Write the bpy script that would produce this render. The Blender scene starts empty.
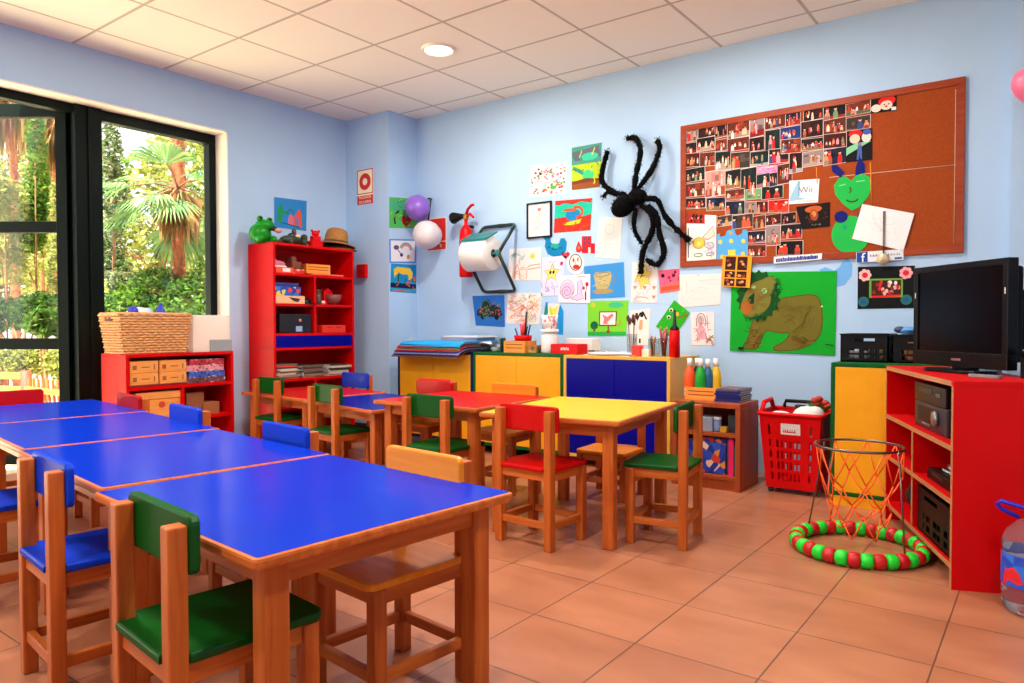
import bpy, bmesh, math, random
from mathutils import Vector, Matrix, Euler
PI = math.pi
sc = bpy.context.scene
COL = sc.collection

# ------------------------------------------------------------------ helpers
def lin(c):
    r = []
    for v in c[:3]:
        v = v / 255.0
        r.append(v / 12.92 if v <= 0.04045 else ((v + 0.055) / 1.055) ** 2.4)
    return (r[0], r[1], r[2], 1.0)

_mats = {}
def mat(name, rgb, rough=0.5, metal=0.0, spec=0.5, noise=0.0, nscale=20.0, coat=0.0, bump=0.0, trans=0.0):
    """principled material with a slight procedural variation of its own colour"""
    if name in _mats:
        return _mats[name]
    m = bpy.data.materials.new(name)
    m.use_nodes = True
    nt = m.node_tree
    b = nt.nodes['Principled BSDF']
    b.inputs['Base Color'].default_value = lin(rgb)
    b.inputs['Roughness'].default_value = rough
    b.inputs['Metallic'].default_value = metal
    b.inputs['Specular IOR Level'].default_value = spec
    if coat:
        b.inputs['Coat Weight'].default_value = coat
        b.inputs['Coat Roughness'].default_value = 0.08
    if trans:
        b.inputs['Transmission Weight'].default_value = trans
    tc = nt.nodes.new('ShaderNodeTexCoord')
    nz = nt.nodes.new('ShaderNodeTexNoise')
    nz.inputs['Scale'].default_value = nscale
    nz.inputs['Detail'].default_value = 3.0
    nt.links.new(tc.outputs['Object'], nz.inputs['Vector'])
    if noise:
        mx = nt.nodes.new('ShaderNodeMix'); mx.data_type = 'RGBA'
        mx.inputs['A'].default_value = lin([max(0, v * (1 - noise)) for v in rgb])
        mx.inputs['B'].default_value = lin([min(255, v * (1 + noise * 0.6)) for v in rgb])
        nt.links.new(nz.outputs['Fac'], mx.inputs['Factor'])
        nt.links.new(mx.outputs['Result'], b.inputs['Base Color'])
    if bump:
        bp = nt.nodes.new('ShaderNodeBump')
        bp.inputs['Strength'].default_value = bump
        bp.inputs['Distance'].default_value = 0.01
        nt.links.new(nz.outputs['Fac'], bp.inputs['Height'])
        nt.links.new(bp.outputs['Normal'], b.inputs['Normal'])
    _mats[name] = m
    return m

def lacquer(name, rgb, rough=0.3, f0=0.025, f1=0.12, p=3.0, noise=0.06):
    """saturated paint or laminate: matt colour under a thin gloss that grows a little towards grazing angles"""
    if name in _mats: return _mats[name]
    m = bpy.data.materials.new(name); m.use_nodes = True; nt = m.node_tree; nt.nodes.clear()
    o = nt.nodes.new('ShaderNodeOutputMaterial'); mx = nt.nodes.new('ShaderNodeMixShader'); d = nt.nodes.new('ShaderNodeBsdfDiffuse'); g = nt.nodes.new('ShaderNodeBsdfGlossy')
    lw = nt.nodes.new('ShaderNodeLayerWeight'); pw = nt.nodes.new('ShaderNodeMath'); pw.operation = 'POWER'; pw.inputs[1].default_value = p
    ma = nt.nodes.new('ShaderNodeMath'); ma.operation = 'MULTIPLY_ADD'; ma.inputs[1].default_value = f1; ma.inputs[2].default_value = f0
    tc = nt.nodes.new('ShaderNodeTexCoord'); n = nt.nodes.new('ShaderNodeTexNoise'); n.inputs['Scale'].default_value = 6.0
    cm = nt.nodes.new('ShaderNodeMix'); cm.data_type = 'RGBA'; cm.inputs['A'].default_value = lin([v*(1-noise) for v in rgb]); cm.inputs['B'].default_value = lin([min(255, v*(1+noise*0.5)) for v in rgb])
    nt.links.new(tc.outputs['Object'], n.inputs['Vector']); nt.links.new(n.outputs['Fac'], cm.inputs['Factor']); nt.links.new(cm.outputs['Result'], d.inputs['Color'])
    g.inputs['Roughness'].default_value = rough; g.inputs['Color'].default_value = (1, 1, 1, 1)
    nt.links.new(lw.outputs['Facing'], pw.inputs[0]); nt.links.new(pw.outputs[0], ma.inputs[0]); nt.links.new(ma.outputs[0], mx.inputs['Fac'])
    nt.links.new(d.outputs[0], mx.inputs[1]); nt.links.new(g.outputs[0], mx.inputs[2]); nt.links.new(mx.outputs[0], o.inputs['Surface'])
    _mats[name] = m; return m

def wood(name, c1, c2, rough=0.38, axis=2, scale=9.0):
    if name in _mats:
        return _mats[name]
    m = bpy.data.materials.new(name); m.use_nodes = True
    nt = m.node_tree; b = nt.nodes['Principled BSDF']
    tc = nt.nodes.new('ShaderNodeTexCoord')
    mp = nt.nodes.new('ShaderNodeMapping')
    s = [scale * 5] * 3; s[axis] = scale * 0.35
    mp.inputs['Scale'].default_value = s
    nz = nt.nodes.new('ShaderNodeTexNoise'); nz.inputs['Scale'].default_value = 1.0
    nz.inputs['Detail'].default_value = 4.0; nz.inputs['Distortion'].default_value = 0.6
    cr = nt.nodes.new('ShaderNodeValToRGB')
    cr.color_ramp.elements[0].position = 0.32; cr.color_ramp.elements[0].color = lin(c1)
    cr.color_ramp.elements[1].position = 0.68; cr.color_ramp.elements[1].color = lin(c2)
    nt.links.new(tc.outputs['Object'], mp.inputs['Vector'])
    nt.links.new(mp.outputs['Vector'], nz.inputs['Vector'])
    nt.links.new(nz.outputs['Fac'], cr.inputs['Fac'])
    nt.links.new(cr.outputs['Color'], b.inputs['Base Color'])
    b.inputs['Roughness'].default_value = rough
    b.inputs['Specular IOR Level'].default_value = 0.25
    _mats[name] = m
    return m

def emis(name, rgb, strength):
    m = bpy.data.materials.new(name); m.use_nodes = True
    b = m.node_tree.nodes['Principled BSDF']
    b.inputs['Base Color'].default_value = (0.8, 0.8, 0.8, 1)
    b.inputs['Emission Color'].default_value = lin(rgb)
    b.inputs['Emission Strength'].default_value = strength
    return m

class MB:
    """collects shapes into one mesh; material index per shape"""
    def __init__(self, M=None):
        self.bm = bmesh.new(); self.M = M or Matrix.Identity(4); self.mi = 0; self.sm = False
    def _fin(self, verts, faces=None):
        for v in verts:
            v.co = self.M @ v.co
        fs = faces if faces is not None else {f for v in verts for f in v.link_faces}
        for f in fs:
            f.material_index = self.mi; f.smooth = self.sm
        return self
    def box(self, c, s, bev=0.0, rot=None, seg=2):
        r = bmesh.ops.create_cube(self.bm, size=1.0)
        vs = r['verts']
        R = (rot.to_4x4() if isinstance(rot, Matrix) else (Euler(rot).to_matrix().to_4x4() if rot else Matrix.Identity(4)))
        T = Matrix.Translation(Vector(c)) @ R @ Matrix.Diagonal((s[0], s[1], s[2], 1))
        for v in vs: v.co = T @ v.co
        if bev:
            es = list({e for v in vs for e in v.link_edges})
            g = bmesh.ops.bevel(self.bm, geom=es, offset=bev, segments=seg, affect='EDGES', profile=0.5, clamp_overlap=True)
            vs = list({v for f in g['faces'] for v in f.verts})
            # bevelled cube: every vert belongs to new faces
        return self._fin(vs)
    def bx(self, x0, x1, y0, y1, z0, z1, bev=0.0):
        return self.box(((x0+x1)/2, (y0+y1)/2, (z0+z1)/2), (abs(x1-x0), abs(y1-y0), abs(z1-z0)), bev)
    def prism(self, pts, z0, z1, axis='z', bev=0.0):
        """polygon pts (2D) extruded; axis z: (x,y,z) ; y: (x,z) extruded in y ; x: (y,z) extruded in x"""
        def mk(p, t):
            return {'z': (p[0], p[1], t), 'y': (p[0], t, p[1]), 'x': (t, p[0], p[1])}[axis]
        n = len(pts)
        a = [self.bm.verts.new(mk(p, z0)) for p in pts]
        b = [self.bm.verts.new(mk(p, z1)) for p in pts]
        fs = [self.bm.faces.new(a[::-1]), self.bm.faces.new(b)]
        for i in range(n):
            fs.append(self.bm.faces.new((a[i], a[(i+1) % n], b[(i+1) % n], b[i])))
        vs = a + b
        bmesh.ops.recalc_face_normals(self.bm, faces=fs)
        if bev:
            es = list({e for f in fs[:2] for e in f.edges})
            g = bmesh.ops.bevel(self.bm, geom=es, offset=bev, segments=2, affect='EDGES', profile=0.5, clamp_overlap=True)
            seen = set(); st = list({v for f in g['faces'] for v in f.verts})
            while st:
                v = st.pop()
                if v in seen: continue
                seen.add(v)
                st += [e.other_vert(v) for e in v.link_edges]
            vs = list(seen)
        return self._fin(vs)
    def face(self, pts):
        vs = [self.bm.verts.new(p) for p in pts]
        f = self.bm.faces.new(vs)
        return self._fin(vs, [f])
    def tube(self, path, r, seg=8, closed=False, cap=True):
        path = [Vector(p) for p in path]; n = len(path)
        rr = r if isinstance(r, (list, tuple)) else [r] * n
        rings = []; up = None
        for i in range(n):
            a = path[i-1] if (i or closed) else path[0]
            b = path[(i+1) % n] if (i < n-1 or closed) else path[-1]
            t = (b - a)
            t = t.normalized() if t.length > 1e-9 else Vector((0, 0, 1))
            if up is None:
                up = t.orthogonal().normalized()
            else:
                up = (up - t * up.dot(t))
                up = up.normalized() if up.length > 1e-6 else t.orthogonal().normalized()
            s = t.cross(up)
            rings.append([self.bm.verts.new(path[i] + (up * math.cos(2*PI*k/seg) + s * math.sin(2*PI*k/seg)) * rr[i]) for k in range(seg)])
        fs = []
        for i in range(n if closed else n-1):
            A, B = rings[i], rings[(i+1) % n]
            for k in range(seg):
                fs.append(self.bm.faces.new((A[k], A[(k+1) % seg], B[(k+1) % seg], B[k])))
        if cap and not closed:
            fs.append(self.bm.faces.new(rings[0][::-1])); fs.append(self.bm.faces.new(rings[-1]))
        bmesh.ops.recalc_face_normals(self.bm, faces=fs)
        s0 = self.sm; self.sm = True
        self._fin([v for r_ in rings for v in r_], fs); self.sm = s0
        return self
    def lathe(self, prof, seg=20, c=(0, 0, 0)):
        """prof: list of (r, z)"""
        rings = []
        for r, z in prof:
            if r < 1e-6:
                rings.append([self.bm.verts.new((c[0], c[1], c[2] + z))])
            else:
                rings.append([self.bm.verts.new((c[0] + r*math.cos(2*PI*k/seg), c[1] + r*math.sin(2*PI*k/seg), c[2] + z)) for k in range(seg)])
        fs = []
        for A, B in zip(rings[:-1], rings[1:]):
            for k in range(seg):
                k2 = (k+1) % seg
                if len(A) == 1 and len(B) == 1: continue
                if len(A) == 1: fs.append(self.bm.faces.new((A[0], B[k2], B[k])))
                elif len(B) == 1: fs.append(self.bm.faces.new((A[k], A[k2], B[0])))
                else: fs.append(self.bm.faces.new((A[k], A[k2], B[k2], B[k])))
        s0 = self.sm; self.sm = True
        self._fin([v for r_ in rings for v in r_], fs); self.sm = s0
        return self
    def ell(self, c, s, seg=16, rings=10, rot=None):
        R = Euler(rot).to_matrix().to_4x4() if rot else Matrix.Identity(4)
        T = Matrix.Translation(Vector(c)) @ R @ Matrix.Diagonal((s[0], s[1], s[2], 1))
        g = bmesh.ops.create_uvsphere(self.bm, u_segments=seg, v_segments=rings, radius=1.0)
        for v in g['verts']: v.co = T @ v.co
        s0 = self.sm; self.sm = True
        self._fin(g['verts']); self.sm = s0
        return self
    def build(self, name, mats, parent=None, loc=None, rotz=0.0, rot=None):
        me = bpy.data.meshes.new(name)
        self.bm.normal_update()
        self.bm.to_mesh(me); self.bm.free()
        for m in (mats if isinstance(mats, (list, tuple)) else [mats]):
            me.materials.append(m)
        o = bpy.data.objects.new(name, me); COL.objects.link(o)
        if parent: o.parent = parent
        if loc is not None: o.location = loc
        if rot is not None: o.rotation_euler = rot
        elif rotz: o.rotation_euler = (0, 0, rotz)
        return o

def tag(o, label, cat, group=None, kind=None):
    o['label'] = label; o['category'] = cat
    if group: o['group'] = group
    if kind: o['kind'] = kind
    return o
def thing(name, label, cat, loc=(0, 0, 0), rotz=0.0, group=None, rot=None):
    o = bpy.data.objects.new(name, None); COL.objects.link(o)
    o.empty_display_size = 0.1
    o.location = loc; o.rotation_euler = rot if rot else (0, 0, rotz)
    return tag(o, label, cat, group)
def struct(o, label, cat):
    o['kind'] = 'structure'; o['label'] = label; o['category'] = cat
    return o
def rrect(w, d, r, n=4, cx=0, cy=0):
    out = []
    for (sx, sy, a0) in ((1, 1, 0), (-1, 1, 90), (-1, -1, 180), (1, -1, 270)):
        for k in range(n+1):
            a = math.radians(a0 + 90*k/n)
            out.append((cx + sx*(w/2-r) + r*math.cos(a), cy + sy*(d/2-r) + r*math.sin(a)))
    return out
def circ(r, n=16, cx=0, cy=0, ry=None, a0=0):
    return [(cx + r*math.cos(2*PI*k/n+a0), cy + (ry or r)*math.sin(2*PI*k/n+a0)) for k in range(n)]

# ------------------------------------------------------------------ camera
CZ = 0.964
FPX = 724.1
yaw, pitch, roll = 0.6423, -0.0238, -0.0022
fwd = Vector((-math.sin(yaw)*math.cos(pitch), math.cos(yaw)*math.cos(pitch), math.sin(pitch)))
rgt = Vector((math.cos(yaw), math.sin(yaw), 0)); up_ = rgt.cross(fwd)
r2 = math.cos(roll)*rgt + math.sin(roll)*up_; u2 = -math.sin(roll)*rgt + math.cos(roll)*up_
cam_d = bpy.data.cameras.new('camera'); cam = bpy.data.objects.new('camera', cam_d); COL.objects.link(cam)
cam.matrix_world = Matrix(((r2.x, u2.x, -fwd.x, 0), (r2.y, u2.y, -fwd.y, 0), (r2.z, u2.z, -fwd.z, CZ), (0, 0, 0, 1)))
cam_d.sensor_width = 36.0; cam_d.lens = FPX / 1024 * 36.0; cam_d.clip_start = 0.02
sc.camera = cam
def ray(u, v):
    return r2*((u-512)/FPX) + u2*((341.5-v)/FPX) + fwd
def at_y(u, v, y):
    d = ray(u, v); t = y/d.y; return Vector((d.x*t, y, CZ + d.z*t))
def at_x(u, v, x):
    d = ray(u, v); t = x/d.x; return Vector((x, d.y*t, CZ + d.z*t))
def at_z(u, v, z):
    d = ray(u, v); t = (z-CZ)/d.z; return Vector((d.x*t, d.y*t, z))

# ------------------------------------------------------------------ room dimensions
YB, XL, HC = 4.69, -5.11, 2.79          # back wall, window wall, ceiling height
XR, YF = 2.2, -1.9                      # the walls behind and beside the camera
PX0, PY = -4.565, 4.346                 # pillar in the far corner

M_wall = mat('wall_paint_blue', (177, 209, 242), 0.7, noise=0.03, nscale=3, spec=0.25)
M_white = mat('white_paint', (250, 244, 232), 0.6, spec=0.3)
M_navy = lacquer('navy_laminate', (10, 22, 84), 0.35, 0.015, 0.08)
M_dgreen = mat('dark_green_metal', (2, 14, 10), 0.45, spec=0.12)
M_black = mat('black_plastic', (9, 8, 10), 0.4, spec=0.25)
M_red = lacquer('red_laminate', (206, 2, 6), 0.35, 0.015, 0.08)
M_redplastic = lacquer('red_plastic', (218, 6, 12), 0.35, 0.015, 0.08)
M_yellow = lacquer('yellow_laminate', (246, 172, 30), 0.35, 0.015, 0.08)
M_green = lacquer('green_laminate', (4, 92, 36), 0.35, 0.015, 0.08)
M_bluelam = lacquer('blue_laminate', (1, 3, 138), 0.35, 0.015, 0.08)
M_wood = wood('beech_wood', (172, 78, 26), (198, 104, 40))
M_woodx = wood('beech_wood_across', (176, 82, 28), (204, 110, 44), axis=0)
M_woody = wood('beech_wood_along', (176, 82, 28), (204, 110, 44), axis=1)
M_cherry = wood('cherry_laminate', (150, 66, 30), (172, 82, 40), axis=2, scale=6)
M_paper = mat('white_paper', (228, 226, 224), 0.8, spec=0.15)
M_chrome = mat('chrome_steel', (200, 200, 200), 0.2, metal=1.0)

# floor tiles
def tile_mat(name, size, ox, oy, mortar, c1, c2, cm, rough, cloud, cloudscale, bump=0.3):
    m = bpy.data.materials.new(name); m.use_nodes = True
    nt = m.node_tree; b = nt.nodes['Principled BSDF']
    tc = nt.nodes.new('ShaderNodeTexCoord'); mp = nt.nodes.new('ShaderNodeMapping')
    mp.inputs['Location'].default_value = (-ox, -oy, 0)
    br = nt.nodes.new('ShaderNodeTexBrick')
    br.offset = 0.0; br.squash = 1.0
    br.inputs['Scale'].default_value = 1.0
    br.inputs['Brick Width'].default_value = size; br.inputs['Row Height'].default_value = size
    br.inputs['Mortar Size'].default_value = mortar; br.inputs['Mortar Smooth'].default_value = 0.3
    br.inputs['Color1'].default_value = lin(c1); br.inputs['Color2'].default_value = lin(c2)
    br.inputs['Mortar'].default_value = lin(cm)
    nt.links.new(tc.outputs['Object'], mp.inputs['Vector']); nt.links.new(mp.outputs['Vector'], br.inputs['Vector'])
    last = br.outputs['Color']
    if cloud:
        mp2 = nt.nodes.new('ShaderNodeMapping'); mp2.inputs['Scale'].default_value = (1.0, 2.2, 1)
        nt.links.new(tc.outputs['Object'], mp2.inputs['Vector'])
        nz = nt.nodes.new('ShaderNodeTexNoise'); nz.inputs['Scale'].default_value = cloudscale; nz.inputs['Detail'].default_value = 5
        nt.links.new(mp2.outputs['Vector'], nz.inputs['Vector'])
        cr = nt.nodes.new('ShaderNodeValToRGB')
        cr.color_ramp.elements[0].position = 0.3; cr.color_ramp.elements[0].color = (1-cloud, 1-cloud*1.25, 1-cloud*1.4, 1)
        cr.color_ramp.elements[1].position = 0.7; cr.color_ramp.elements[1].color = (1, 1, 1, 1)
        nt.links.new(nz.outputs['Fac'], cr.inputs['Fac'])
        mx = nt.nodes.new('ShaderNodeMix'); mx.data_type = 'RGBA'; mx.blend_type = 'MULTIPLY'; mx.inputs['Factor'].default_value = 1.0
        nt.links.new(last, mx.inputs['A']); nt.links.new(cr.outputs['Color'], mx.inputs['B'])
        last = mx.outputs['Result']
    nt.links.new(last, b.inputs['Base Color'])
    b.inputs['Roughness'].default_value = rough
    bp = nt.nodes.new('ShaderNodeBump'); bp.inputs['Strength'].default_value = bump; bp.inputs['Distance'].default_value = 0.004
    bp.invert = True
    nt.links.new(br.outputs['Fac'], bp.inputs['Height']); nt.links.new(bp.outputs['Normal'], b.inputs['Normal'])
    return m
M_floor = tile_mat('terracotta_tiles', 0.3701, -1.3706-0.3701*20, 2.3237-0.3701*20, 0.003, (184, 120, 87), (193, 127, 93), (120, 82, 64), 0.33, 0.24, 3.0)
M_ceil = tile_mat('ceiling_tiles', 0.6, -4.7765-6.0, 4.4874-12.0, 0.011, (240, 236, 228), (243, 239, 231), (190, 182, 172), 0.85, 0.0, 1.0, 0.5)

# ------------------------------------------------------------------ room shell
m = MB(); m.bx(XL-0.3, XR+0.2, YF-0.2, YB+0.2, -0.12, 0.0)
struct(m.build('floor', M_floor), 'terracotta tiled floor of the classroom', 'floor')
m = MB(); m.bx(XL-0.35, XR+0.25, YF-0.25, YB+0.25, HC, HC+0.25)
struct(m.build('ceiling', M_ceil), 'suspended ceiling of white square panels', 'ceiling')
m = MB(); m.bx(XL-0.3, XR+0.2, YB, YB+0.2, 0, HC)
struct(m.build('wall_back', M_wall), 'light blue back wall with the corkboard and drawings', 'wall')
m = MB(); m.bx(XR, XR+0.2, YF, YB, 0, HC)
struct(m.build('wall_right', M_wall), 'light blue wall at the right of the room', 'wall')
m = MB(); m.bx(XL-0.3, XR+0.2, YF-0.2, YF, 0, HC)
struct(m.build('wall_front', M_wall), 'light blue wall opposite the drawings', 'wall')
m = MB(); m.bx(XL-0.02, PX0, PY, YB+0.02, 0, HC)
struct(m.build('wall_pillar', M_wall), 'square light blue pillar in the far corner', 'pillar')
m = MB(); m.bx(-0.19, 0.6, 4.6, YB+0.02, 0, HC)
struct(m.build('wall_buttress', M_wall), 'shallow light blue wall projection right of the corkboard', 'wall')
# window wall with its opening
OY0, OY1, OZ1 = -1.5, 3.185, 2.455
m = MB()
m.bx(XL-0.3, XL, OY1, YB+0.02, 0, HC); m.bx(XL-0.3, XL, YF, OY0, 0, HC); m.bx(XL-0.3, XL, OY0, OY1, OZ1, HC)
struct(m.build('wall_left', M_wall), 'light blue wall with the large garden window', 'wall')
m = MB()
m.bx(XL-0.3, XL-0.002, OY1-0.012, OY1+0.001, 0, OZ1); m.bx(XL-0.3, XL-0.002, OY0, OY1, OZ1-0.012, OZ1+0.001); m.bx(XL-0.3, XL-0.002, OY0, OY0+0.012, 0, OZ1)
struct(m.build('trim_1', M_white), 'white painted reveal around the garden window', 'trim')
m = MB()
m.bx(XL, XL+0.012, OY1+0.0, PY, 0, 0.09); m.bx(XL, PX0, PY-0.012, PY, 0, 0.09)
struct(m.build('baseboard_left', mat('dark_baseboard', (40, 34, 36), 0.5)), 'dark baseboard under the window wall', 'baseboard')

# window: fixed pane at right, wide post, open glazed door at left
FX = XL - 0.19          # centre plane of the frames
yA = at_x(102.5, 200, FX+0.05).y; yP = at_x(76, 200, FX+0.06).y; zT = at_x(160, 128, FX).z
M_glass = bpy.data.materials.new('window_glass'); M_glass.use_nodes = True
def glass_nodes(nt, tint, rough):
    """clear sheet: see-through, with a mirror share that grows towards grazing angles"""
    nt.nodes.clear()
    out = nt.nodes.new('ShaderNodeOutputMaterial'); mx = nt.nodes.new('ShaderNodeMixShader')
    tr = nt.nodes.new('ShaderNodeBsdfTransparent'); gl = nt.nodes.new('ShaderNodeBsdfGlossy'); lw = nt.nodes.new('ShaderNodeLayerWeight')
    pw = nt.nodes.new('ShaderNodeMath'); pw.operation = 'POWER'; pw.inputs[1].default_value = 4.0
    ad = nt.nodes.new('ShaderNodeMath'); ad.operation = 'MULTIPLY_ADD'; ad.inputs[1].default_value = 0.7; ad.inputs[2].default_value = 0.025
    tr.inputs['Color'].default_value = tint; gl.inputs['Roughness'].default_value = rough
    nt.links.new(lw.outputs['Facing'], pw.inputs[0]); nt.links.new(pw.outputs[0], ad.inputs[0]); nt.links.new(ad.outputs[0], mx.inputs['Fac'])
    nt.links.new(tr.outputs['BSDF'], mx.inputs[1]); nt.links.new(gl.outputs['BSDF'], mx.inputs[2]); nt.links.new(mx.outputs['Shader'], out.inputs['Surface'])
glass_nodes(M_glass.node_tree, (0.97, 0.985, 0.97, 1), 0.02)

ZF = 2.445   # top of frames
zTG = at_x(150, 132, FX).z - 0.0
win = bpy.data.objects.new('window_1', None); COL.objects.link(win); win.location = (FX, yA, 0)
struct(win, 'tall fixed window pane in a dark green metal frame facing the palm', 'window')
yj = OY1 - 0.013
m = MB()
gz = ZF - 0.075
m.bx(-0.04, 0.04, 0, yj-yA, ZF-0.075, ZF, 0.004); m.bx(-0.04, 0.04, yj-yA-0.055, yj-yA, 0.0, ZF-0.075, 0.004)
m.bx(-0.04, 0.04, 0, yj-yA-0.055, 0.0, 0.1, 0.004)
m.build('frame', M_dgreen, win)
m = MB(); m.bx(-0.05, 0.06, -(yA-yP), 0.0, 0.0, ZF, 0.004); m.bx(-0.045, 0.075, -(yA-yP)*0.55, -(yA-yP)*0.38, 0.0, ZF-0.01, 0.004)
m.build('post', M_dgreen, win)
m = MB(); m.bx(-0.004, 0.004, 0.0, yj-yA-0.055, 0.1, ZF-0.075)
m.build('pane', M_glass, win)
# door frame beyond the post (left), with transom
dfr = bpy.data.objects.new('window_2', None); COL.objects.link(dfr); dfr.location = (FX, OY0+0.013, 0)
struct(dfr, 'dark green metal frame around the garden doorway', 'window')
L = yP - (OY0+0.013)
m = MB(); m.bx(-0.04, 0.04, 0, L, ZF-0.06, ZF, 0.004); m.bx(-0.04, 0.04, 0, 0.06, 0, ZF-0.06, 0.004)
m.bx(-0.04, 0.04, 0.0, 0.9, 0.86, 0.92, 0.004); m.bx(-0.04, 0.04, 0.88, 0.95, 0, ZF-0.06, 0.004)
m.build('frame', M_dgreen, dfr)
m = MB(); m.bx(-0.004, 0.004, 0.06, 0.88, 0.0, ZF-0.06); m.build('pane', M_glass, dfr)
# open door leaf hinged on the post
hg = Vector((FX-0.03, yP-0.005, 0))
dor = bpy.data.objects.new('door_1', None); COL.objects.link(dor); dor.location = hg
dor.rotation_euler = (0, 0, math.atan2(-0.599, -0.80) + 0.0)     # leaf runs along local +x
struct(dor, 'open glazed garden door in dark green metal', 'door')
W = 0.95
def dz(v): return at_y(30, v, 1.78).z
def hz(v, dd=4.95): return CZ + (324.2 - v) * dd / FPX
m = MB(); sw = 0.075
za, zb, zc, zd, ze = hz(107), hz(120), hz(222), hz(233), hz(337)
zf = hz(348)
for (z0, z1) in ((zb, za), (zd, zc), (zf, ze), (0.02, 0.14)):
    m.bx(0.0, W, -0.025, 0.025, z0, z1, 0.004)
m.bx(0, sw, -0.027, 0.027, 0.02, za, 0.004); m.bx(W-sw, W, -0.027, 0.027, 0.02, za, 0.004)
m.build('leaf_frame', M_dgreen, dor)
for (z0, z1) in ((zc, zb), (ze, zd), (0.14, zf)):
    m = MB(); m.bx(sw, W-sw, -0.004, 0.004, z0, z1); m.build('pane', M_glass, dor)
m = MB(); m.tube([(W-0.05, 0.03, 1.0), (W-0.05, 0.07, 1.0), (W-0.16, 0.07, 1.0)], 0.01); m.build('handle', M_chrome, dor)

# ------------------------------------------------------------------ ceiling lamps
M_lamp = emis('lamp_diffuser', (255, 246, 226), 14.0)
def ceil_lamp(x, y, label):
    t = thing('ceiling_light', label, 'ceiling light', (x, y, HC), 0, 'round recessed ceiling lights')
    m = MB(); m.lathe([(0.088, 0.0), (0.088, -0.012), (0.1, -0.018), (0.112, -0.012), (0.115, 0.0)], 28); m.build('trim_ring', M_white, t)
    m = MB(); m.lathe([(0.0, -0.008), (0.088, -0.008)], 28); m.build('diffuser', M_lamp, t)
    l = bpy.data.lights.new('ceiling_light_lamp', 'AREA'); l.shape = 'DISK'; l.size = 0.17; l.energy = LAMP_W; l.color = (1.0, 0.93, 0.84)
    lo = bpy.data.objects.new('bulb', l); COL.objects.link(lo); lo.parent = t; lo.location = (0, 0, -0.022)
LAMP_W = 28.0
ceil_lamp(-3.29, 3.59, 'round recessed ceiling light above the row of low tables')
for x, y in ((-1.49, 3.59), (-3.29, 1.19), (-1.49, 1.19), (0.31, 1.19), (-1.49, -0.61), (-3.29, -0.61)):  # unseen lights, added in tile steps because the room needs their light
    ceil_lamp(x, y, 'round recessed ceiling light outside the view of the photo')
# ------------------------------------------------------------------ tables
M_ttop = {'blue': lacquer('blue_tabletop', (0, 46, 186), 0.17, 0.014, 0.30, 4.5), 'red': lacquer('red_tabletop', (192, 16, 18), 0.17, 0.014, 0.30, 4.5),
          'yellow': lacquer('yellow_tabletop', (244, 190, 52), 0.17, 0.014, 0.30, 4.5), 'navy': lacquer('dark_blue_tabletop', (4, 26, 140), 0.17, 0.014, 0.30, 4.5)}
def make_table(label, color, c, rz, w, d, h, group):
    t = thing('table', label, 'table', (c[0], c[1], 0), rz, group)
    m = MB(); m.prism(rrect(w, d, 0.014), h-0.024, h-0.0006, bev=0.007); m.mi = 1; m.prism(rrect(w-0.018, d-0.018, 0.008), h-0.004, h)
    m.build('tabletop', [M_woodx, M_ttop[color]], t)
    lg = 0.052; ins = 0.045
    for sx in (-1, 1):
        for sy in (-1, 1):
            m = MB(); m.box((sx*(w/2-ins-lg/2), sy*(d/2-ins-lg/2), (h-0.027)/2), (lg, lg, h-0.027), 0.005); m.build('leg', M_wood, t)
    for sy in (-1, 1):
        m = MB(); m.box((0, sy*(d/2-ins-0.022), h-0.027-0.025), (w-2*ins-2*lg+0.004, 0.022, 0.05)); m.build('apron', M_woodx, t)
    for sx in (-1, 1):
        m = MB(); m.box((sx*(w/2-ins-0.022), 0, h-0.027-0.025), (0.022, d-2*ins-2*lg+0.004, 0.05)); m.build('apron', M_woody, t)
    return t
gp = 'blue tables pushed into one long row'
for lb, c, a, w, d in (('blue-topped table at the near end of the long row', (-1.503, 1.133), -0.085, 0.80, 0.70),
                       ('blue-topped table second from the near end of the long row', (-2.325, 1.235), -0.115, 0.822, 0.685),
                       ('blue-topped table third from the near end of the long row', (-3.158, 1.352), -0.12, 0.822, 0.685),
                       ('blue-topped table at the far end of the row by the garden door', (-3.99, 1.475), -0.11, 0.822, 0.685)):
    make_table(lb, 'blue', c, a, w, d, 0.545, gp)
gp2 = 'square tables near the back cabinets'
make_table('yellow-topped table nearest to the wooden bookcase', 'yellow', (-1.83, 3.03), 0.13, 0.69, 0.84, 0.56, gp2)
make_table('red-topped table beside the yellow table', 'red', (-2.645, 3.085), 0.02, 0.73, 0.70, 0.55, gp2)
make_table('low blue-topped table between two red tables', 'navy', (-3.42, 3.17), -0.17, 0.82, 0.64, 0.48, gp2)
make_table('low red-topped table in front of the tall red bookshelf', 'red', (-4.29, 3.33), -0.085, 0.83, 0.68, 0.48, gp2)

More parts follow.
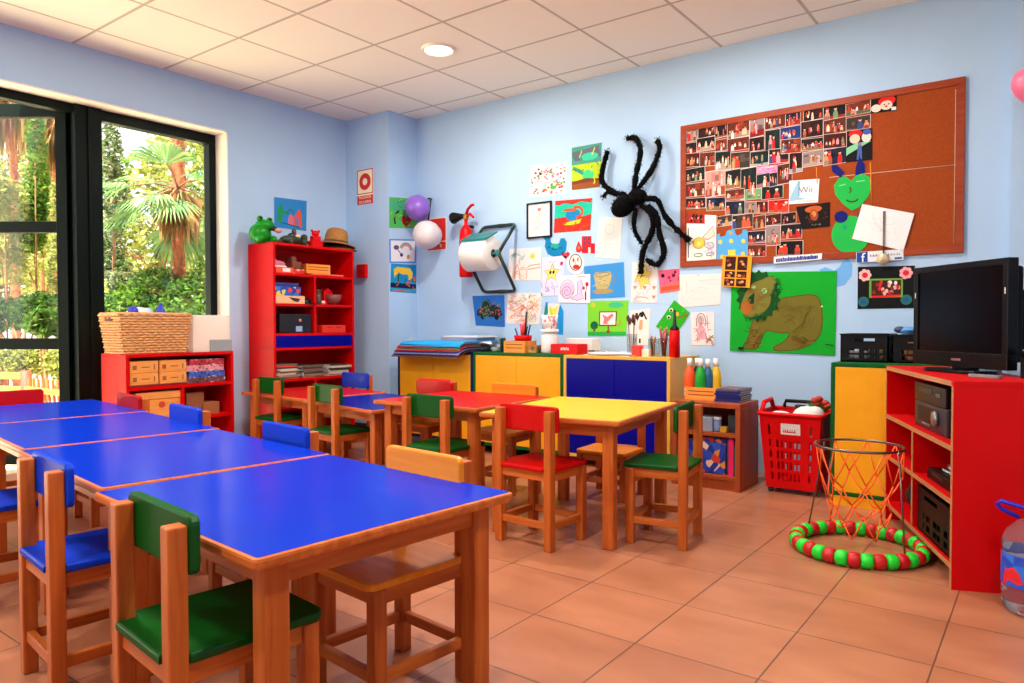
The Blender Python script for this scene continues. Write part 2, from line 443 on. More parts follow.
# ------------------------------------------------------------------ chairs
M_seat = {'green': lacquer('green_chair_paint', (0, 78, 20), 0.28, 0.02, 0.09), 'blue': lacquer('blue_chair_paint', (0, 54, 190), 0.28, 0.02, 0.09), 'red': lacquer('red_chair_paint', (198, 6, 8), 0.28, 0.02, 0.09),
          'orange': wood('orange_chair_paint', (240, 132, 20), (252, 152, 40), 0.3, axis=0), 'wood': wood('amber_seat', (224, 126, 16), (240, 148, 34), 0.35, axis=0),
          'darkred': lacquer('dark_red_chair_paint', (176, 10, 20), 0.28, 0.02, 0.09), '_': lacquer('deep_blue_seat_paint', (8, 40, 170), 0.28, 0.02, 0.09)}
def make_chair(label, color, mid, a, h=0.60, sh=0.356, seat=None, wid=0.262, curved=False, hd=0.117, group='small wooden classroom chairs'):
    """mid: floor point midway between the two back posts; faces local +y"""
    fx = Vector((-math.sin(a), math.cos(a), 0))
    t = thing('classroom_chair', label, 'chair', (mid[0]+fx.x*hd, mid[1]+fx.y*hd, 0), a, group)
    px = wid/2 - 0.0; ps = 0.037; st = 0.02
    for sx in (-1, 1):
        m = MB(); m.box((sx*px, -hd, (h-0.004)/2), (ps, ps, h-0.004), 0.004); m.build('leg', M_wood, t)
        m = MB(); m.box((sx*px, hd, (sh-st)/2), (ps, ps, sh-st), 0.004); m.build('leg', M_wood, t)
    # seat, notched between the posts, overhanging at the front
    m = MB(); w2 = px+ps/2+0.001
    pts = [(-px+ps/2+0.001, -hd-ps/2-0.004), (px-ps/2-0.001, -hd-ps/2-0.004), (px-ps/2-0.001, -hd+ps/2+0.001), (w2, -hd+ps/2+0.001)]
    r = 0.03; yf = hd+ps/2+0.016
    for k in range(5):
        q = math.radians(90*k/4); pts.append((w2-r+r*math.cos(q), yf-r+r*math.sin(q)))
    for k in range(5):
        q = math.radians(90+90*k/4); pts.append((-w2+r+r*math.cos(q), yf-r+r*math.sin(q)))
    pts += [(-w2, -hd+ps/2+0.001), (-px+ps/2+0.001, -hd+ps/2+0.001)]
    m.prism(pts, sh-st, sh, bev=0.005); m.build('seat', M_seat[seat or color], t)
    # backrest board on the seat side of the posts
    m = MB(); bw = wid+ps+0.014; bh = 0.112; hb = h+0.012
    if curved:
        y0 = -hd+ps/2; n = 8
        outl = rrect(bw, bh, 0.03, cy=hb-bh/2)
        m.prism(outl, y0, y0+0.03, axis='y', bev=0.012)
    else:
        m.prism(rrect(bw, bh, 0.018, cy=hb-bh/2), -hd+ps/2+0.0005, -hd+ps/2+0.021, axis='y', bev=0.005)
    m.build('backrest', M_seat[color], t)
    for sy, yy in ((-1, -hd), (1, hd)):
        m = MB(); m.box((0, yy, sh-st-0.02), (2*px-ps+0.003, 0.018, 0.038)); m.build('apron', M_woodx, t)
        m = MB(); m.box((0, yy, 0.105), (2*px-ps+0.003, 0.02, 0.03), 0.003); m.build('stretcher', M_woodx, t)
    for sx in (-1, 1):
        m = MB(); m.box((sx*px, 0, sh-st-0.02), (0.018, 2*hd-ps+0.003, 0.038)); m.build('apron', M_woody, t)
        m = MB(); m.box((sx*px, 0, 0.105), (0.02, 2*hd-ps+0.003, 0.03), 0.003); m.build('stretcher', M_woody, t)
    return t
make_chair('green chair in the foreground with its back to the camera', 'green', (-1.42, 0.70), -0.11, hd=0.137)
make_chair('blue chair on the near side, second blue table of the row', 'blue', (-2.145, 0.778), -0.11, seat='blue')
make_chair('blue-seated chair at the left edge of the photo', 'blue', (-2.98, 0.87), -0.11)
make_chair('orange chair pushed under the near end of the blue table row', 'orange', (-1.405, 1.495), PI-0.1, seat='wood', hd=0.145, sh=0.345)
make_chair('blue chair on the far side of the second blue table', 'blue', (-2.22, 1.63), PI-0.12, h=0.592)
make_chair('blue chair on the far side of the third blue table', 'blue', (-3.03, 1.70), PI-0.12)
make_chair('dark red chair on the far side by the low red shelf', 'darkred', (-3.77, 1.81), PI-0.12)
make_chair('red chair at the far end of the blue tables by the door', 'darkred', (-4.53, 1.50), -PI/2-0.1)
make_chair('green chair on the near side of the red table', 'green', (-2.50, 2.62), 0.0, hd=0.135)
make_chair('red chair with its back to the camera at the yellow table', 'red', (-1.835, 2.54), -0.06, wid=0.275)
make_chair('green chair at the right side of the yellow table', 'green', (-1.275, 3.02), 1.73)
make_chair('red rounded-back chair behind the tables before yellow cabinet doors', 'red', (-3.195, 3.47), PI, seat='wood', curved=True)
make_chair('orange chair on the far side of the red table', 'orange', (-2.565, 3.47), PI+0.03, seat='wood')
make_chair('small wooden chair behind the yellow table', 'wood', (-1.99, 3.70), PI+0.05, h=0.49, sh=0.27)
make_chair('green chair in front of the low red table', 'green', (-4.325, 2.965), -0.05, h=0.59, sh=0.33)
make_chair('green chair in front of the low blue table', 'green', (-3.515, 2.80), -0.12, h=0.59, sh=0.33)
make_chair('blue chair behind the low red table', 'blue', (-4.26, 3.73), PI-0.05, h=0.585, sh=0.33)
# ------------------------------------------------------------------ cabinets along the back wall
M_caster = mat('grey_caster', (70, 70, 74), 0.4)
def cabinet(label, x0, x1, yf, yb, z0, h, mframe, mdoor, casters=True, doors=2, fr=0.022, plinth=None):
    t = thing('cabinet', label, 'cabinet', ((x0+x1)/2, (yf+yb)/2, 0), 0, 'cupboards with coloured doors')
    w, d = x1-x0, yb-yf
    m = MB()
    m.bx(-w/2, w/2, -d/2, d/2, h-fr, h, 0.002); m.bx(-w/2, w/2, -d/2, d/2, z0, z0+fr, 0.002)
    m.bx(-w/2, -w/2+fr, -d/2, d/2, z0+fr, h-fr); m.bx(w/2-fr, w/2, -d/2, d/2, z0+fr, h-fr)
    m.bx(-w/2+fr, w/2-fr, d/2-0.012, d/2, z0+fr, h-fr)
    m.build('body', mframe, t)
    dw = (w-2*fr)/doors
    for k in range(doors):
        xa = -w/2+fr+k*dw
        m = MB(); m.bx(xa+0.0015, xa+dw-0.0015, -d/2+0.001, -d/2+0.018, z0+fr+0.002, h-fr-0.002, 0.001)
        m.build('door', mdoor, t)
    if casters:
        for sx in (-1, 1):
            for sy in (-1, 1):
                m = MB()
                m.box((sx*(w/2-0.05), sy*(d/2-0.05), z0-0.012), (0.04, 0.04, 0.024))
                m.M = Matrix.Translation((sx*(w/2-0.05), sy*(d/2-0.05), 0.024)) @ Matrix.Rotation(PI/2, 4, 'Y')
                m.lathe([(0, -0.01), (0.02, -0.01), (0.024, -0.006), (0.024, 0.006), (0.02, 0.01), (0, 0.01)], 16)
                m.build('caster', M_caster, t)
    if plinth:
        m = MB(); m.bx(-w/2, w/2, -d/2+0.005, d/2, 0, z0); m.build('plinth', plinth, t)
    return t
CH = 0.757
M_ylam2 = mat('pale_yellow_laminate', (238, 178, 62), 0.4)
cabinet('navy-edged cabinet with yellow doors in the corner under the blue folders', -4.315, -3.515, 4.2, 4.665, 0.06, CH, M_navy, M_yellow)
cabinet('green-edged cabinet with two yellow doors, second from the corner', -3.51, -2.705, 4.2, 4.665, 0.06, CH, M_green, M_yellow)
cabinet('yellow cabinet with dark blue doors beside the wooden bookcase', -2.70, -1.912, 4.2, 4.665, 0.06, CH-0.004, M_ylam2, M_bluelam)
cabinet('green-edged cabinet with yellow door beside the red shopping basket', -0.945, -0.215, 4.09, 4.58, 0.055, 0.757, M_green, M_yellow, casters=False, fr=0.02, plinth=M_yellow)

# ------------------------------------------------------------------ wooden bookcase
BX0, BX1, BY0, BY1, BH = -1.835, -1.42, 4.06, 4.38, 0.505
t = thing('bookcase', 'low cherry wood bookcase with paint bottles on top', 'bookcase', ((BX0+BX1)/2, (BY0+BY1)/2, 0))
w, d = BX1-BX0, BY1-BY0; b = 0.028
m = MB(); m.bx(-w/2, w/2, -d/2, d/2, BH-b, BH, 0.003); m.build('top', M_cherry, t)
for sx in (-1, 1):
    m = MB(); m.bx(sx*w/2, sx*(w/2-b), -d/2, d/2, 0, BH-b); m.build('side_panel', M_cherry, t)
for zz in (0.06, 0.31):
    m = MB(); m.bx(-w/2+b, w/2-b, -d/2+0.004, d/2-0.012, zz, zz+0.022); m.build('shelf', M_cherry, t)
m = MB(); m.bx(-w/2+b, w/2-b, d/2-0.012, d/2, 0, BH-b); m.build('back_panel', M_cherry, t)
m = MB(); m.bx(-w/2+b, w/2-b, -d/2+0.012, -d/2+0.03, 0, 0.06); m.build('kick_board', M_cherry, t)
def boxthing(name, label, cat, c, s, mats, rz=0.0, bev=0.003, group=None, extra=None):
    """a box-shaped thing standing on z=c[2]; extra(mb) may add decoration to the same mesh"""
    m = MB(); m.box((0, 0, s[2]/2), s, bev)
    if extra: extra(m, s)
    o = m.build(name, mats, None, loc=c, rotz=rz)
    return tag(o, label, cat, group)
def book_mesh(name, label, c, w, h, th, cover, rz=0.0, rot=None, group=None, cat='book', flat=False):
    """thing: cover (boards and spine) + pages. local: spine towards -y, thickness along x (upright) or z (flat)"""
    t = thing(name, label, cat, c, rz, group)
    if flat:
        m = MB(); m.bx(-w/2, w/2, -h/2, h/2, 0, 0.0025); m.bx(-w/2, w/2, -h/2, h/2, th-0.0025, th); m.bx(-w/2, w/2, -h/2, -h/2+0.003, 0.0025, th-0.0025); m.build('cover', cover, t)
        m = MB(); m.bx(-w/2+0.003, w/2-0.003, -h/2+0.003, h/2-0.003, 0.0025, th-0.0025); m.build('pages', M_paper, t)
    else:
        m = MB(); m.bx(-th/2, -th/2+0.0025, -w/2, w/2, 0, h); m.bx(th/2-0.0025, th/2, -w/2, w/2, 0, h); m.bx(-th/2+0.0025, th/2-0.0025, -w/2, -w/2+0.003, 0, h); m.build('cover', cover, t)
        m = MB(); m.bx(-th/2+0.0025, th/2-0.0025, -w/2+0.003, w/2-0.003, 0.003, h-0.003); m.build('pages', M_paper, t)
    return t
# books on its lower shelf
def pattern_mat(name, cols, scale=18, rough=0.5):
    if name in _mats: return _mats[name]
    m = bpy.data.materials.new(name); m.use_nodes = True; nt = m.node_tree; b_ = nt.nodes['Principled BSDF']
    tc = nt.nodes.new('ShaderNodeTexCoord'); vo = nt.nodes.new('ShaderNodeTexVoronoi'); vo.inputs['Scale'].default_value = scale
    cr = nt.nodes.new('ShaderNodeValToRGB'); cr.color_ramp.interpolation = 'CONSTANT'
    n = len(cols)
    while len(cr.color_ramp.elements) < n: cr.color_ramp.elements.new(0.5)
    for k, c in enumerate(cols):
        cr.color_ramp.elements[k].position = k/n; cr.color_ramp.elements[k].color = lin(c)
    sp = nt.nodes.new('ShaderNodeSeparateColor')
    nt.links.new(tc.outputs['Object'], vo.inputs['Vector']); nt.links.new(vo.outputs['Color'], sp.inputs['Color'])
    nt.links.new(sp.outputs['Red'], cr.inputs['Fac']); nt.links.new(cr.outputs['Color'], b_.inputs['Base Color'])
    b_.inputs['Roughness'].default_value = rough
    _mats[name] = m; return m
M_comic = pattern_mat('comic_cover', [(30, 70, 190), (24, 60, 170), (220, 60, 30), (30, 80, 200), (240, 210, 180), (20, 40, 140), (230, 150, 30)], 26)
zb = 0.082
o = tag(MB().box((0, 0, 0.105), (0.155, 0.02, 0.21), 0.002).build('picture_book', [M_comic], loc=(-1.60, 4.115, zb+0.001), rot=(-0.06, 0, 0.0)), 'blue comic picture book facing out on the lower bookcase shelf', 'book')
o = tag(MB().box((0, 0, 0.095), (0.13, 0.016, 0.19), 0.002).build('picture_book', [M_comic], loc=(-1.735, 4.13, zb+0.001), rot=(-0.06, 0, 0.0)), 'blue comic picture book at the left of the lower bookcase shelf', 'book')
book_mesh('book', 'dark grey book upright behind the comic book in the bookcase', (-1.507, 4.21, zb), 0.2, 0.222, 0.016, mat('grey_cover', (70, 74, 88), 0.5))
book_mesh('book', 'bright pink upright book in the wooden bookcase', (-1.483, 4.19, zb), 0.2, 0.215, 0.028, mat('pink_cover', (236, 20, 110), 0.4))
book_mesh('book', 'dark green upright book at the right of the wooden bookcase', (-1.462+0.0, 4.19, zb), 0.2, 0.18, 0.010, mat('green_cover', (14, 90, 60), 0.4))
# things on its upper shelf
zu = 0.332
M_clear = mat('cloudy_plastic', (150, 160, 180), 0.25, spec=0.5)
def tub(name, label, c, r, h, mbody, mlid, cat='tub'):
    t = thing(name, label, cat, c)
    m = MB(); m.lathe([(0, 0), (r*0.9, 0), (r, h*0.1), (r, h), (0, h)], 20); m.build('body', mbody, t)
    m = MB(); m.lathe([(0, h), (r*1.06, h), (r*1.06, h+0.014), (0, h+0.014)], 20); m.build('lid', mlid, t)
    return t
boxthing('plastic_box', 'cloudy plastic box on the upper shelf of the wooden bookcase', 'box', (-1.655, 4.16, zu), (0.12, 0.14, 0.085), [M_clear])
tub('small_pot', 'small pot with a white lid on the wooden bookcase shelf', (-1.575, 4.12, zu), 0.022, 0.07, mat('pale_blue_pot', (120, 140, 190), 0.4), M_paper)
boxthing('yellow_block', 'small yellow block on the wooden bookcase shelf', 'block', (-1.53, 4.105, zu), (0.04, 0.035, 0.035), [mat('dull_yellow', (196, 150, 30), 0.5)])
boxthing('dark_box', 'dark grey box at the right of the bookcase upper shelf', 'box', (-1.487, 4.2, zu), (0.06, 0.14, 0.1), [mat('charcoal_box', (52, 54, 66), 0.5)])
# on top: wooden crate with paint bottles, stack of blue folders
M_crate = wood('pine_crate', (232, 132, 40), (246, 158, 66), 0.45, axis=0)
def crate(label, c, w, d, h, rz=0.0, group=None, mm=None):
    t = thing('wooden_box', label, 'box', c, rz, group); th = 0.009
    mm = mm or M_crate
    m = MB(); m.bx(-w/2, w/2, -d/2, d/2, 0, th); m.build('base', mm, t)
    for s in (-1, 1):
        m = MB(); m.bx(-w/2, w/2, s*d/2, s*(d/2-th), th, h, 0.001)
        m.mi = 1
        if s < 0:   # dark bars on the front board, painted as the shade in slot recesses
            m.bx(-w/2+0.02, w/2-0.02, -d/2-0.0006, -d/2+0.002, h*0.36, h*0.44); m.bx(-w/2+0.02, w/2-0.02, -d/2-0.0006, -d/2+0.002, h*0.66, h*0.74)
        m.build('side', [mm, mat('recess_shade', (146, 76, 30), 0.6)], t)
        m = MB(); m.bx(s*w/2, s*(w/2-th), -d/2+th, d/2-th, th, h); m.build('side', mm, t)
    return t
crate('orange wooden box holding paint bottles on the bookcase', (-1.70, 4.25, BH), 0.2, 0.16, 0.075)
M_cap = mat('white_cap', (244, 240, 236), 0.4)
def paint_bottle(label, c, col, h=0.19):
    t = thing('paint_bottle', label, 'bottle', c, 0, 'squeeze bottles of paint'); mm = mat('paint_'+'_'.join(map(str, col)), col, 0.35)
    r = 0.033; hb = h*0.8
    m = MB(); m.lathe([(0, 0), (r*0.95, 0), (r, 0.006), (r, hb*0.66), (r*0.9, hb*0.8), (r*0.5, hb*0.97), (r*0.42, hb), (0, hb)], 20); m.build('body', mm, t)
    m = MB(); m.lathe([(0, hb), (r*0.5, hb), (r*0.42, h), (0, h)], 16); m.build('cap', M_cap, t)
    m = MB(); m.lathe([(r*1.012, hb*0.06), (r*1.012, hb*0.3)], 20); m.build('paper_band', pattern_mat('paint_label', [(230, 226, 220), (220, 60, 50), (90, 150, 200), (236, 232, 226)], 90), t)
zc = BH+0.0095
for (u, vt, yy, col, lb) in ((689.8, 358, 4.22, (255, 84, 28), 'orange paint bottle, leftmost in the wooden box'), (697.5, 358, 4.285, (24, 22, 30), 'black paint bottle at the back of the wooden box'),
                     (700.5, 358.5, 4.215, (14, 160, 44), 'green paint bottle in the wooden box'), (708, 359, 4.255, (40, 100, 140), 'teal blue paint bottle in the wooden box'),
                     (716, 358.5, 4.285, (232, 186, 20), 'yellow paint bottle, rightmost by the wall')):
    p = at_y(u, vt, yy)
    zz = zc if p.x < -1.61 else BH
    paint_bottle(lb, (p.x, yy, zz), col, p.z - zz)
M_folder = mat('dark_blue_folder', (20, 28, 110), 0.35)
M_folder2 = mat('slate_folder', (44, 60, 96), 0.4)
z = BH
for k in range(6):
    book_mesh('notebook', ['bottom', 'second', 'third', 'fourth', 'fifth', 'topmost'][k]+' dark blue notebook of the stack on the bookcase', (-1.525+0.004*((k*7) % 3-1), 4.24+0.004*((k*5) % 3), z), 0.15, 0.2, 0.0125, M_folder if k < 5 else pattern_mat('notebook_cover', [(60, 60, 90), (90, 80, 100), (180, 60, 60), (50, 56, 90)], 14), flat=True, group='dark blue notebooks stacked on the bookcase')
    z += 0.0127

# ------------------------------------------------------------------ tall red bookshelf against the window wall
M_redin = M_red
SX1, SX0, SY0, SY1, SH = -4.77, -5.095, 3.338, 4.135, 1.597
def open_shelf(t, w, d, h, bd, shelves, dividers, mats, back=True, z0=0.0):
    """local: width along y (centre 0), depth along x, front at +x"""
    m = MB(); m.bx(-d/2, d/2, -w/2, w/2, h-bd, h, 0.002); m.build('top', mats, t)
    for s in (-1, 1):
        m = MB(); m.bx(-d/2, d/2, s*w/2, s*(w/2-bd), z0, h-bd); m.build('side_panel', mats, t)
    for zz in shelves:
        m = MB(); m.bx(-d/2+0.01, d/2-0.003, -w/2+bd, w/2-bd, zz-bd/2, zz+bd/2); m.build('shelf', mats, t)
    for (yy, za, zb_) in dividers:
        m = MB(); m.bx(-d/2+0.01, d/2-0.004, yy-bd/2, yy+bd/2, za, zb_); m.build('divider', mats, t)
    if back:
        m = MB(); m.bx(-d/2, -d/2+0.01, -w/2+bd, w/2-bd, z0, h-bd); m.build('back_panel', mats, t)
tall = thing('bookshelf', 'tall red bookshelf with toys and magazines in the corner', 'bookshelf', ((SX0+SX1)/2, (SY0+SY1)/2, 0))
sw_, sd_ = SY1-SY0, SX1-SX0; bd = 0.02
open_shelf(tall, sw_, sd_, SH, bd, [0.06, 0.30, 0.53, 0.775, 0.888, 1.119, 1.356], [(-0.005, 0.07, 0.52), (-0.005, 0.898, 1.346)], M_red)
m = MB(); m.bx(sd_/2-0.02, sd_/2-0.002, -sw_/2+bd+0.002, sw_/2-bd-0.002, 0.787, 0.877, 0.001); m.build('drawer', lacquer('blue_drawer', (2, 6, 140), 0.35, 0.01, 0.06), tall)
m = MB(); m.bx(-sd_/2+0.002, sd_/2+0.0008, -sw_/2-0.0008, -sw_/2+0.004, 0.779, 0.7815); m.build('joint', mat('dark_joint', (90, 4, 8), 0.6), tall)
def onshelf(y, z, dx=0.0):   # point at the front of the tall shelf
    return (SX1-dx, y, z)
def sx_y(u, v=300): return at_x(u, v, SX1-0.03).y
# top row (z 1.345)
zt = 1.3665
M_orangebox = pattern_mat('orange_game', [(230, 84, 40), (226, 70, 36), (240, 230, 226), (220, 60, 40)], 16)
boxthing('game_box', 'orange game box with a white panel on the top shelf', 'box', (SX1-0.10, sx_y(284), zt), (0.17, 0.16, 0.045), [mat('game_orange', (232, 84, 44), 0.45), M_paper], extra=lambda m, s: (setattr(m, 'mi', 1), m.bx(s[0]/2-0.001, s[0]/2+0.0006, -0.02, 0.05, 0.01, 0.038)))
boxthing('game_box', 'red game box with small print on the top shelf', 'box', (SX1-0.10, sx_y(284)+0.135, zt), (0.17, 0.10, 0.035), [pattern_mat('red_game', [(220, 40, 30), (214, 30, 26), (240, 180, 160), (220, 40, 30)], 40)])
t = thing('toy_shoe', 'pink and white toy trainer on the orange game box', 'toy', (SX1-0.09, sx_y(282), zt+0.0455))
m = MB(); m.ell((0, -0.0, 0.028), (0.035, 0.075, 0.026)); m.ell((0, -0.04, 0.045), (0.028, 0.035, 0.03)); m.build('upper', mat('pink_shoe', (220, 120, 150), 0.5), t)
m = MB(); m.prism(rrect(0.075, 0.16, 0.035), 0, 0.014); m.build('sole', M_paper, t)
# brown basket of odds and ends
t = thing('brown_toy_truck', 'brown wooden toy vehicle on the top shelf', 'toy', (SX1-0.12, sx_y(300), zt))
m = MB(); m.box((0, 0, 0.065), (0.12, 0.09, 0.07), 0.01); m.box((0, -0.02, 0.115), (0.1, 0.05, 0.05), 0.01); m.build('body', mat('dull_brown', (120, 60, 40), 0.6), t)
for sx in (-1, 1):
    for sy in (-1, 1):
        m = MB(Matrix.Translation((sx*0.055, sy*0.03, 0.025)) @ Matrix.Rotation(PI/2, 4, 'Y')); m.lathe([(0, -0.01), (0.025, -0.01), (0.025, 0.01), (0, 0.01)], 16); m.build('wheel', mat('dark_brown', (60, 30, 22), 0.6), t)
crate('pale wooden domino box propped up on the top shelf', (SX1-0.10, sx_y(320), zt+0.013), 0.22, 0.13, 0.075, rz=PI/2-0.12)
boxthing('board_game', 'flat pale red board lying on the top shelf', 'board game', (SX1-0.10, sx_y(327), zt), (0.18, 0.32, 0.012), [mat('pale_red_card', (226, 110, 80), 0.5)])
# second row, left: blue jigsaw boxes; right: jars and bowl
z2 = 1.1295
M_jig = pattern_mat('jigsaw_picture', [(30, 70, 170), (40, 90, 200), (220, 60, 40), (60, 110, 210), (230, 210, 90), (30, 60, 150)], 30)
boxthing('jigsaw_box', 'pale jigsaw box with a dark picture on the second shelf', 'box', (SX1-0.10, sx_y(289.5), z2), (0.17, 0.27, 0.062), [mat('cream_box', (240, 190, 140), 0.5), mat('dark_picture', (60, 40, 40), 0.5)], extra=lambda m, s: (setattr(m, 'mi', 1), m.prism([(-0.02, 0.05), (0.09, 0.04), (0.07, 0.012), (0.03, 0.02)], s[0]/2-0.001, s[0]/2+0.0008, axis='x')))
boxthing('jigsaw_box', 'blue jigsaw box with a busy picture, above the pale jigsaw box', 'box', (SX1-0.10, sx_y(287), z2+0.0625), (0.17, 0.24, 0.07), [M_jig])
boxthing('jigsaw_box', 'dark blue jigsaw box on top of the jigsaw pile', 'box', (SX1-0.10, sx_y(286), z2+0.133), (0.17, 0.22, 0.028), [mat('deep_blue_box', (30, 50, 130), 0.5)])
t = thing('baseball_cap', 'black cloth cap beside the jigsaw boxes', 'cap', (SX1-0.08, sx_y(309), z2))
m = MB(); m.lathe([(0.055, 0), (0.055, 0.02), (0.04, 0.045), (0, 0.055)], 18); m.build('crown', M_black, t)
m = MB(); m.prism(circ(0.05, 16, 0.05, 0.0, 0.05), 0.0, 0.006); m.build('peak', M_black, t)
tub('glass_jar', 'dark glass jar on the second shelf, right side', (SX1-0.1, sx_y(323.5), z2), 0.03, 0.11, mat('smoky_glass', (96, 70, 60), 0.2), mat('dull_metal_lid', (110, 90, 80), 0.4, metal=0.6))
boxthing('red_toy_box', 'small red toy house on the second shelf', 'toy', (SX1-0.13, sx_y(333), z2), (0.08, 0.09, 0.105), [M_redplastic], extra=lambda m, s: m.prism([(-0.05, 0.105), (0.05, 0.105), (0, 0.14)], -0.04, 0.04, axis='x'))
t = thing('glass_bowl', 'dark glass bowl on the second shelf', 'bowl', (SX1-0.08, sx_y(337), z2))
m = MB(); m.lathe([(0, 0.0), (0.035, 0), (0.06, 0.03), (0.075, 0.085), (0.07, 0.085), (0.055, 0.034), (0.03, 0.008), (0, 0.008)], 24); m.build('body', mat('brown_glass', (130, 70, 66), 0.15), t)
tag(MB().ell((0, 0, 0.016), (0.018, 0.018, 0.016)).build('white_ball', [mat('pale_pink_ball', (255, 200, 190), 0.4)], loc=(SX1-0.04, sx_y(324), z2)), 'small pale ball in front of the dark jar', 'ball')
# third row: black toy microwave + red file
z3 = 0.8985
t = thing('cassette_player', 'black portable player with a blue sticker on the third shelf', 'player', (SX1-0.11, sx_y(294.5), z3))
m = MB(); m.box((0, 0, 0.075), (0.19, 0.30, 0.15), 0.006); m.build('body', mat('black_case', (16, 14, 24), 0.3), t)
m = MB(); m.bx(0.0945, 0.096, 0.0, 0.06, 0.012, 0.055); m.build('sticker', mat('pale_blue_sticker', (150, 180, 220), 0.5), t)
m = MB(Matrix.Translation((0.095, 0.04, 0.1)) @ Matrix.Rotation(PI/2, 4, 'Y')); m.lathe([(0, -0.004), (0.012, -0.004), (0.012, 0.003), (0, 0.003)], 14); m.build('knob', mat('pink_knob', (240, 130, 130), 0.4), t)
boxthing('red_card_box', 'flat red card box on the third shelf, right side', 'box', (SX1-0.09, sx_y(332.5), z3), (0.16, 0.24, 0.062), [mat('orange_red_box', (224, 44, 26), 0.5), mat('dark_red_slot', (120, 10, 10), 0.6)], extra=lambda m, s: (setattr(m, 'mi', 1), m.bx(s[0]/2-0.001, s[0]/2+0.0006, -0.07, -0.02, 0.04, 0.045), m.bx(s[0]/2-0.001, s[0]/2+0.0006, 0.02, 0.07, 0.04, 0.045)))
boxthing('brown_folder', 'brown card folder standing on the third shelf', 'folder', (SX1-0.18, sx_y(326)-0.02, z3), (0.06, 0.055, 0.16), [mat('brown_card', (136, 60, 44), 0.6)])
# stacks of magazines on the long shelf
z4 = 0.5405
rng = random.Random(5)
pal = [(176, 160, 136), (150, 136, 118), (60, 50, 50), (196, 184, 164), (180, 70, 44), (110, 98, 90), (70, 62, 66), (200, 188, 170), (140, 116, 88), (90, 40, 34)]
for (uc, n, wd, nm) in ((287.5, 9, 0.22, 'left'), (314, 7, 0.24, 'middle'), (339, 7, 0.22, 'right')):
    z = z4
    for k in range(n):
        th = rng.uniform(0.009, 0.017)
        ww = wd*rng.uniform(0.8, 1.0); y = sx_y(uc, 370)+rng.uniform(-0.018, 0.018)
        c = pal[rng.randrange(len(pal))]
        if nm == 'left' and k == n-2: c = (226, 70, 40)
        t = thing('magazine', ['lowest', 'second', 'third', 'fourth', 'fifth', 'sixth', 'seventh', 'eighth', 'ninth'][k]+' magazine from the bottom of the '+nm+' stack in the tall red bookshelf', 'magazine', (SX1-0.13+rng.uniform(-0.012, 0.012), y, z), rng.uniform(-0.05, 0.05), 'magazines stacked in the red bookshelf')
        mm = mat('magazine_%d_%d_%d' % c, c, 0.5)
        m = MB(); m.bx(-0.105, 0.105, -ww/2, ww/2, 0, 0.0012); m.bx(-0.105, 0.105, -ww/2, ww/2, th-0.0012, th); m.bx(0.1035, 0.105, -ww/2, ww/2, 0.0012, th-0.0012); m.build('cover', mm, t)
        m = MB(); m.bx(-0.103, 0.1032, -ww/2+0.001, ww/2-0.001, 0.0013, th-0.0013); m.build('pages', M_paper, t)
        z += th+0.0003
# on top of the tall shelf
zs = SH
def fr_y(u, v=240, x=SX1-0.16): return at_x(u, v, x).y
t = thing('toy_frog', 'bright green toy frog on top of the tall bookshelf', 'toy', (SX1-0.17, fr_y(262), zs))
M_frog = mat('frog_green', (6, 140, 24), 0.35, spec=0.3)
m = MB(); m.ell((0, -0.01, 0.075), (0.085, 0.085, 0.08)); m.ell((0.02, 0.02, 0.135), (0.075, 0.075, 0.05)); m.ell((0.03, -0.03, 0.185), (0.024, 0.024, 0.024)); m.ell((0.03, 0.055, 0.18), (0.024, 0.024, 0.024))
m.ell((0.06, -0.06, 0.03), (0.05, 0.03, 0.03)); m.ell((0.06, 0.06, 0.03), (0.05, 0.03, 0.03)); m.build('body', M_frog, t)
m = MB(); m.ell((0.088, 0.055, 0.112), (0.02, 0.05, 0.02), rot=(0, 0, 0.5)); mo_ = m.build('mouth', mat('dark_mouth', (20, 40, 20), 0.6), t)
m = MB(); m.ell((0.1, 0.085, 0.098), (0.022, 0.045, 0.018), rot=(0, 0, 0.5)); m.build('tongue', mat('pink_tongue', (226, 150, 130), 0.5), mo_)
m = MB(); m.ell((0.05, -0.035, 0.19), (0.01, 0.01, 0.01)); m.ell((0.05, 0.05, 0.185), (0.01, 0.01, 0.01)); m.build('eyes', M_black, t)
t = thing('toy_animal', 'dark green toy crocodile lying on top of the bookshelf', 'toy', (SX1-0.12, fr_y(291), zs))
M_croc = mat('murky_green_toy', (44, 52, 36), 0.5, noise=0.4, nscale=40)
m = MB(); m.ell((0, -0.03, 0.04), (0.06, 0.1, 0.042)); m.ell((0, -0.01, 0.065), (0.045, 0.05, 0.04)); m.ell((0, 0.085, 0.035), (0.045, 0.04, 0.035)); m.ell((0.01, 0.09, 0.07), (0.03, 0.028, 0.03)); m.ell((0.0, 0.0, 0.115), (0.016, 0.02, 0.02))
m.tube([(0, -0.1, 0.03), (0.0, -0.14, 0.025), (0.01, -0.17, 0.012)], [0.025, 0.014, 0.005])
for sx in (-1, 1):
    for sy in (-0.07, 0.06): m.ell((sx*0.055, sy, 0.016), (0.026, 0.02, 0.016))
m.build('body', M_croc, t)
m = MB(); m.ell((0.05, 0.0, 0.075), (0.012, 0.022, 0.012)); m.build('mouth', mat('cream_patch', (226, 220, 150), 0.5), t)
m = MB(); m.ell((0.01, 0.0, 0.105), (0.014, 0.012, 0.016)); m.build('nose', mat('dark_red_patch', (120, 20, 30), 0.5), t)
t = thing('toy_robot', 'small red plastic figure beside the straw hat', 'toy', (SX1-0.08, fr_y(315.5, 240, SX1-0.08), zs))
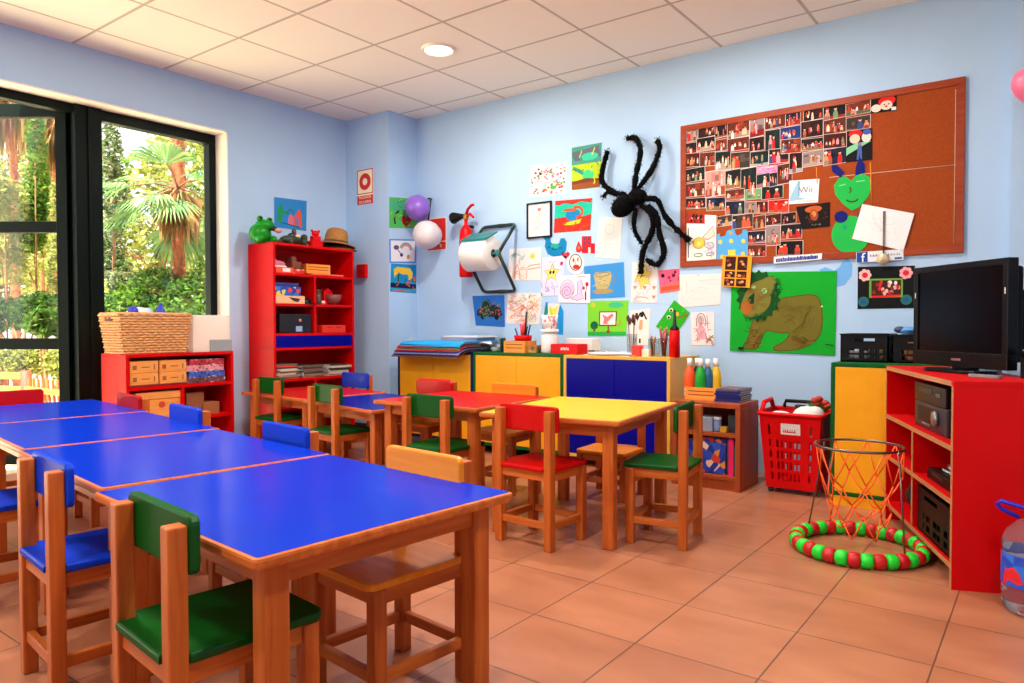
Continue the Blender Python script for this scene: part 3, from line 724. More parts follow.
m = MB(); m.prism(rrect(0.07, 0.11, 0.015), 0, 0.05, bev=0.005); m.box((0, 0, 0.07), (0.05, 0.08, 0.045), 0.008); m.ell((0, 0, 0.112), (0.026, 0.035, 0.026)); m.box((0, -0.035, 0.133), (0.02, 0.014, 0.02), 0.004); m.box((0, 0.035, 0.133), (0.02, 0.014, 0.02), 0.004); m.build('body', M_redplastic, t)
def hat(label, c, r, h, col, brimcol=None, tilt=0.0):
    t = thing('straw_hat', label, 'hat', c, 0, None, rot=(tilt, 0, 0)); mm = mat('straw_%d' % col[0], col, 0.75, noise=0.2, nscale=60, bump=0.3)
    m = MB(); m.lathe([(r*0.62, 0.012), (r*0.58, h*0.6), (r*0.5, h*0.9), (r*0.35, h), (0, h*0.96)], 28); m.build('crown', mm, t)
    m = MB(); m.lathe([(r*0.6, 0.018), (r*0.8, 0.012), (r, 0.0), (r, 0.004), (r*0.8, 0.017), (r*0.62, 0.024)], 28); m.build('brim', mm, t)
    m = MB(); m.lathe([(r*0.615, 0.02), (r*0.605, 0.04), (r*0.612, 0.04), (r*0.625, 0.02)], 28); m.build('hatband', mat('brown_band', (90, 50, 26), 0.7), t)
hat('flat brown hat lying under the tan straw hat', (SX1-0.15, fr_y(338), zs), 0.15, 0.035, (128, 74, 34))
hat('tan straw hat on top of the tall bookshelf', (SX1-0.15, fr_y(335), zs+0.036), 0.165, 0.15, (176, 118, 56), tilt=-0.13)

# ------------------------------------------------------------------ low red shelf under the window
LX1, LX0, LY0, LY1, LH = -4.75, -5.09, 2.225, 2.985, 0.775
low = thing('low_bookshelf', 'low red shelf unit under the window with the wicker basket on it', 'bookshelf', ((LX0+LX1)/2, (LY0+LY1)/2, 0))
open_shelf(low, LY1-LY0, LX1-LX0, LH, 0.022, [0.06, 0.322, 0.548], [(0.0, 0.07, 0.545-0.006)], M_red)
def lx_y(u, v=370): return at_x(u, v, LX1-0.02).y
M_boxw = wood('plywood_box', (222, 140, 62), (238, 162, 86), 0.5, axis=1)
zl = 0.5595
for (uu, k, lb) in ((144, 0, 'lower left wooden domino box on the low red shelf'), (173, 0, 'lower right wooden domino box on the low red shelf'), (144, 1, 'upper left wooden domino box on the low red shelf'), (173, 1, 'upper right wooden domino box on the low red shelf')):
    t = thing('wooden_box', lb, 'box', (LX1-0.10, lx_y(uu), zl+0.013+k*0.078), 0, 'plywood domino boxes')
    m = MB(); m.box((0, 0, 0.038), (0.17, 0.185, 0.076), 0.003); m.mi = 1
    m.bx(0.0848, 0.0856, -0.075, -0.05, 0.022, 0.05); m.bx(0.0848, 0.0856, -0.02, 0.035, 0.034, 0.040); m.bx(0.0848, 0.0856, 0.062, 0.07, 0.02, 0.055)
    m.build('body', [M_boxw, mat('burnt_mark', (150, 84, 40), 0.6)], t)
    m = MB(); m.bx(0.02, 0.0853, -0.0925, 0.0925, 0.0762, 0.0772); m.build('lid', M_boxw, t)
boxthing('tray', 'dark red tray under the wooden domino boxes', 'tray', (LX1-0.11, lx_y(158), zl), (0.2, 0.40, 0.0125), [mat('dark_red_tray', (120, 20, 20), 0.5)])
# board games on the right of that shelf
rows = [('dark print', (110, 60, 70), 0.30), ('blue print', (50, 90, 190), 0.27), ('pink print', (226, 140, 150), 0.28), ('red print', (180, 40, 60), 0.26)]
z = zl
for k, (nm, c, w_) in enumerate(rows):
    boxthing('board_game', ['bottom', 'second', 'third', 'topmost'][k]+' board game with '+nm+' on the low red shelf', 'board game', (LX1-0.12, 2.78+0.012*(k % 2), z), (0.2, w_, 0.041), [pattern_mat('game_'+nm.replace(' ', '_'), [c, c, tuple(int(v*0.7+60) for v in c), c, tuple(int(v*0.6) for v in c), c, c, tuple(int(v*0.8) for v in c), (226, 216, 214)], 60)], rz=0.02*(k % 2), group='board games piled on the low red shelf')
    z += 0.0413
t = thing('wooden_chest', 'pale wooden chest with a red mark on the bottom of the low red shelf', 'box', (LX1-0.13, lx_y(159, 405), 0.333))
m = MB(); m.box((0, 0, 0.068), (0.22, 0.30, 0.136), 0.004); m.build('body', M_boxw, t)
m = MB(); m.box((0, 0, 0.162), (0.225, 0.305, 0.05), 0.006); m.build('lid', M_boxw, t)
m = MB(); m.prism(circ(0.022, 12, 0.02, 0.1), 0.1095, 0.1115, axis='x'); m.build('emblem', mat('red_emblem', (200, 60, 40), 0.5), t)
boxthing('card_box', 'brown card box on the bottom right of the low red shelf', 'box', (LX1-0.14, lx_y(197, 405), 0.333), (0.2, 0.13, 0.16), [mat('brown_cardboard', (138, 80, 48), 0.6)])
boxthing('card_box', 'small brown card box in the low red shelf beside the divider', 'box', (LX1-0.1, lx_y(212, 405), 0.333), (0.15, 0.12, 0.085), [mat('tan_cardboard', (156, 90, 54), 0.6)])
# wicker basket
def wicker(name, label, c, w0, d0, w1, d1, h, rz):
    """woven tapered basket: bottom w0 x d0, top w1 x d1 (w along y)"""
    t = thing(name, label, 'basket', c, rz)
    m = MB(); rows_, cols_ = 15, 56
    def per(i, s):   # point on the rounded rectangle perimeter, s in 0..1
        f_ = i/rows_; wy = w0+(w1-w0)*f_; dx = d0+(d1-d0)*f_
        P = 2*(wy+dx); q = s*P
        if q < wy: return Vector((dx/2, -wy/2+q, 0)), Vector((1, 0, 0))
        q -= wy
        if q < dx: return Vector((dx/2-q, wy/2, 0)), Vector((0, 1, 0))
        q -= dx
        if q < wy: return Vector((-dx/2, wy/2-q, 0)), Vector((-1, 0, 0))
        q -= wy
        return Vector((-dx/2+q, -wy/2, 0)), Vector((0, -1, 0))
    for i in range(rows_):
        path = []
        for k in range(cols_*2):
            p, n = per(i+0.5, k/(cols_*2))
            off = 0.0045*(1 if ((k//2+i) % 2) else -1)
            path.append(p + n*off + Vector((0, 0, (i+0.5)*h/rows_)))
        m.tube(path, h/rows_*0.5, 6, closed=True)
    m.build('weave', mat('wicker_cane', (228, 164, 102), 0.55, noise=0.25, nscale=50), t)
    m = MB(); m.bx(-d0/2, d0/2, -w0/2, w0/2, 0.0, 0.012); m.build('base', mat('wicker_dark', (150, 90, 50), 0.6), t)
    m = MB(); path = [per(rows_, k/40)[0]+Vector((0, 0, h)) for k in range(40)]; m.tube(path, 0.011, 8, closed=True); m.build('rim', mat('wicker_cane', (0, 0, 0)), t)
    m = MB(); m.bx(-0.05, 0.05, -w1/2-0.008, -w1/2-0.001, h*0.82, h*0.92); m.build('handle_hole_shade', mat('hole_shade', (90, 44, 24), 0.7), t)  # dark slab in place of an opening; the hole's shade is its colour
    return t
wb = Vector((LX1-0.155, 2.435, LH))
wicker('wicker_basket', 'wicker basket with blue toys on the low red shelf', wb, 0.41, 0.26, 0.475, 0.30, 0.262, 0)
M_toyblue = mat('toy_blue', (40, 50, 190), 0.4)
t = thing('toy_car', 'white and blue toy poking out of the wicker basket', 'toy', (wb.x+0.02, wb.y-0.06, LH+0.19))
m = MB(); m.ell((0, 0, 0.06), (0.06, 0.085, 0.06)); m.build('body', M_paper, t)
m = MB(); m.ell((0.02, -0.045, 0.09), (0.045, 0.03, 0.035)); m.build('cap', M_toyblue, t)
m = MB(); m.ell((-0.005, 0.06, 0.075), (0.04, 0.04, 0.04)); m.build('tip', mat('pale_blue_toy', (190, 200, 235), 0.5), t)
t = thing('party_hat', 'blue pointed cone hat in the wicker basket', 'toy', (wb.x+0.02, wb.y+0.09, LH+0.19))
m = MB(); m.lathe([(0.06, 0.0), (0.035, 0.08), (0.006, 0.145), (0, 0.15)], 18); m.build('cone', M_toyblue, t)
m = MB(); m.lathe([(0.062, 0.0), (0.058, 0.012), (0.066, 0.012), (0.07, 0.0)], 18); m.build('band', mat('silver_band', (190, 196, 215), 0.4), t)
# translucent storage box
t = thing('storage_box', 'translucent white storage box beside the wicker basket', 'box', (LX1-0.15, 2.83, LH))
M_milky = bpy.data.materials.new('milky_plastic'); M_milky.use_nodes = True; nt = M_milky.node_tree; nt.nodes.clear()
o_ = nt.nodes.new('ShaderNodeOutputMaterial'); mx_ = nt.nodes.new('ShaderNodeMixShader'); d_ = nt.nodes.new('ShaderNodeBsdfDiffuse'); t_ = nt.nodes.new('ShaderNodeBsdfTranslucent')
d_.inputs['Color'].default_value = lin((252, 246, 240)); t_.inputs['Color'].default_value = lin((255, 246, 238)); mx_.inputs['Fac'].default_value = 0.62
nt.links.new(d_.outputs[0], mx_.inputs[1]); nt.links.new(t_.outputs[0], mx_.inputs[2]); nt.links.new(mx_.outputs[0], o_.inputs['Surface'])
m = MB(); a, b_, h, q = 0.13, 0.14, 0.258, 0.004
m.bx(-a, a, -b_, b_, 0, q); m.bx(-a, -a+q, -b_, b_, q, h); m.bx(a-q, a, -b_, b_, q, h); m.bx(-a+q, a-q, -b_, -b_+q, q, h); m.bx(-a+q, a-q, b_-q, b_, q, h); m.build('body', M_milky, t)
m = MB(); m.bx(-a-0.006, a+0.006, -b_-0.006, b_+0.006, h-0.014, h-0.009); m.build('rim', M_milky, t) if False else m.bm.free()
boxthing('grey_box', 'grey box standing in front of the translucent storage box', 'box', (LX1-0.013, 2.895, LH), (0.014, 0.165, 0.085), [mat('grey_plastic', (150, 158, 160), 0.4)])
# ------------------------------------------------------------------ right side of the room
# red media cabinet standing askew
P0 = Vector((-0.285, 3.03, 0)); ddir = Vector((-0.374, 0.927, 0)).normalized(); ndir = Vector((0.927, 0.374, 0)).normalized()
CL, CD, CHH = 1.0, 0.34, 0.756
cang = math.atan2(ddir.y, ddir.x)          # local x runs along the front from the near corner, local y points to the room
cab = thing('media_cabinet', 'open red media cabinet under the television', 'cabinet', P0, cang)
# local +x = ddir ; local +y = rot90(ddir) = (-ddir.y, ddir.x) -> points to the room (-x)
m = MB(); bd = 0.02
M_edge = wood('beech_edge', (176, 116, 74), (196, 138, 92), axis=0)
m.bx(0, CL, -CD, 0, CHH-bd, CHH, 0.001); m.mi = 1; m.bx(bd, CL-bd, -0.001, 0.0015, CHH-bd, CHH-0.001)
m.build('top', [M_red, M_edge], cab)
for (xa, xb) in ((0, bd), (CL-bd, CL)):
    m = MB(); m.bx(xa, xb, -CD, 0, 0, CHH-bd); m.mi = 1; m.bx(xa+0.001, xb-0.001, -0.001, 0.0015, 0.0, CHH-bd)
    m.build('side_panel', [M_red, M_edge], cab)
for zz in (0.082, 0.315, 0.51):
    m = MB(); m.bx(bd, CL-bd, -CD+0.01, -0.001, zz-bd/2, zz+bd/2); m.mi = 1; m.bx(bd, CL-bd, -0.002, 0.001, zz-bd/2+0.001, zz+bd/2-0.001)
    m.build('shelf', [M_red, M_edge], cab)
xd = 0.525
for (za, zb_) in ((0.092, 0.305), (0.325, 0.50)):
    m = MB(); m.bx(xd-bd/2, xd+bd/2, -CD+0.01, -0.001, za, zb_); m.mi = 1; m.bx(xd-bd/2+0.001, xd+bd/2-0.001, -0.002, 0.001, za, zb_)
    m.build('divider', [M_red, M_edge], cab)
m = MB(); m.bx(bd, CL-bd, -CD, -CD+0.01, 0, CHH-bd); m.build('back_panel', M_red, cab)
def cabp(x, y, z): return P0 + ddir*x + Vector((-ddir.y, ddir.x, 0))*y + Vector((0, 0, z))
M_dk = mat('dark_grey_metal', (30, 30, 34), 0.35)
# stereo and video recorder on the upper shelf
t = thing('stereo', 'dark grey stereo with a round dial on the upper shelf of the red cabinet', 'stereo', cabp(0.41, -0.18, 0.5205), cang)
m = MB(); m.box((0, 0, 0.055), (0.44, 0.29, 0.11), 0.006); m.mi = 1; m.box((0.06, 0.146, 0.06), (0.2, 0.004, 0.06), 0.001); m.build('body', [mat('grey_stereo', (46, 46, 52), 0.35, spec=0.3), M_black], t)
m = MB(Matrix.Translation((-0.09, 0.147, 0.06)) @ Matrix.Rotation(-PI/2, 4, 'X')); m.lathe([(0, 0), (0.03, 0), (0.032, 0.004), (0.03, 0.012), (0, 0.013)], 24); m.build('dial', mat('silver_dial', (150, 150, 150), 0.3, metal=0.7), t)
for k in range(4):
    m = MB(); m.box((0.0+0.03*k, 0.147, 0.022), (0.02, 0.006, 0.01), 0.002); m.build('button', mat('silver_dial', (0, 0, 0)), t)
t = thing('video_recorder', 'black video recorder on top of the stereo', 'video recorder', cabp(0.42, -0.18, 0.631), cang)
m = MB(); m.box((0, 0, 0.04), (0.43, 0.29, 0.08), 0.004); m.build('body', mat('black_case2', (10, 10, 12), 0.35, spec=0.3), t)
m = MB(); m.box((0.05, 0.1455, 0.052), (0.18, 0.003, 0.022), 0.001); m.build('tape_flap', M_dk, t)
m = MB(); m.box((-0.12, 0.1455, 0.045), (0.06, 0.003, 0.018), 0.001); m.build('display', mat('dim_display', (50, 60, 66), 0.2), t)
# books / discs in the right middle compartment
t = thing('disc_player', 'black disc player on the middle shelf of the red cabinet', 'disc player', cabp(0.24, -0.17, 0.3255), cang)
m = MB(); m.box((0, 0, 0.022), (0.36, 0.28, 0.044), 0.004); m.build('body', M_black, t)
m = MB(); m.box((0.04, 0.1405, 0.028), (0.14, 0.003, 0.012)); m.build('tray', M_dk, t)
book_mesh('notebook', 'dark notebook lying on the black disc player', cabp(0.22, -0.16, 0.3701), 0.24, 0.18, 0.014, mat('dark_cover', (40, 36, 40), 0.4), rz=cang+0.1, flat=True)
book_mesh('notebook', 'pale grey notebook on top of the dark notebook', cabp(0.21, -0.15, 0.3845), 0.22, 0.17, 0.012, mat('pale_cover', (150, 140, 130), 0.4), rz=cang-0.12, flat=True)
# left middle compartment: black box and a white folder
boxthing('speaker_box', 'black speaker box in the left middle compartment of the red cabinet', 'speaker', cabp(0.80, -0.2, 0.3255), (0.16, 0.2, 0.165), [M_black], rz=cang)
t = thing('ring_binder', 'white paper file leaning beside the cabinet divider', 'file', cabp(0.565, -0.14, 0.3255), cang)
m = MB(); m.box((0, 0, 0.08), (0.03, 0.22, 0.15), 0.003, rot=(0, 0.08, 0)); m.build('cover', M_paper, t)
def crate_panel(m, A, B, C, D, xs, zs, hole, th):
    """A,B bottom left/right, D,C top left/right; cells of the grid that are not holes become solid"""
    A, B, C, D = map(Vector, (A, B, C, D)); n = (B-A).cross(D-A).normalized()*th
    def Q(s, t_): return (A*(1-s)+B*s)*(1-t_)+(D*(1-s)+C*s)*t_
    for i in range(len(xs)-1):
        for j in range(len(zs)-1):
            if hole(i, j): continue
            q = [Q(xs[i], zs[j]), Q(xs[i+1], zs[j]), Q(xs[i+1], zs[j+1]), Q(xs[i], zs[j+1])]
            vs = [m.bm.verts.new(p) for p in q] + [m.bm.verts.new(p-n) for p in q]
            fs = [(0, 1, 2, 3), (7, 6, 5, 4)]
            def nb(i2, j2): return i2 < 0 or j2 < 0 or i2 >= len(xs)-1 or j2 >= len(zs)-1 or hole(i2, j2)
            if nb(i, j-1): fs.append((0, 4, 5, 1))
            if nb(i+1, j): fs.append((1, 5, 6, 2))
            if nb(i, j+1): fs.append((2, 6, 7, 3))
            if nb(i-1, j): fs.append((3, 7, 4, 0))
            m._fin(vs, [m.bm.faces.new([vs[k] for k in f]) for f in fs])
def plastic_crate(label, c, w, d, h, rz, mm, handle=(0.22, 0.62, 0.80, 0.9), slots=None, group=None, th=0.006, taper=0.0, name='plastic_crate'):
    t = thing(name, label, 'crate', c, rz, group)
    m = MB(); m.bx(-w/2, w/2, -d/2, d/2, 0, 0.008); m.build('base', mm, t)
    def side(A, B, C, D):
        m = MB()
        h0, h1, z0, z1 = handle
        xs = [0, h0, h1, 1] if not slots else sorted({0, 1, h0, h1} | {round(0.08+k*0.84/8, 4) for k in range(9)})
        zs = [0, z0, z1, 1] if not slots else [0, 0.12, 0.26, 0.34, 0.48, 0.56, z0, z1, 1]
        def hole(i, j):
            xm, zm = (xs[i]+xs[i+1])/2, (zs[j]+zs[j+1])/2
            if h0 < xm < h1 and z0 < zm < z1: return True
            if slots and 0.08 < xm < 0.92 and (0.12 < zm < 0.26 or 0.34 < zm < 0.48): return i % 2 == 0
            return False
        crate_panel(m, A, B, C, D, xs, zs, hole, th); m.build('side', mm, t)
    W, D_ = w/2, d/2
    side((-W, -D_, 0.0), (W, -D_, 0.0), (W, -D_, h), (-W, -D_, h)); side((W, D_, 0.0), (-W, D_, 0.0), (-W, D_, h), (W, D_, h))
    side((W, -D_, 0.0), (W, D_, 0.0), (W, D_, h), (W, -D_, h)); side((-W, D_, 0.0), (-W, -D_, 0.0), (-W, -D_, h), (-W, D_, h))
    m = MB(); W2, D2 = W+0.004, D_+0.004
    m.bx(-W2, W2, -D2, -D2+0.01, h, h+0.007); m.bx(-W2, W2, D2-0.01, D2, h, h+0.007); m.bx(-W2, -W2+0.01, -D2+0.01, D2-0.01, h, h+0.007); m.bx(W2-0.01, W2, -D2+0.01, D2-0.01, h, h+0.007)
    m.build('rim', mm, t)
    return t
M_blk = mat('black_crate_plastic', (8, 7, 9), 0.45, spec=0.2)
# bottom compartment crate spilling out of the red cabinet, with a black bag behind it
plastic_crate('black plastic crate in the bottom of the red cabinet', cabp(0.275, -0.164, 0.0925), 0.42, 0.30, 0.18, cang, M_blk, slots=True)
t = thing('black_bag', 'black cloth bag in the bottom left of the red cabinet', 'bag', cabp(0.74, -0.15, 0.0925))
m = MB(); m.ell((0, 0, 0.08), (0.12, 0.12, 0.08)); m.ell((0.02, -0.03, 0.14), (0.07, 0.08, 0.045)); m.build('body', mat('black_cloth', (16, 15, 18), 0.85, noise=0.3, nscale=40, bump=0.5), t)
m = MB(); m.tube([(-0.06, 0, 0.14), (-0.05, 0, 0.185), (0.05, 0, 0.19), (0.07, 0, 0.14)], 0.008); m.build('strap', M_black, t)
# black crates on the green-edged cabinet
zc = 0.757
pL = at_y(841, 363, 4.22)
t = plastic_crate('black plastic crate by the green lion painting, on the green-edged cabinet', (-0.812, 4.36, zc), 0.235, 0.26, 0.145, 0, M_blk, handle=(0.28, 0.72, 0.74, 0.88), slots=True)
t2 = plastic_crate('black plastic crate half hidden behind the television', (-0.555, 4.36, zc), 0.245, 0.26, 0.14, 0, M_blk, handle=(0.3, 0.7, 0.74, 0.88), slots=True)
for k, (lb, x, y, c, s) in enumerate((('pale yellow toy block inside the crate by the lion painting', -0.76, 4.30, (206, 170, 110), (0.07, 0.06, 0.09)), ('pale grey toy car inside the crate by the lion painting', -0.86, 4.31, (150, 150, 150), (0.1, 0.06, 0.05)), ('dull orange toy block inside the crate behind the television', -0.60, 4.31, (180, 110, 50), (0.06, 0.06, 0.1)))):
    boxthing('toy_block', lb, 'toy', (x, y, zc+0.0085), s, [mat('toy_col_%d' % k, c, 0.5)], bev=0.01)
t = thing('toy_plane', 'small blue toy plane lying on the black crates', 'toy', (-0.60, 4.29, zc+0.1475))
m = MB(); m.ell((0, 0, 0.022), (0.07, 0.022, 0.02)); m.box((0.0, 0, 0.024), (0.03, 0.15, 0.006), 0.002); m.box((0.06, 0, 0.035), (0.02, 0.06, 0.005), 0.001); m.box((0.062, 0, 0.045), (0.02, 0.005, 0.03), 0.001); m.build('body', mat('toy_sky_blue', (70, 150, 220), 0.4), t)
m = MB(); m.ell((-0.05, 0, 0.026), (0.03, 0.018, 0.018)); m.build('nose', mat('slate_blue_toy', (50, 70, 110), 0.4), t)
# television
TV0, TV1 = Vector((-0.505, 3.80, 0)), Vector((-0.128, 3.39, 0))
tc = (TV0+TV1)/2; tw = (TV1-TV0).length; ta = math.atan2(TV1.y-TV0.y, TV1.x-TV0.x)   # local x to the right, screen faces -y
tv = thing('television', 'black flat television on the red cabinet', 'television', (tc.x, tc.y, CHH), ta)
TVH, TZ = 0.438, 0.024
M_tv = mat('glossy_black_bezel', (6, 5, 6), 0.3, spec=0.25)
m = MB(); fw = 0.028
m.bx(-tw/2, tw/2, -0.02, 0.025, TZ+TVH-fw, TZ+TVH, 0.003); m.bx(-tw/2, tw/2, -0.02, 0.025, TZ, TZ+0.062, 0.003); m.bx(-tw/2, -tw/2+fw, -0.02, 0.025, TZ+0.06, TZ+TVH-fw+0.002, 0.003); m.bx(tw/2-fw, tw/2, -0.02, 0.025, TZ+0.06, TZ+TVH-fw+0.002, 0.003)
bz_ = m.build('bezel', M_tv, tv)
m = MB(); m.bx(-tw/2+fw-0.001, tw/2-fw+0.001, -0.013, -0.008, TZ+0.061, TZ+TVH-fw+0.001); m.build('screen', mat('tv_screen', (6, 5, 6), 0.15, spec=0.2), tv)
m = MB(); m.bx(-tw/2+0.012, tw/2-0.012, 0.0255, 0.06, TZ+0.03, TZ+TVH-0.03, 0.01); m.bx(-tw*0.1, tw*0.47, 0.06, 0.10, TZ+0.08, TZ+TVH*0.72, 0.012); m.build('rear_housing', mat('matt_black', (8, 8, 9), 0.5, spec=0.2), tv)
m = MB(); m.prism(rrect(0.30, 0.17, 0.06), 0.0, 0.014, bev=0.003); m.bx(-0.05, 0.05, 0.0, 0.05, 0.012, TZ+0.05, 0.004); m.build('stand', M_tv, tv)
m = MB(); m.bx(-0.028, 0.028, -0.0208, -0.0198, TZ+0.026, TZ+0.036); m.build('badge', mat('dull_silver_badge', (130, 90, 96), 0.4), bz_)
for sx in (-1, 1):
    m = MB(); m.bx(sx*(tw/2-0.014)-0.0025, sx*(tw/2-0.014)+0.0025, -0.0208, -0.0198, TZ+TVH-0.14, TZ+TVH-0.115) ; m.build('sticker', M_paper, bz_)
t = thing('remote_control', 'silver remote control lying in front of the television', 'remote control', (at_z(985, 378, CHH).x, at_z(985, 378, CHH).y, CHH), ta+0.3)
m = MB(); m.prism(rrect(0.12, 0.032, 0.012), 0, 0.014, bev=0.003); m.build('body', mat('silver_plastic', (130, 130, 134), 0.35), t)
m = MB()
for i in range(6):
    for j in range(2): m.box((-0.045+0.018*i, -0.007+0.014*j, 0.0146), (0.009, 0.007, 0.002))
m.build('buttons', M_black, t)
t = thing('telephone', 'black telephone at the right end of the red cabinet', 'telephone', (0.0, 3.31, CHH), cang+PI/2)
m = MB(); m.prism([(-0.075, 0), (0.075, 0), (0.075, 0.075), (0.03, 0.075), (-0.075, 0.03)], -0.085, 0.085, axis='y', bev=0.004); m.build('body', M_blk, t)
m = MB(); m.tube([(0.05, -0.1, 0.085), (0.05, -0.07, 0.1), (0.05, 0.07, 0.1), (0.05, 0.1, 0.085)], [0.02, 0.014, 0.014, 0.02]); m.build('handset', M_blk, t)

# ------------------------------------------------------------------ red shopping basket
bx, by = -1.178, 4.32
sb = thing('shopping_basket', 'red plastic shopping basket on wheels full of toys', 'basket', (bx, by, 0), 0.02)
W1, W0, D1, D0, Z0, Z1 = 0.335, 0.275, 0.34, 0.26, 0.035, 0.455
def sbp(sx, sy, t_): return Vector((sx*(W0+(W1-W0)*t_)/2, sy*(D0+(D1-D0)*t_)/2, Z0+(Z1-Z0)*t_))
xs = [0, 0.13, 0.17, 0.26, 0.305, 0.335, 0.38, 0.41, 0.455, 0.485, 0.53, 0.56, 0.605, 0.635, 0.68, 0.83, 0.87, 1]
zs = [0, 0.10, 0.205, 0.25, 0.355, 0.40, 0.505, 0.55, 0.65, 0.72, 0.86, 1]
holex = {1, 3, 5, 7, 9, 11, 13, 15}
def sbhole(i, j):
    if i in holex and j in (1, 3, 5, 7): return True
    return i in (1, 15) and j == 9
for (a, b2) in (((-1, -1), (1, -1)), ((1, 1), (-1, 1)), ((1, -1), (1, 1)), ((-1, 1), (-1, -1))):
    m = MB(); crate_panel(m, sbp(*a, 0), sbp(*b2, 0), sbp(*b2, 1), sbp(*a, 1), xs, zs, sbhole, 0.004); m.build('side', M_redplastic, sb)
m = MB(); m.bx(-W0/2, W0/2, -D0/2, D0/2, Z0-0.004, Z0+0.006); m.build('base', M_redplastic, sb)
m = MB(); rp = [Vector((p[0], p[1], Z1)) for p in rrect(W1+0.012, D1+0.012, 0.025)]
m.tube(rp, 0.012, 8, closed=True); m.build('rim', M_redplastic, sb)
m = MB(); m.tube([(-W1/2, -0.12, Z1), (-W1/2, -0.07, Z1+0.055), (-W1/2, 0.07, Z1+0.06), (-W1/2, 0.12, Z1)], 0.013); m.build('handle', M_redplastic, sb)
m = MB(); m.tube([(-W1/2+0.05, D1/2, Z1+0.01), (-W1/2+0.06, D1/2-0.01, Z1+0.045), (W1/2-0.06, D1/2-0.01, Z1+0.045), (W1/2-0.05, D1/2, Z1+0.01)], 0.011); m.build('handle', M_black, sb)
for sx in (-1, 1):
    for sy in (-1, 1):
        m = MB(); m.box((sx*0.12, sy*0.10, 0.03), (0.03, 0.03, 0.012)); m.M = Matrix.Translation((sx*0.12, sy*0.10, 0.0165)) @ Matrix.Rotation(PI/2, 4, 'Y'); m.lathe([(0, -0.011), (0.013, -0.011), (0.0165, -0.006), (0.0165, 0.006), (0.013, 0.011), (0, 0.011)], 16); m.build('caster', M_caster, sb)
zl_ = 0.80
lab = MB(); yv = sbp(0, -1, 0.83)
sl_ = (D1-D0)/2/(Z1-Z0)
a_ = math.atan(sl_)
lab.box((0.005, 0, 0), (0.105, 0.002, 0.062), 0, rot=(a_, 0, 0)); lab.mi = 1
rg = random.Random(3)
for (zz, n, hh) in ((0.014, 5, 0.014), (-0.010, 6, 0.02)):
    x = -0.035
    for k in range(n):
        w_ = rg.uniform(0.007, 0.014)
        lab.box((x+w_/2, -0.0012-zz*0*sl_, zz), (w_*0.35, 0.0012, hh), 0, rot=(a_, 0.3, 0)); lab.box((x+w_/2, -0.0012, zz-hh*0.3), (w_, 0.0012, hh*0.3), 0, rot=(a_, 0.1, 0))
        x += w_+0.002
lo = lab.build('sticker', [M_paper, mat('sticker_red', (200, 30, 50), 0.5)], sb); lo.location = (0, yv.y-0.0022, yv.z-0.01)
# toys in the basket
t = thing('paper_bag', 'crumpled white bag in the red shopping basket', 'bag', (bx+0.07, by-0.06, 0.345))
m = MB(); m.ell((0, 0, 0.07), (0.09, 0.07, 0.085), 12, 8); m.ell((0.04, 0.01, 0.11), (0.05, 0.05, 0.045), 10, 7); m.build('body', M_paper, t)
t = thing('stuffed_cloth', 'white cloth showing over the rim of the red shopping basket', 'cloth', (bx-0.07, by-0.08, 0.36))
m = MB(); m.ell((0, 0, 0.05), (0.085, 0.06, 0.055), 12, 8); m.build('body', M_paper, t)
t = thing('artificial_flower', 'red and green artificial flowers in the red shopping basket', 'flowers', (bx+0.115, by+0.05, 0.36))
m = MB()
for k in range(9):
    m.ell((0.05*math.cos(k*2.1)*(0.5+0.06*k), 0.04*math.sin(k*2.1)*(0.5+0.06*k), 0.15+0.02*math.sin(k*1.7)), (0.024, 0.024, 0.018), 8, 6)
m.build('petals', mat('flower_red', (190, 50, 30), 0.6), t)
m = MB()
for k in range(10):
    a = k*2.4; m.face([(0, 0, 0.08), (0.05*math.cos(a), 0.05*math.sin(a), 0.13), (0.08*math.cos(a+0.25), 0.08*math.sin(a+0.25), 0.15), (0.05*math.cos(a+0.5), 0.05*math.sin(a+0.5), 0.12)])
m.tube([(0, 0, 0), (0, 0, 0.12)], 0.01); m.build('leaves', mat('flower_leaf', (50, 120, 40), 0.6), t)
t = thing('toy_boot', 'black toy boot in the red shopping basket', 'toy', (bx-0.0, by+0.06, 0.34))
m = MB(); m.tube([(0, 0, 0), (0, 0, 0.15)], [0.04, 0.03]); m.ell((0, -0.03, 0.03), (0.035, 0.06, 0.03)); m.build('body', M_black, t)

# ------------------------------------------------------------------ basketball hoop toy
hx, hy, HZ, HR, BR = -0.655, 3.325, 0.446, 0.172, 0.245
hp = thing('basketball_hoop', 'toy basketball hoop with orange net on a ring of green and red beads', 'toy', (hx, hy, 0))
NB = 34
M_bg = mat('bead_green', (20, 222, 50), 0.4); M_br = mat('bead_red', (196, 14, 22), 0.4)
for k in range(NB):
    a = 2*PI*k/NB+0.05
    m = MB(Matrix.Translation((BR*math.cos(a), BR*math.sin(a), 0.031)) @ Matrix.Rotation(a, 4, 'Z') @ Matrix.Rotation(PI/2, 4, 'X'))
    m.lathe([(0.008, -0.023), (0.022, -0.023), (0.029, -0.016), (0.031, -0.006), (0.031, 0.006), (0.029, 0.016), (0.022, 0.023), (0.008, 0.023)], 16)
    m.build('bead', M_bg if k % 2 else M_br, hp)
m = MB(); m.tube([(BR*math.cos(2*PI*k/40), BR*math.sin(2*PI*k/40), 0.031) for k in range(40)], 0.007, 8, closed=True); m.build('base_ring', M_black, hp)
M_rod = mat('dull_steel', (120, 112, 104), 0.3, metal=0.9)
m = MB(); m.tube([(HR*math.cos(2*PI*k/48), HR*math.sin(2*PI*k/48), HZ) for k in range(48)], 0.0055, 8, closed=True); m.build('hoop', M_rod, hp)
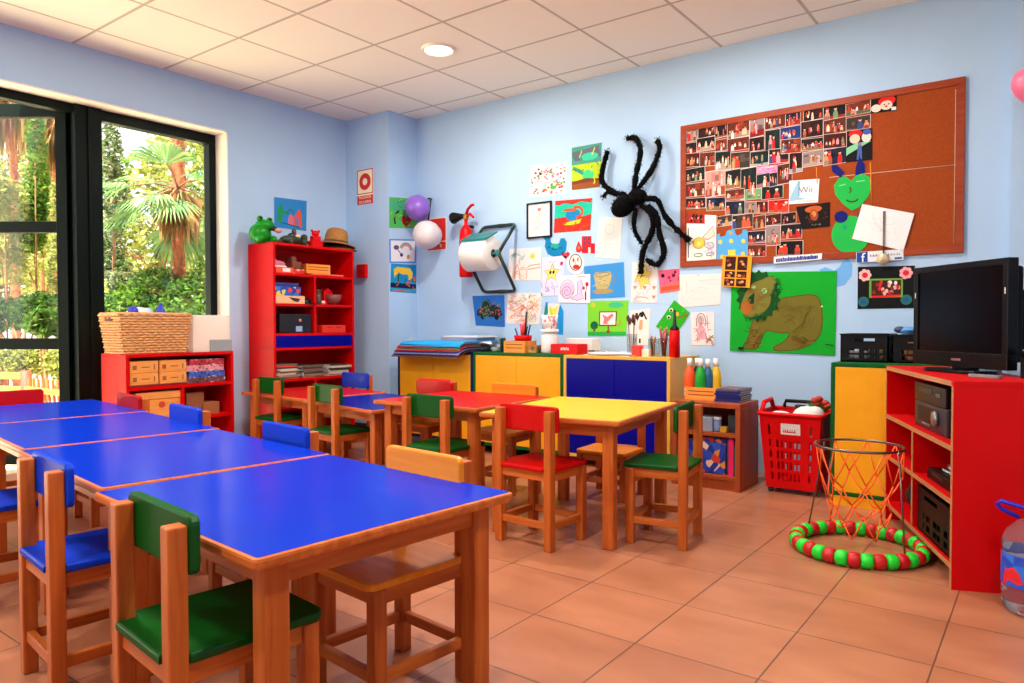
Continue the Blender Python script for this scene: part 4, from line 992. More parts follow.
for (u0, v0, aa, ab) in ((0, 0, 2.75, 2.62), (0, 0, -0.62, -0.42)):
    m = MB(); m.tube([(BR*math.cos(aa), BR*math.sin(aa), 0.035), ((HR+0.006)*math.cos(ab), (HR+0.006)*math.sin(ab), HZ+0.004)], 0.0035, 8); m.build('rod', M_rod, hp)
m = MB(); M_net = mat('orange_cord', (255, 96, 30), 0.5)
NL = 8; levels = [(HR, HZ), (HR*0.88, HZ-0.13), (HR*0.72, HZ-0.225), (HR*0.64, HZ-0.29), (HR*0.6, HZ-0.355)]
rg = random.Random(8)
jit = {}
def npnt(l, k):
    key = (l, k % NL)
    if key not in jit: jit[key] = (rg.uniform(-0.02, 0.02), rg.uniform(-0.07, 0.07), rg.uniform(-0.022, 0.022))
    j = jit[key]; r, z = levels[l]; a = 2*PI*(k+0.5*(l % 2))/NL + (j[1] if l else 0)
    return Vector(((r+(j[0] if l else 0))*math.cos(a), (r+(j[0] if l else 0))*math.sin(a), z+(j[2] if l else 0)))
for l in range(len(levels)-1):
    for k in range(NL):
        for q in ((k, k+1) if l % 2 else (k-1, k)):
            A, B = npnt(l, k), npnt(l+1, q); mid = (A+B)/2 + Vector((0, 0, -0.008))
            m.tube([A, mid, B], 0.0032, 6)
m.build('net', M_net, hp)

# ------------------------------------------------------------------ water bottle
wb_ = thing('water_bottle', 'large clear water bottle with a blue handle by the red cabinet', 'bottle', (-0.035, 2.955, 0))
M_pet = bpy.data.materials.new('clear_plastic'); M_pet.use_nodes = True
b_ = M_pet.node_tree.nodes['Principled BSDF']; b_.inputs['Base Color'].default_value = (0.9, 0.95, 1, 1); b_.inputs['Roughness'].default_value = 0.05; b_.inputs['Transmission Weight'].default_value = 0.95; b_.inputs['IOR'].default_value = 1.2
prof = [(0, 0.004), (0.07, 0.0), (0.092, 0.012), (0.098, 0.03)]
for k in range(5):
    z = 0.04+k*0.038; prof += [(0.099, z), (0.094, z+0.012), (0.099, z+0.024)]
prof += [(0.098, 0.24), (0.085, 0.27), (0.055, 0.30), (0.028, 0.315), (0.024, 0.335), (0, 0.336)]
m = MB(); m.lathe(prof, 36); bb_ = m.build('body', M_pet, wb_)
m = MB(); m.lathe([(0.026, 0.325), (0.027, 0.352), (0.02, 0.356), (0, 0.356)], 20); m.build('cap', mat('cobalt_plastic', (30, 30, 190), 0.35), wb_)
m = MB(); m.tube([(-0.05, -0.0, 0.312), (-0.10, -0.005, 0.335), (-0.112, -0.005, 0.35), (-0.10, -0.005, 0.362), (-0.03, 0, 0.345), (0.0, 0, 0.33)], 0.0075); m.build('handle', mat('cobalt_plastic', (0, 0, 0)), wb_)
m = MB(); m.lathe([(0.1, 0.095), (0.1, 0.20)], 36); m.build('wrapper', pattern_mat('bottle_label', [(30, 80, 200), (40, 110, 220), (220, 30, 40), (235, 240, 250), (30, 70, 190)], 24), bb_)

# ------------------------------------------------------------------ things on top of the back cabinets
zt_ = CH
# stack of large coloured folders drooping over the front of the corner cabinet
cols = [('brown', (96, 60, 44)), ('black', (24, 24, 34)), ('lilac', (120, 116, 180)), ('navy blue', (26, 36, 90)), ('red', (190, 28, 36)), ('green', (20, 110, 70)), ('dark red', (150, 24, 40)), ('sky blue', (20, 150, 220)), ('bright blue', (10, 158, 226))]
z = zt_; rg = random.Random(11)
def droop(m, wv, yb, over, dz, z0, th, nx=10):
    """sheet lying flat from yb to the cabinet edge at local y=0, then curving down over it; ends rounded"""
    prof = [(yb, 0), (0.10, 0), (0.03, -0.001), (-0.02, -dz*0.10), (-over*0.45, -dz*0.32), (-over*0.75, -dz*0.66), (-over, -dz)]
    top = []; bot = []
    for i in range(nx+1):
        s_ = -1+2*i/nx; sag = -0.006*max(0, abs(s_)-0.62)*(1 if s_ < 0 else 0.6)
        top.append([m.bm.verts.new((s_*wv/2, y+(0.02*abs(s_)**6 if k == len(prof)-1 else 0), z0+th+zz+sag*(1 if y < 0.05 else 0.3))) for k, (y, zz) in enumerate(prof)])
        bot.append([m.bm.verts.new(v.co-Vector((0, 0, th))) for v in top[-1]])
    fs = []; n = len(prof)
    for i in range(nx):
        for k in range(n-1):
            fs.append(m.bm.faces.new((top[i][k], top[i+1][k], top[i+1][k+1], top[i][k+1])))
            fs.append(m.bm.faces.new((bot[i][k], bot[i][k+1], bot[i+1][k+1], bot[i+1][k])))
        fs.append(m.bm.faces.new((top[i][0], bot[i][0], bot[i+1][0], top[i+1][0]))); fs.append(m.bm.faces.new((top[i][n-1], top[i+1][n-1], bot[i+1][n-1], bot[i][n-1])))
    for k in range(n-1):
        fs.append(m.bm.faces.new((top[0][k], top[0][k+1], bot[0][k+1], bot[0][k]))); fs.append(m.bm.faces.new((top[nx][k], bot[nx][k], bot[nx][k+1], top[nx][k+1])))
    bmesh.ops.recalc_face_normals(m.bm, faces=fs)
    s0 = m.sm; m.sm = False
    m._fin([v for r in top+bot for v in r], fs); m.sm = s0
for k, (nm, c) in enumerate(cols):
    t = thing('folder', 'large '+nm+' card folder drooping over the edge of the corner cabinet', 'folder', (-3.885+rg.uniform(-0.008, 0.008)-0.003*k, 4.2, z), rg.uniform(-0.02, 0.02), 'large card folders piled on the corner cabinet')
    th = 0.0075; wv = 0.70-0.006*k; over = 0.17-0.012*k; dz = 0.05-0.003*k
    mm = mat('folder_%d_%d_%d' % c, c, 0.4)
    m = MB(); droop(m, wv, 0.40, over, dz, 0.0048, 0.0026); m.build('cover', mm, t)
    m = MB(); droop(m, wv-0.02, 0.39, over-0.012, dz*0.88, 0.0004, 0.0042); m.build('sheets', mat('folder_sheets', (190, 186, 196), 0.7) if k % 3 else mm, t)
    z += th+0.0012
zfold = z
for k in range(2):
    t = thing('paper_stack', ['stack of grey papers on the folders in the corner', 'white sheets lying on the stack of grey papers'][k], 'papers', (-3.84+0.03*k, 4.53, zfold+0.0245*k), 0.03-0.1*k)
    m = MB(); m.bx(-0.19, 0.19, -0.12, 0.12, 0, 0.024 if k == 0 else 0.012); m.build('sheets', [mat('grey_sheets', (150, 148, 170), 0.8), M_paper][k], t)
t = thing('pencil', 'yellow toy pencil case at the left end of the folder pile', 'pencil case', (-4.235, 4.30, CH))
m = MB(); m.ell((0, 0, 0.03), (0.05, 0.06, 0.03), 10, 7); m.tube([(-0.02, 0, 0.04), (-0.02, -0.01, 0.095)], 0.007, 6); m.build('body', mat('dull_yellow_cloth', (220, 180, 100), 0.7), t)
# torn white papers and green stand on the green-edged cabinet
t = thing('crumpled_paper', 'crumpled black and white papers beside the folder pile', 'papers', (-3.42, 4.33, CH))
rg = random.Random(21); m = MB()
for k in range(6):
    a = rg.uniform(0, PI); x, y = rg.uniform(-0.05, 0.05), rg.uniform(-0.06, 0.06); zz = 0.006+0.009*k
    q = [(x+0.08*math.cos(a+j*PI/2), y+0.06*math.sin(a+j*PI/2), zz+rg.uniform(-0.004, 0.03)) for j in range(4)]
    m.mi = 1 if k in (2, 4) else 0; m.face(q)
for k in range(5):
    m.mi = 1 if k == 3 else 0; m.ell((rg.uniform(-0.07, 0.07), rg.uniform(-0.05, 0.05), 0.025), (0.035, 0.03, 0.025), 6, 5)
m.build('sheets', [M_paper, mat('slate_print', (70, 80, 100), 0.7)], t)
boxthing('card', 'dark green card standing upright on the green-edged cabinet', 'card', (-3.29, 4.28, CH), (0.012, 0.06, 0.105), [mat('deep_green_card', (10, 70, 60), 0.5)], bev=0.001)
crate('pale wooden box under the red pen cup', (-3.15, 4.31, CH), 0.19, 0.15, 0.085)
boxthing('wooden_tray', 'wooden tray of crayons next to the pale wooden box', 'tray', (-3.01, 4.33, CH), (0.08, 0.14, 0.055), [pattern_mat('crayons', [(170, 110, 50), (200, 140, 60), (90, 70, 40), (150, 90, 50), (60, 90, 50)], 50)])
t = thing('pen_cup', 'red cup full of pens on the pale wooden box', 'pen pot', (-3.13, 4.32, CH+0.0095)); 
t.location.z = CH+0.0855
m = MB(); m.lathe([(0, 0), (0.06, 0), (0.068, 0.04), (0.064, 0.04), (0.055, 0.005), (0, 0.005)], 20); m.build('body', M_redplastic, t)
rg = random.Random(4)
for k, (dx, hh, c) in enumerate(((-0.05, 0.085, (60, 50, 120)), (-0.02, 0.12, (220, 30, 40)), (0.0, 0.13, (220, 40, 40)), (0.012, 0.115, (200, 20, 30)), (0.03, 0.21, (14, 14, 16)), (0.045, 0.11, (30, 30, 90)), (0.05, 0.1, (20, 20, 30)))):
    p = tag(MB().tube([(0, 0, 0.0), (dx*0.5, 0.01*(k % 3-1), hh)], [0.006, 0.009 if k in (2, 4) else 0.006], 8).build('pen', [mat('pen_%d_%d_%d' % c, c, 0.4)], loc=(-3.13+dx*0.6, 4.32+0.012*((k % 3)-1), CH+0.0915)), ['indigo pen leaning left in the red cup', 'red pen left of centre in the red cup', 'thick red pen in the middle of the red cup', 'red pen right of centre in the red cup', 'tall black marker in the red cup', 'navy pen leaning right in the red cup', 'short black pen at the right of the red cup'][k], 'pen', 'pens in the red cup')
# white jar with paper cup on top
t = thing('plastic_jar', 'white plastic jar under the yellow star drawing', 'jar', (-2.90, 4.33, CH))
m = MB(); m.lathe([(0, 0), (0.058, 0), (0.062, 0.01), (0.062, 0.125), (0.05, 0.14), (0.05, 0.15), (0, 0.15)], 24); m.build('body', mat('jar_white', (232, 226, 226), 0.3), t)
m = MB(); m.lathe([(0.064, 0.15), (0.066, 0.165), (0.062, 0.172), (0, 0.172), ], 24); m.build('lid', M_paper, t)
t = thing('paper_cup', 'white cup with pink doodles on the white jar', 'cup', (-2.90, 4.33, CH+0.1725))
m = MB(); m.lathe([(0, 0), (0.05, 0), (0.06, 0.1), (0.057, 0.1), (0.048, 0.004), (0, 0.004)], 20); m.build('body', pattern_mat('doodled_paper', [(240, 234, 232), (244, 240, 238), (240, 210, 210), (238, 234, 232), (246, 240, 236), (210, 130, 140)], 60), t)
# red box with a white box
t = thing('card_box', 'red box with white lettering on the green-edged cabinet', 'box', (-2.73, 4.32, CH))
m = MB(); m.box((0, 0, 0.034), (0.22, 0.14, 0.068), 0.003); m.mi = 1
for k in range(5): m.box((-0.02+0.014*k, -0.0705, 0.034+0.003*(k % 2)), (0.008, 0.001, 0.018))
m.build('body', [M_redplastic, M_paper], t)
boxthing('white_box', 'long white carton behind the red box with lettering', 'box', (-2.72, 4.49, CH), (0.22, 0.13, 0.105), [M_paper])
# papers on the yellow cabinet
rg = random.Random(9); z = CH-0.004
for k in range(5):
    t = thing('paper_sheet', ['lowest', 'second', 'third', 'fourth', 'topmost'][k]+' loose sheet in the pile on the yellow cabinet', 'papers', (-2.37+rg.uniform(-0.04, 0.04), 4.38+rg.uniform(-0.03, 0.03), z), rg.uniform(-0.25, 0.25), 'loose sheets on the yellow cabinet')
    m = MB(); m.bx(-0.19+0.01*k, 0.19-0.01*k, -0.13, 0.13, 0, 0.004); m.build('sheets', mat('sheet_tone_%d' % k, [(220, 226, 240), (170, 130, 100), (196, 206, 230), (230, 236, 246), (214, 226, 246)][k], 0.7), t)
    z += 0.0043
t = thing('scissors', 'scissors with dark handles lying on the loose sheets', 'scissors', (-2.50, 4.3, z), 0.4)
m = MB(); m.tube([(0, 0, 0.004), (0.16, 0.02, 0.004)], [0.006, 0.002], 6); m.tube([(0, 0.01, 0.006), (0.16, -0.012, 0.006)], [0.006, 0.002], 6); m.build('blades', M_chrome, t)
m = MB()
for s in (-1, 1): m.tube([(-0.03+0.022*math.cos(a*PI/6), s*0.022+0.016*math.sin(a*PI/6), 0.006) for a in range(12)], 0.004, 6, closed=True)
m.build('handles', M_black, t)
# jars of brushes and pencils
M_jarg = bpy.data.materials.new('jar_glass'); M_jarg.use_nodes = True
glass_nodes(M_jarg.node_tree, (0.86, 0.88, 0.88, 1), 0.05)
def jar(label, c, r, h):
    t = thing('glass_jar', label, 'jar', c)
    m = MB(); m.lathe([(0, 0), (r, 0), (r, h), (r-0.003, h), (r-0.003, 0.004), (0, 0.004)], 20); m.build('body', M_jarg, t)
    return t
zy = CH-0.004
def sticks(c, r, n, h, cols, name, lbl, group, bristle=None, seed=1):
    rg = random.Random(seed); ordn = ['first', 'second', 'third', 'fourth', 'fifth', 'sixth', 'seventh', 'eighth', 'ninth', 'tenth', 'eleventh', 'twelfth']
    for k in range(n):
        a = 2*PI*k/n; rr = r*rg.uniform(0.25, 0.6); hh = h*rg.uniform(0.85, 1.05)
        A = Vector((rr*math.cos(a)*0.5, rr*math.sin(a)*0.5, 0.006)); B = Vector((rr*math.cos(a)*1.5, rr*math.sin(a)*1.5, hh))
        t = thing(name, lbl, name.replace('_', ' '), (c[0], c[1], c[2]), 0, group)
        m = MB(); m.tube([A, B], 0.0042, 6); col = cols[k % len(cols)]; m.build('shaft', mat('stick_%d_%d_%d' % col, col, 0.5), t)
        d = (B-A).normalized(); m = MB()
        if bristle: m.tube([B, B+d*0.018, B+d*0.04], [0.007, 0.012, 0.008], 6); m.build('bristles', mat('bristle_dark', bristle, 0.8), t)
        else: m.tube([B, B+d*0.015], [0.0042, 0.0006], 6); m.build('tip', mat('pencil_tip', (225, 180, 130), 0.6), t)
jb = at_y(632, 353, 4.33); jar('glass jar of paint brushes on the yellow cabinet', (jb.x, 4.33, zy), 0.036, 0.145)
sticks((jb.x, 4.33, zy), 0.036, 7, 0.235, [(236, 230, 226), (150, 110, 80), (220, 214, 210)], 'paint_brush', 'paint brush with dark bristles in the jar on the yellow cabinet', 'paint brushes in the glass jar', bristle=(84, 50, 34), seed=2)
jc = at_y(653, 354, 4.30); jar('glass jar of pencils left of the pencil tumbler, on the yellow cabinet', (jc.x, 4.30, zy), 0.032, 0.115)
sticks((jc.x, 4.30, zy), 0.032, 7, 0.13, [(150, 90, 70), (120, 60, 50), (190, 150, 110), (90, 60, 60)], 'pencil', 'pencil in the left of the two pencil jars', 'pencils in the left jar', seed=3)
jd = at_y(664, 355, 4.33); jar('wider glass tumbler of red pencils on the yellow cabinet', (jd.x, 4.33, zy), 0.04, 0.12)
sticks((jd.x, 4.33, zy), 0.04, 12, 0.175, [(170, 40, 50), (120, 40, 50), (200, 60, 60), (90, 50, 60)], 'pencil', 'reddish pencil fanning out of the wide tumbler', 'red pencils in the tumbler', seed=4)
p = at_y(637.5, 354, 4.25); boxthing('red_cube', 'small red box in front of the brush jar', 'box', (p.x, 4.25, zy), (0.062, 0.05, 0.072), [mat('coral_red', (236, 52, 44), 0.4)])
p = at_y(646.5, 355, 4.26); boxthing('white_cube', 'small cream block beside the small red box', 'block', (p.x, 4.26, zy), (0.05, 0.045, 0.048), [mat('cream_block', (244, 226, 200), 0.5)])
p = at_y(674.5, 356, 4.30); t = thing('glue_bottle', 'red cylinder bottle with a black pointed nozzle on the yellow cabinet', 'bottle', (p.x, 4.30, zy))
m = MB(); m.lathe([(0, 0), (0.034, 0), (0.034, 0.165), (0.03, 0.17), (0, 0.17)], 22); m.build('body', M_redplastic, t)
m = MB(); m.lathe([(0.03, 0.17), (0.028, 0.185), (0.013, 0.2), (0.006, 0.3), (0, 0.302)], 16); m.build('nozzle', M_black, t)
# ------------------------------------------------------------------ papers, photographs and fittings on the walls
def ink(c): return mat('ink_%d_%d_%d' % tuple(c), c, 0.75, spec=0.2)
class Paper:
    """flat sheet fixed to a wall; corners are points of the wall, drawings are thin shapes on the sheet"""
    def __init__(self, quad, wall='back', off=0.0015, th=0.0012, base=(230, 226, 223), outline=None):
        f = {'back': lambda u, v: at_y(u, v, YB), 'left': lambda u, v: at_x(u, v, XL), 'pside': lambda u, v: at_x(u, v, PX0), 'pfront': lambda u, v: at_y(u, v, PY)}[wall]
        if len(quad) == 2 and not hasattr(quad[0], '__len__'): raise ValueError
        self.n = Vector((0, -1, 0)) if wall in ('back', 'pfront') else Vector((1, 0, 0))
        if len(quad[0]) == 3: c = [Vector(q) for q in quad]
        else: c = [f(*q) for q in quad]
        self.c = c; self.o = sum(c, Vector())/4 + self.n*off
        self.loc = self.o.copy(); self.mb = MB(); self.mats = []; self.k = 0; self.th = th
        self.W = ((c[1]-c[0]).length+(c[2]-c[3]).length)/2; self.H = ((c[3]-c[0]).length+(c[2]-c[1]).length)/2
        self.base0 = sum(c, Vector())/4
        self._slab(outline or [(0, 0), (1, 0), (1, 1), (0, 1)], base, 0, th)
    def _mi(self, col):
        mm = ink(col) if not isinstance(col, bpy.types.Material) else col
        if mm not in self.mats: self.mats.append(mm)
        self.mb.mi = self.mats.index(mm)
    def P(self, s, t, h):
        c = self.c; p = (c[0]*(1-s)+c[1]*s)*(1-t)+(c[3]*(1-s)+c[2]*s)*t
        return p-self.base0+self.n*h
    def _slab(self, pts, col, h0, h1):
        self._mi(col); m = self.mb
        a = [m.bm.verts.new(self.P(s, t, h0)) for s, t in pts]; b = [m.bm.verts.new(self.P(s, t, h1)) for s, t in pts]
        n = len(pts); fs = [m.bm.faces.new(a), m.bm.faces.new(b[::-1])]
        for i in range(n): fs.append(m.bm.faces.new((a[i], b[i], b[(i+1) % n], a[(i+1) % n])))
        bmesh.ops.recalc_face_normals(m.bm, faces=fs)
        m._fin(a+b, fs)
    def _h(self):
        self.k += 1; return self.th+0.00025+self.k*0.00006
    def poly(self, pts, col):
        self._mi(col); h = self._h(); m = self.mb
        vs = [m.bm.verts.new(self.P(s, t, h)) for s, t in pts]; f = m.bm.faces.new(vs); f.normal_update()
        if f.normal.dot(self.n) < 0: f.normal_flip()
        m._fin(vs, [f]); return self
    def ell(self, cx, cy, rx, ry=None, col=(0, 0, 0), n=16, rot=0.0):
        ry = rx*self.W/self.H if ry is None else ry
        c, s_ = math.cos(rot), math.sin(rot)
        return self.poly([(cx+rx*math.cos(2*PI*k/n)*c-ry*math.sin(2*PI*k/n)*s_, cy+rx*math.cos(2*PI*k/n)*s_+ry*math.sin(2*PI*k/n)*c) for k in range(n)], col)
    def rect(self, x0, y0, x1, y1, col): return self.poly([(x0, y0), (x1, y0), (x1, y1), (x0, y1)], col)
    def blob(self, pts, col, it=2):
        for _ in range(it):
            q = []
            for i in range(len(pts)):
                a, b = pts[i], pts[(i+1) % len(pts)]
                q += [(0.75*a[0]+0.25*b[0], 0.75*a[1]+0.25*b[1]), (0.25*a[0]+0.75*b[0], 0.25*a[1]+0.75*b[1])]
            pts = q
        self.poly(pts, col); return pts
    def line(self, pts, w, col, closed=False):
        """w in metres"""
        self._mi(col); h = self._h(); m = self.mb; vs = []; fs = []
        q = list(pts)+([pts[0]] if closed else [])
        P3 = [self.P(s, t, h) for s, t in q]; L = []; R = []
        for i, p in enumerate(P3):
            d = (P3[min(i+1, len(P3)-1)]-P3[max(i-1, 0)])
            if d.length < 1e-7: d = Vector((0, 0, 1))
            sd = self.n.cross(d.normalized())*w/2
            L.append(m.bm.verts.new(p+sd)); R.append(m.bm.verts.new(p-sd))
        for i in range(len(P3)-1):
            f = m.bm.faces.new((L[i], R[i], R[i+1], L[i+1])); f.normal_update()
            if f.normal.dot(self.n) < 0: f.normal_flip()
            fs.append(f)
        m._fin(L+R, fs); return self
    def dots(self, n, cols, r0, r1, seed, box=(0.05, 0.05, 0.95, 0.95)):
        rg = random.Random(seed)
        for k in range(n):
            x, y = rg.uniform(box[0], box[2]), rg.uniform(box[1], box[3]); r = rg.uniform(r0, r1)
            self.ell(x, y, r*rg.uniform(0.5, 1.4), r*self.W/self.H*rg.uniform(0.5, 1.4), cols[rg.randrange(len(cols))], 6, rg.uniform(0, 3))
        return self
    def scrib(self, n, cols, w, seed, box=(0.08, 0.08, 0.92, 0.92), ln=0.12):
        rg = random.Random(seed)
        for k in range(n):
            x, y = rg.uniform(box[0], box[2]), rg.uniform(box[1], box[3]); a = rg.uniform(0, 6.28)
            pts = [(x, y)]
            for j in range(4):
                a += rg.uniform(-1.1, 1.1); x = min(0.97, max(0.03, x+ln*0.4*math.cos(a))); y = min(0.97, max(0.03, y+ln*0.4*math.sin(a))); pts.append((x, y))
            self.line(pts, w, cols[rg.randrange(len(cols))])
        return self
    def done(self, name, label, cat, group=None):
        self.mb.M = Matrix.Identity(4)
        o = self.mb.build(name, self.mats, None, loc=self.loc)
        return tag(o, label, cat, group)
def curve(cx, cy, rx, ry, a0, a1, n=12): return [(cx+rx*math.cos(math.radians(a0+(a1-a0)*k/n)), cy+ry*math.sin(math.radians(a0+(a1-a0)*k/n))) for k in range(n+1)]
WHT = (232, 226, 223); K = (24, 22, 26)
G_ = 'children\'s drawings on the back wall'

# 1 dotted sheet
p = Paper([(531, 166), (568, 162), (566, 194), (529, 198)]); p.dots(85, [(230, 90, 70), (90, 160, 90), (240, 150, 70), (60, 60, 60), (230, 120, 150), (200, 60, 60)], 0.014, 0.034, 1); p.ell(0.66, 0.75, 0.08, 0.06, (70, 190, 80)); p.line(curve(0.8, 0.78, 0.1, 0.1, 200, 360), 0.006, (220, 60, 60))
p.done('drawing', 'white sheet covered in small coloured specks, above the framed certificate', 'drawing', G_)
# 2 painting green teal
p = Paper([(572, 148), (602, 142.5), (600, 187), (572, 190)], base=(178, 206, 40)); p.rect(0, 0, 1, 0.42, (70, 150, 130)); p.rect(0, 0.8, 1, 1, (150, 80, 40)); p.poly([(0, 0.12), (0.9, 0.05), (1, 0.3), (0.1, 0.34)], (96, 104, 120)); p.ell(0.6, 0.27, 0.3, 0.09, (60, 200, 160)); p.poly([(0.05, 0.44), (0.55, 0.66), (0.5, 0.74), (0.04, 0.52)], (40, 150, 130)); p.ell(0.58, 0.7, 0.2, 0.13, (60, 210, 130)); p.poly([(0.0, 0.82), (0.5, 0.76), (1, 0.8), (1, 0.84), (0, 0.88)], (120, 60, 36)); p.scrib(10, [(80, 120, 110), (200, 220, 60), (50, 120, 100)], 0.008, 4)
p.done('painting', 'painting in teal, lime and brown, highest of the pictures beside the spider', 'painting', G_)
# 3 framed certificate
cq = [at_y(u, v, YB) for u, v in ((527.5, 204), (552, 201.5), (552, 236), (528.5, 239))]
t = thing('framed_certificate', 'certificate in a thin black frame on the back wall', 'picture frame', sum(cq, Vector())/4)
o0 = sum(cq, Vector())/4; Wc = (cq[1]-cq[0]).x; Hc = (cq[0]-cq[3]).z
m = MB()
for (x0, x1, z0, z1) in ((-Wc/2, Wc/2, Hc/2-0.012, Hc/2), (-Wc/2, Wc/2, -Hc/2, -Hc/2+0.012), (-Wc/2, -Wc/2+0.012, -Hc/2+0.012, Hc/2-0.012), (Wc/2-0.012, Wc/2, -Hc/2+0.012, Hc/2-0.012)): m.bx(x0, x1, -0.018, -0.001, z0, z1)
m.build('frame', M_black, t)
m = MB(); m.bx(-Wc/2+0.011, Wc/2-0.011, -0.008, -0.002, -Hc/2+0.011, Hc/2-0.011); m.mi = 1
for k in range(9): m.bx(-0.055, 0.05 if k % 4 != 3 else 0.0, -0.0086, -0.008, 0.04-0.014*k, 0.043-0.014*k)
m.mi = 2; m.bx(-0.015, 0.015, -0.0086, -0.008, 0.07, 0.095); m.build('certificate', [M_paper, ink((160, 158, 160)), ink((200, 120, 120))], t)
# 4 red and teal painting
p = Paper([(555.5, 201), (592.5, 198), (590.5, 230), (554, 233)], base=(30, 190, 160)); p.poly([(0, 0.56), (0.3, 0.52), (0.6, 0.58), (1, 0.5), (1, 1), (0, 1)], (206, 50, 34)); p.poly([(0, 0), (1, 0), (0.98, 0.14), (0.7, 0.08), (0.5, 0.15), (0.25, 0.1), (0.1, 0.16), (0, 0.12)], (206, 50, 40)); p.ell(0.5, 0.47, 0.19, 0.2, (24, 130, 190)); p.line(curve(0.6, 0.4, 0.16, 0.16, -120, 90), 0.02, (210, 80, 40)); p.poly([(0.26, 0.72), (0.75, 0.62), (0.7, 0.76), (0.45, 0.8), (0.28, 0.78)], (250, 200, 40)); p.ell(0.42, 0.32, 0.2, 0.05, (200, 90, 50)); p.scrib(8, [(190, 40, 30), (230, 80, 50)], 0.01, 6, (0.05, 0.7, 0.95, 0.95))
p.done('painting', 'painting of a blue jug on red, right of the framed certificate', 'painting', G_)
# 5 white sheet under the spider (faint writing only)
p = Paper([(600, 217), (622.5, 217.5), (620, 259), (595, 257)]); p.line([(0.3, 0.66), (0.35, 0.63), (0.4, 0.67), (0.5, 0.64), (0.6, 0.67), (0.72, 0.65)], 0.003, (190, 186, 190)); p.line([(0.25, 0.74), (0.4, 0.71), (0.6, 0.75), (0.8, 0.72)], 0.003, (200, 196, 200)); p.ell(0.5, 0.3, 0.2, 0.13, (210, 206, 208)); p.ell(0.5, 0.3, 0.17, 0.105, WHT)
p.done('drawing', 'plain white sheet with faint pencil marks, below the spider body', 'drawing', G_)
# 6 blue bird cutout
out = [(0.0, 0.08), (0.18, 0.0), (0.3, 0.03), (0.34, 0.3), (0.5, 0.42), (0.68, 0.34), (0.74, 0.12), (0.9, 0.1), (1.0, 0.3), (0.96, 0.7), (0.75, 0.95), (0.45, 1.0), (0.2, 0.85), (0.08, 0.5), (0.12, 0.22)]
p = Paper([(543, 236), (567, 236), (567, 257), (543, 257)], base=(10, 130, 184), outline=out); p.ell(0.5, 0.48, 0.18, 0.12, (40, 170, 150)); p.dots(14, [(10, 60, 100)], 0.02, 0.035, 8, (0.2, 0.5, 0.85, 0.8))
p.done('paper_cutout', 'blue paper bird cutout under the framed certificate', 'cutout', G_)
# 7 sun and house drawing
p = Paper([(509.5, 249), (541.5, 247.5), (541, 280.5), (508, 280.5)]); p.ell(0.74, 0.25, 0.07, None, (250, 210, 70)); p.scrib(16, [(90, 160, 180), (110, 150, 190), (120, 180, 130)], 0.004, 3, (0.08, 0.1, 0.5, 0.34)); p.line([(0.58, 0.95), (0.58, 0.62), (0.66, 0.54), (0.96, 0.5), (0.97, 0.6), (0.62, 0.66)], 0.006, (240, 140, 100)); p.line([(0.22, 0.95), (0.2, 0.7), (0.28, 0.5), (0.36, 0.72), (0.36, 0.95)], 0.006, (240, 140, 100)); p.scrib(10, [(240, 150, 110)], 0.004, 5, (0.18, 0.55, 0.4, 0.92))
p.done('drawing', 'white sheet with a yellow sun and orange house, beside the paper roll', 'drawing', G_)
# 8 purple star sheet
p = Paper([(542.5, 258), (566.5, 255), (560.5, 295.5), (541, 296)], base=(226, 218, 240)); st = []
for k in range(10):
    a = -PI/2+k*PI/5; r = (0.40, 0.17)[k % 2]; st.append((0.47+r*math.cos(a)*1.0, 0.42+r*math.sin(a)*0.62))
p.poly(st, (236, 226, 120)); p.line(st, 0.004, (120, 110, 60), True); p.ell(0.4, 0.4, 0.05, 0.045, K); p.ell(0.54, 0.4, 0.05, 0.045, K); p.scrib(9, [(150, 120, 200), (120, 90, 190)], 0.004, 4, (0.05, 0.72, 0.8, 0.95)); p.ell(0.85, 0.2, 0.07, 0.05, (200, 40, 70)); p.dots(12, [(160, 140, 210)], 0.02, 0.03, 6)
p.done('drawing', 'lilac sheet with a yellow smiling star, under the blue bird', 'drawing', G_)
# 9 little red house and tree
p = Paper([(582, 236), (595, 236), (595, 253.5), (582, 253)], base=(214, 24, 40), outline=[(0, 0.02), (0.72, 0.0), (0.72, 0.42), (1, 0.42), (1, 1), (0, 1)])
for (x, y) in ((0.12, 0.12), (0.45, 0.12), (0.12, 0.36), (0.45, 0.36), (0.12, 0.62)): p.rect(x, y, x+0.17, y+0.13, (60, 80, 110))
p.rect(0.5, 0.66, 0.68, 1.0, (240, 214, 200)); p.done('paper_cutout', 'small red paper house cutout', 'cutout', G_)
p = Paper([(576, 241), (582, 241), (582, 252.5), (576, 252.5)], base=(206, 30, 36), outline=[(0.45, 0), (0.9, 0.5), (1, 0.85), (0.6, 1), (0.1, 0.95), (0, 0.6)]); p.ell(0.5, 0.6, 0.2, 0.2, (240, 120, 60)); p.done('paper_cutout', 'tiny red paper tree cutout left of the paper house', 'cutout', G_)
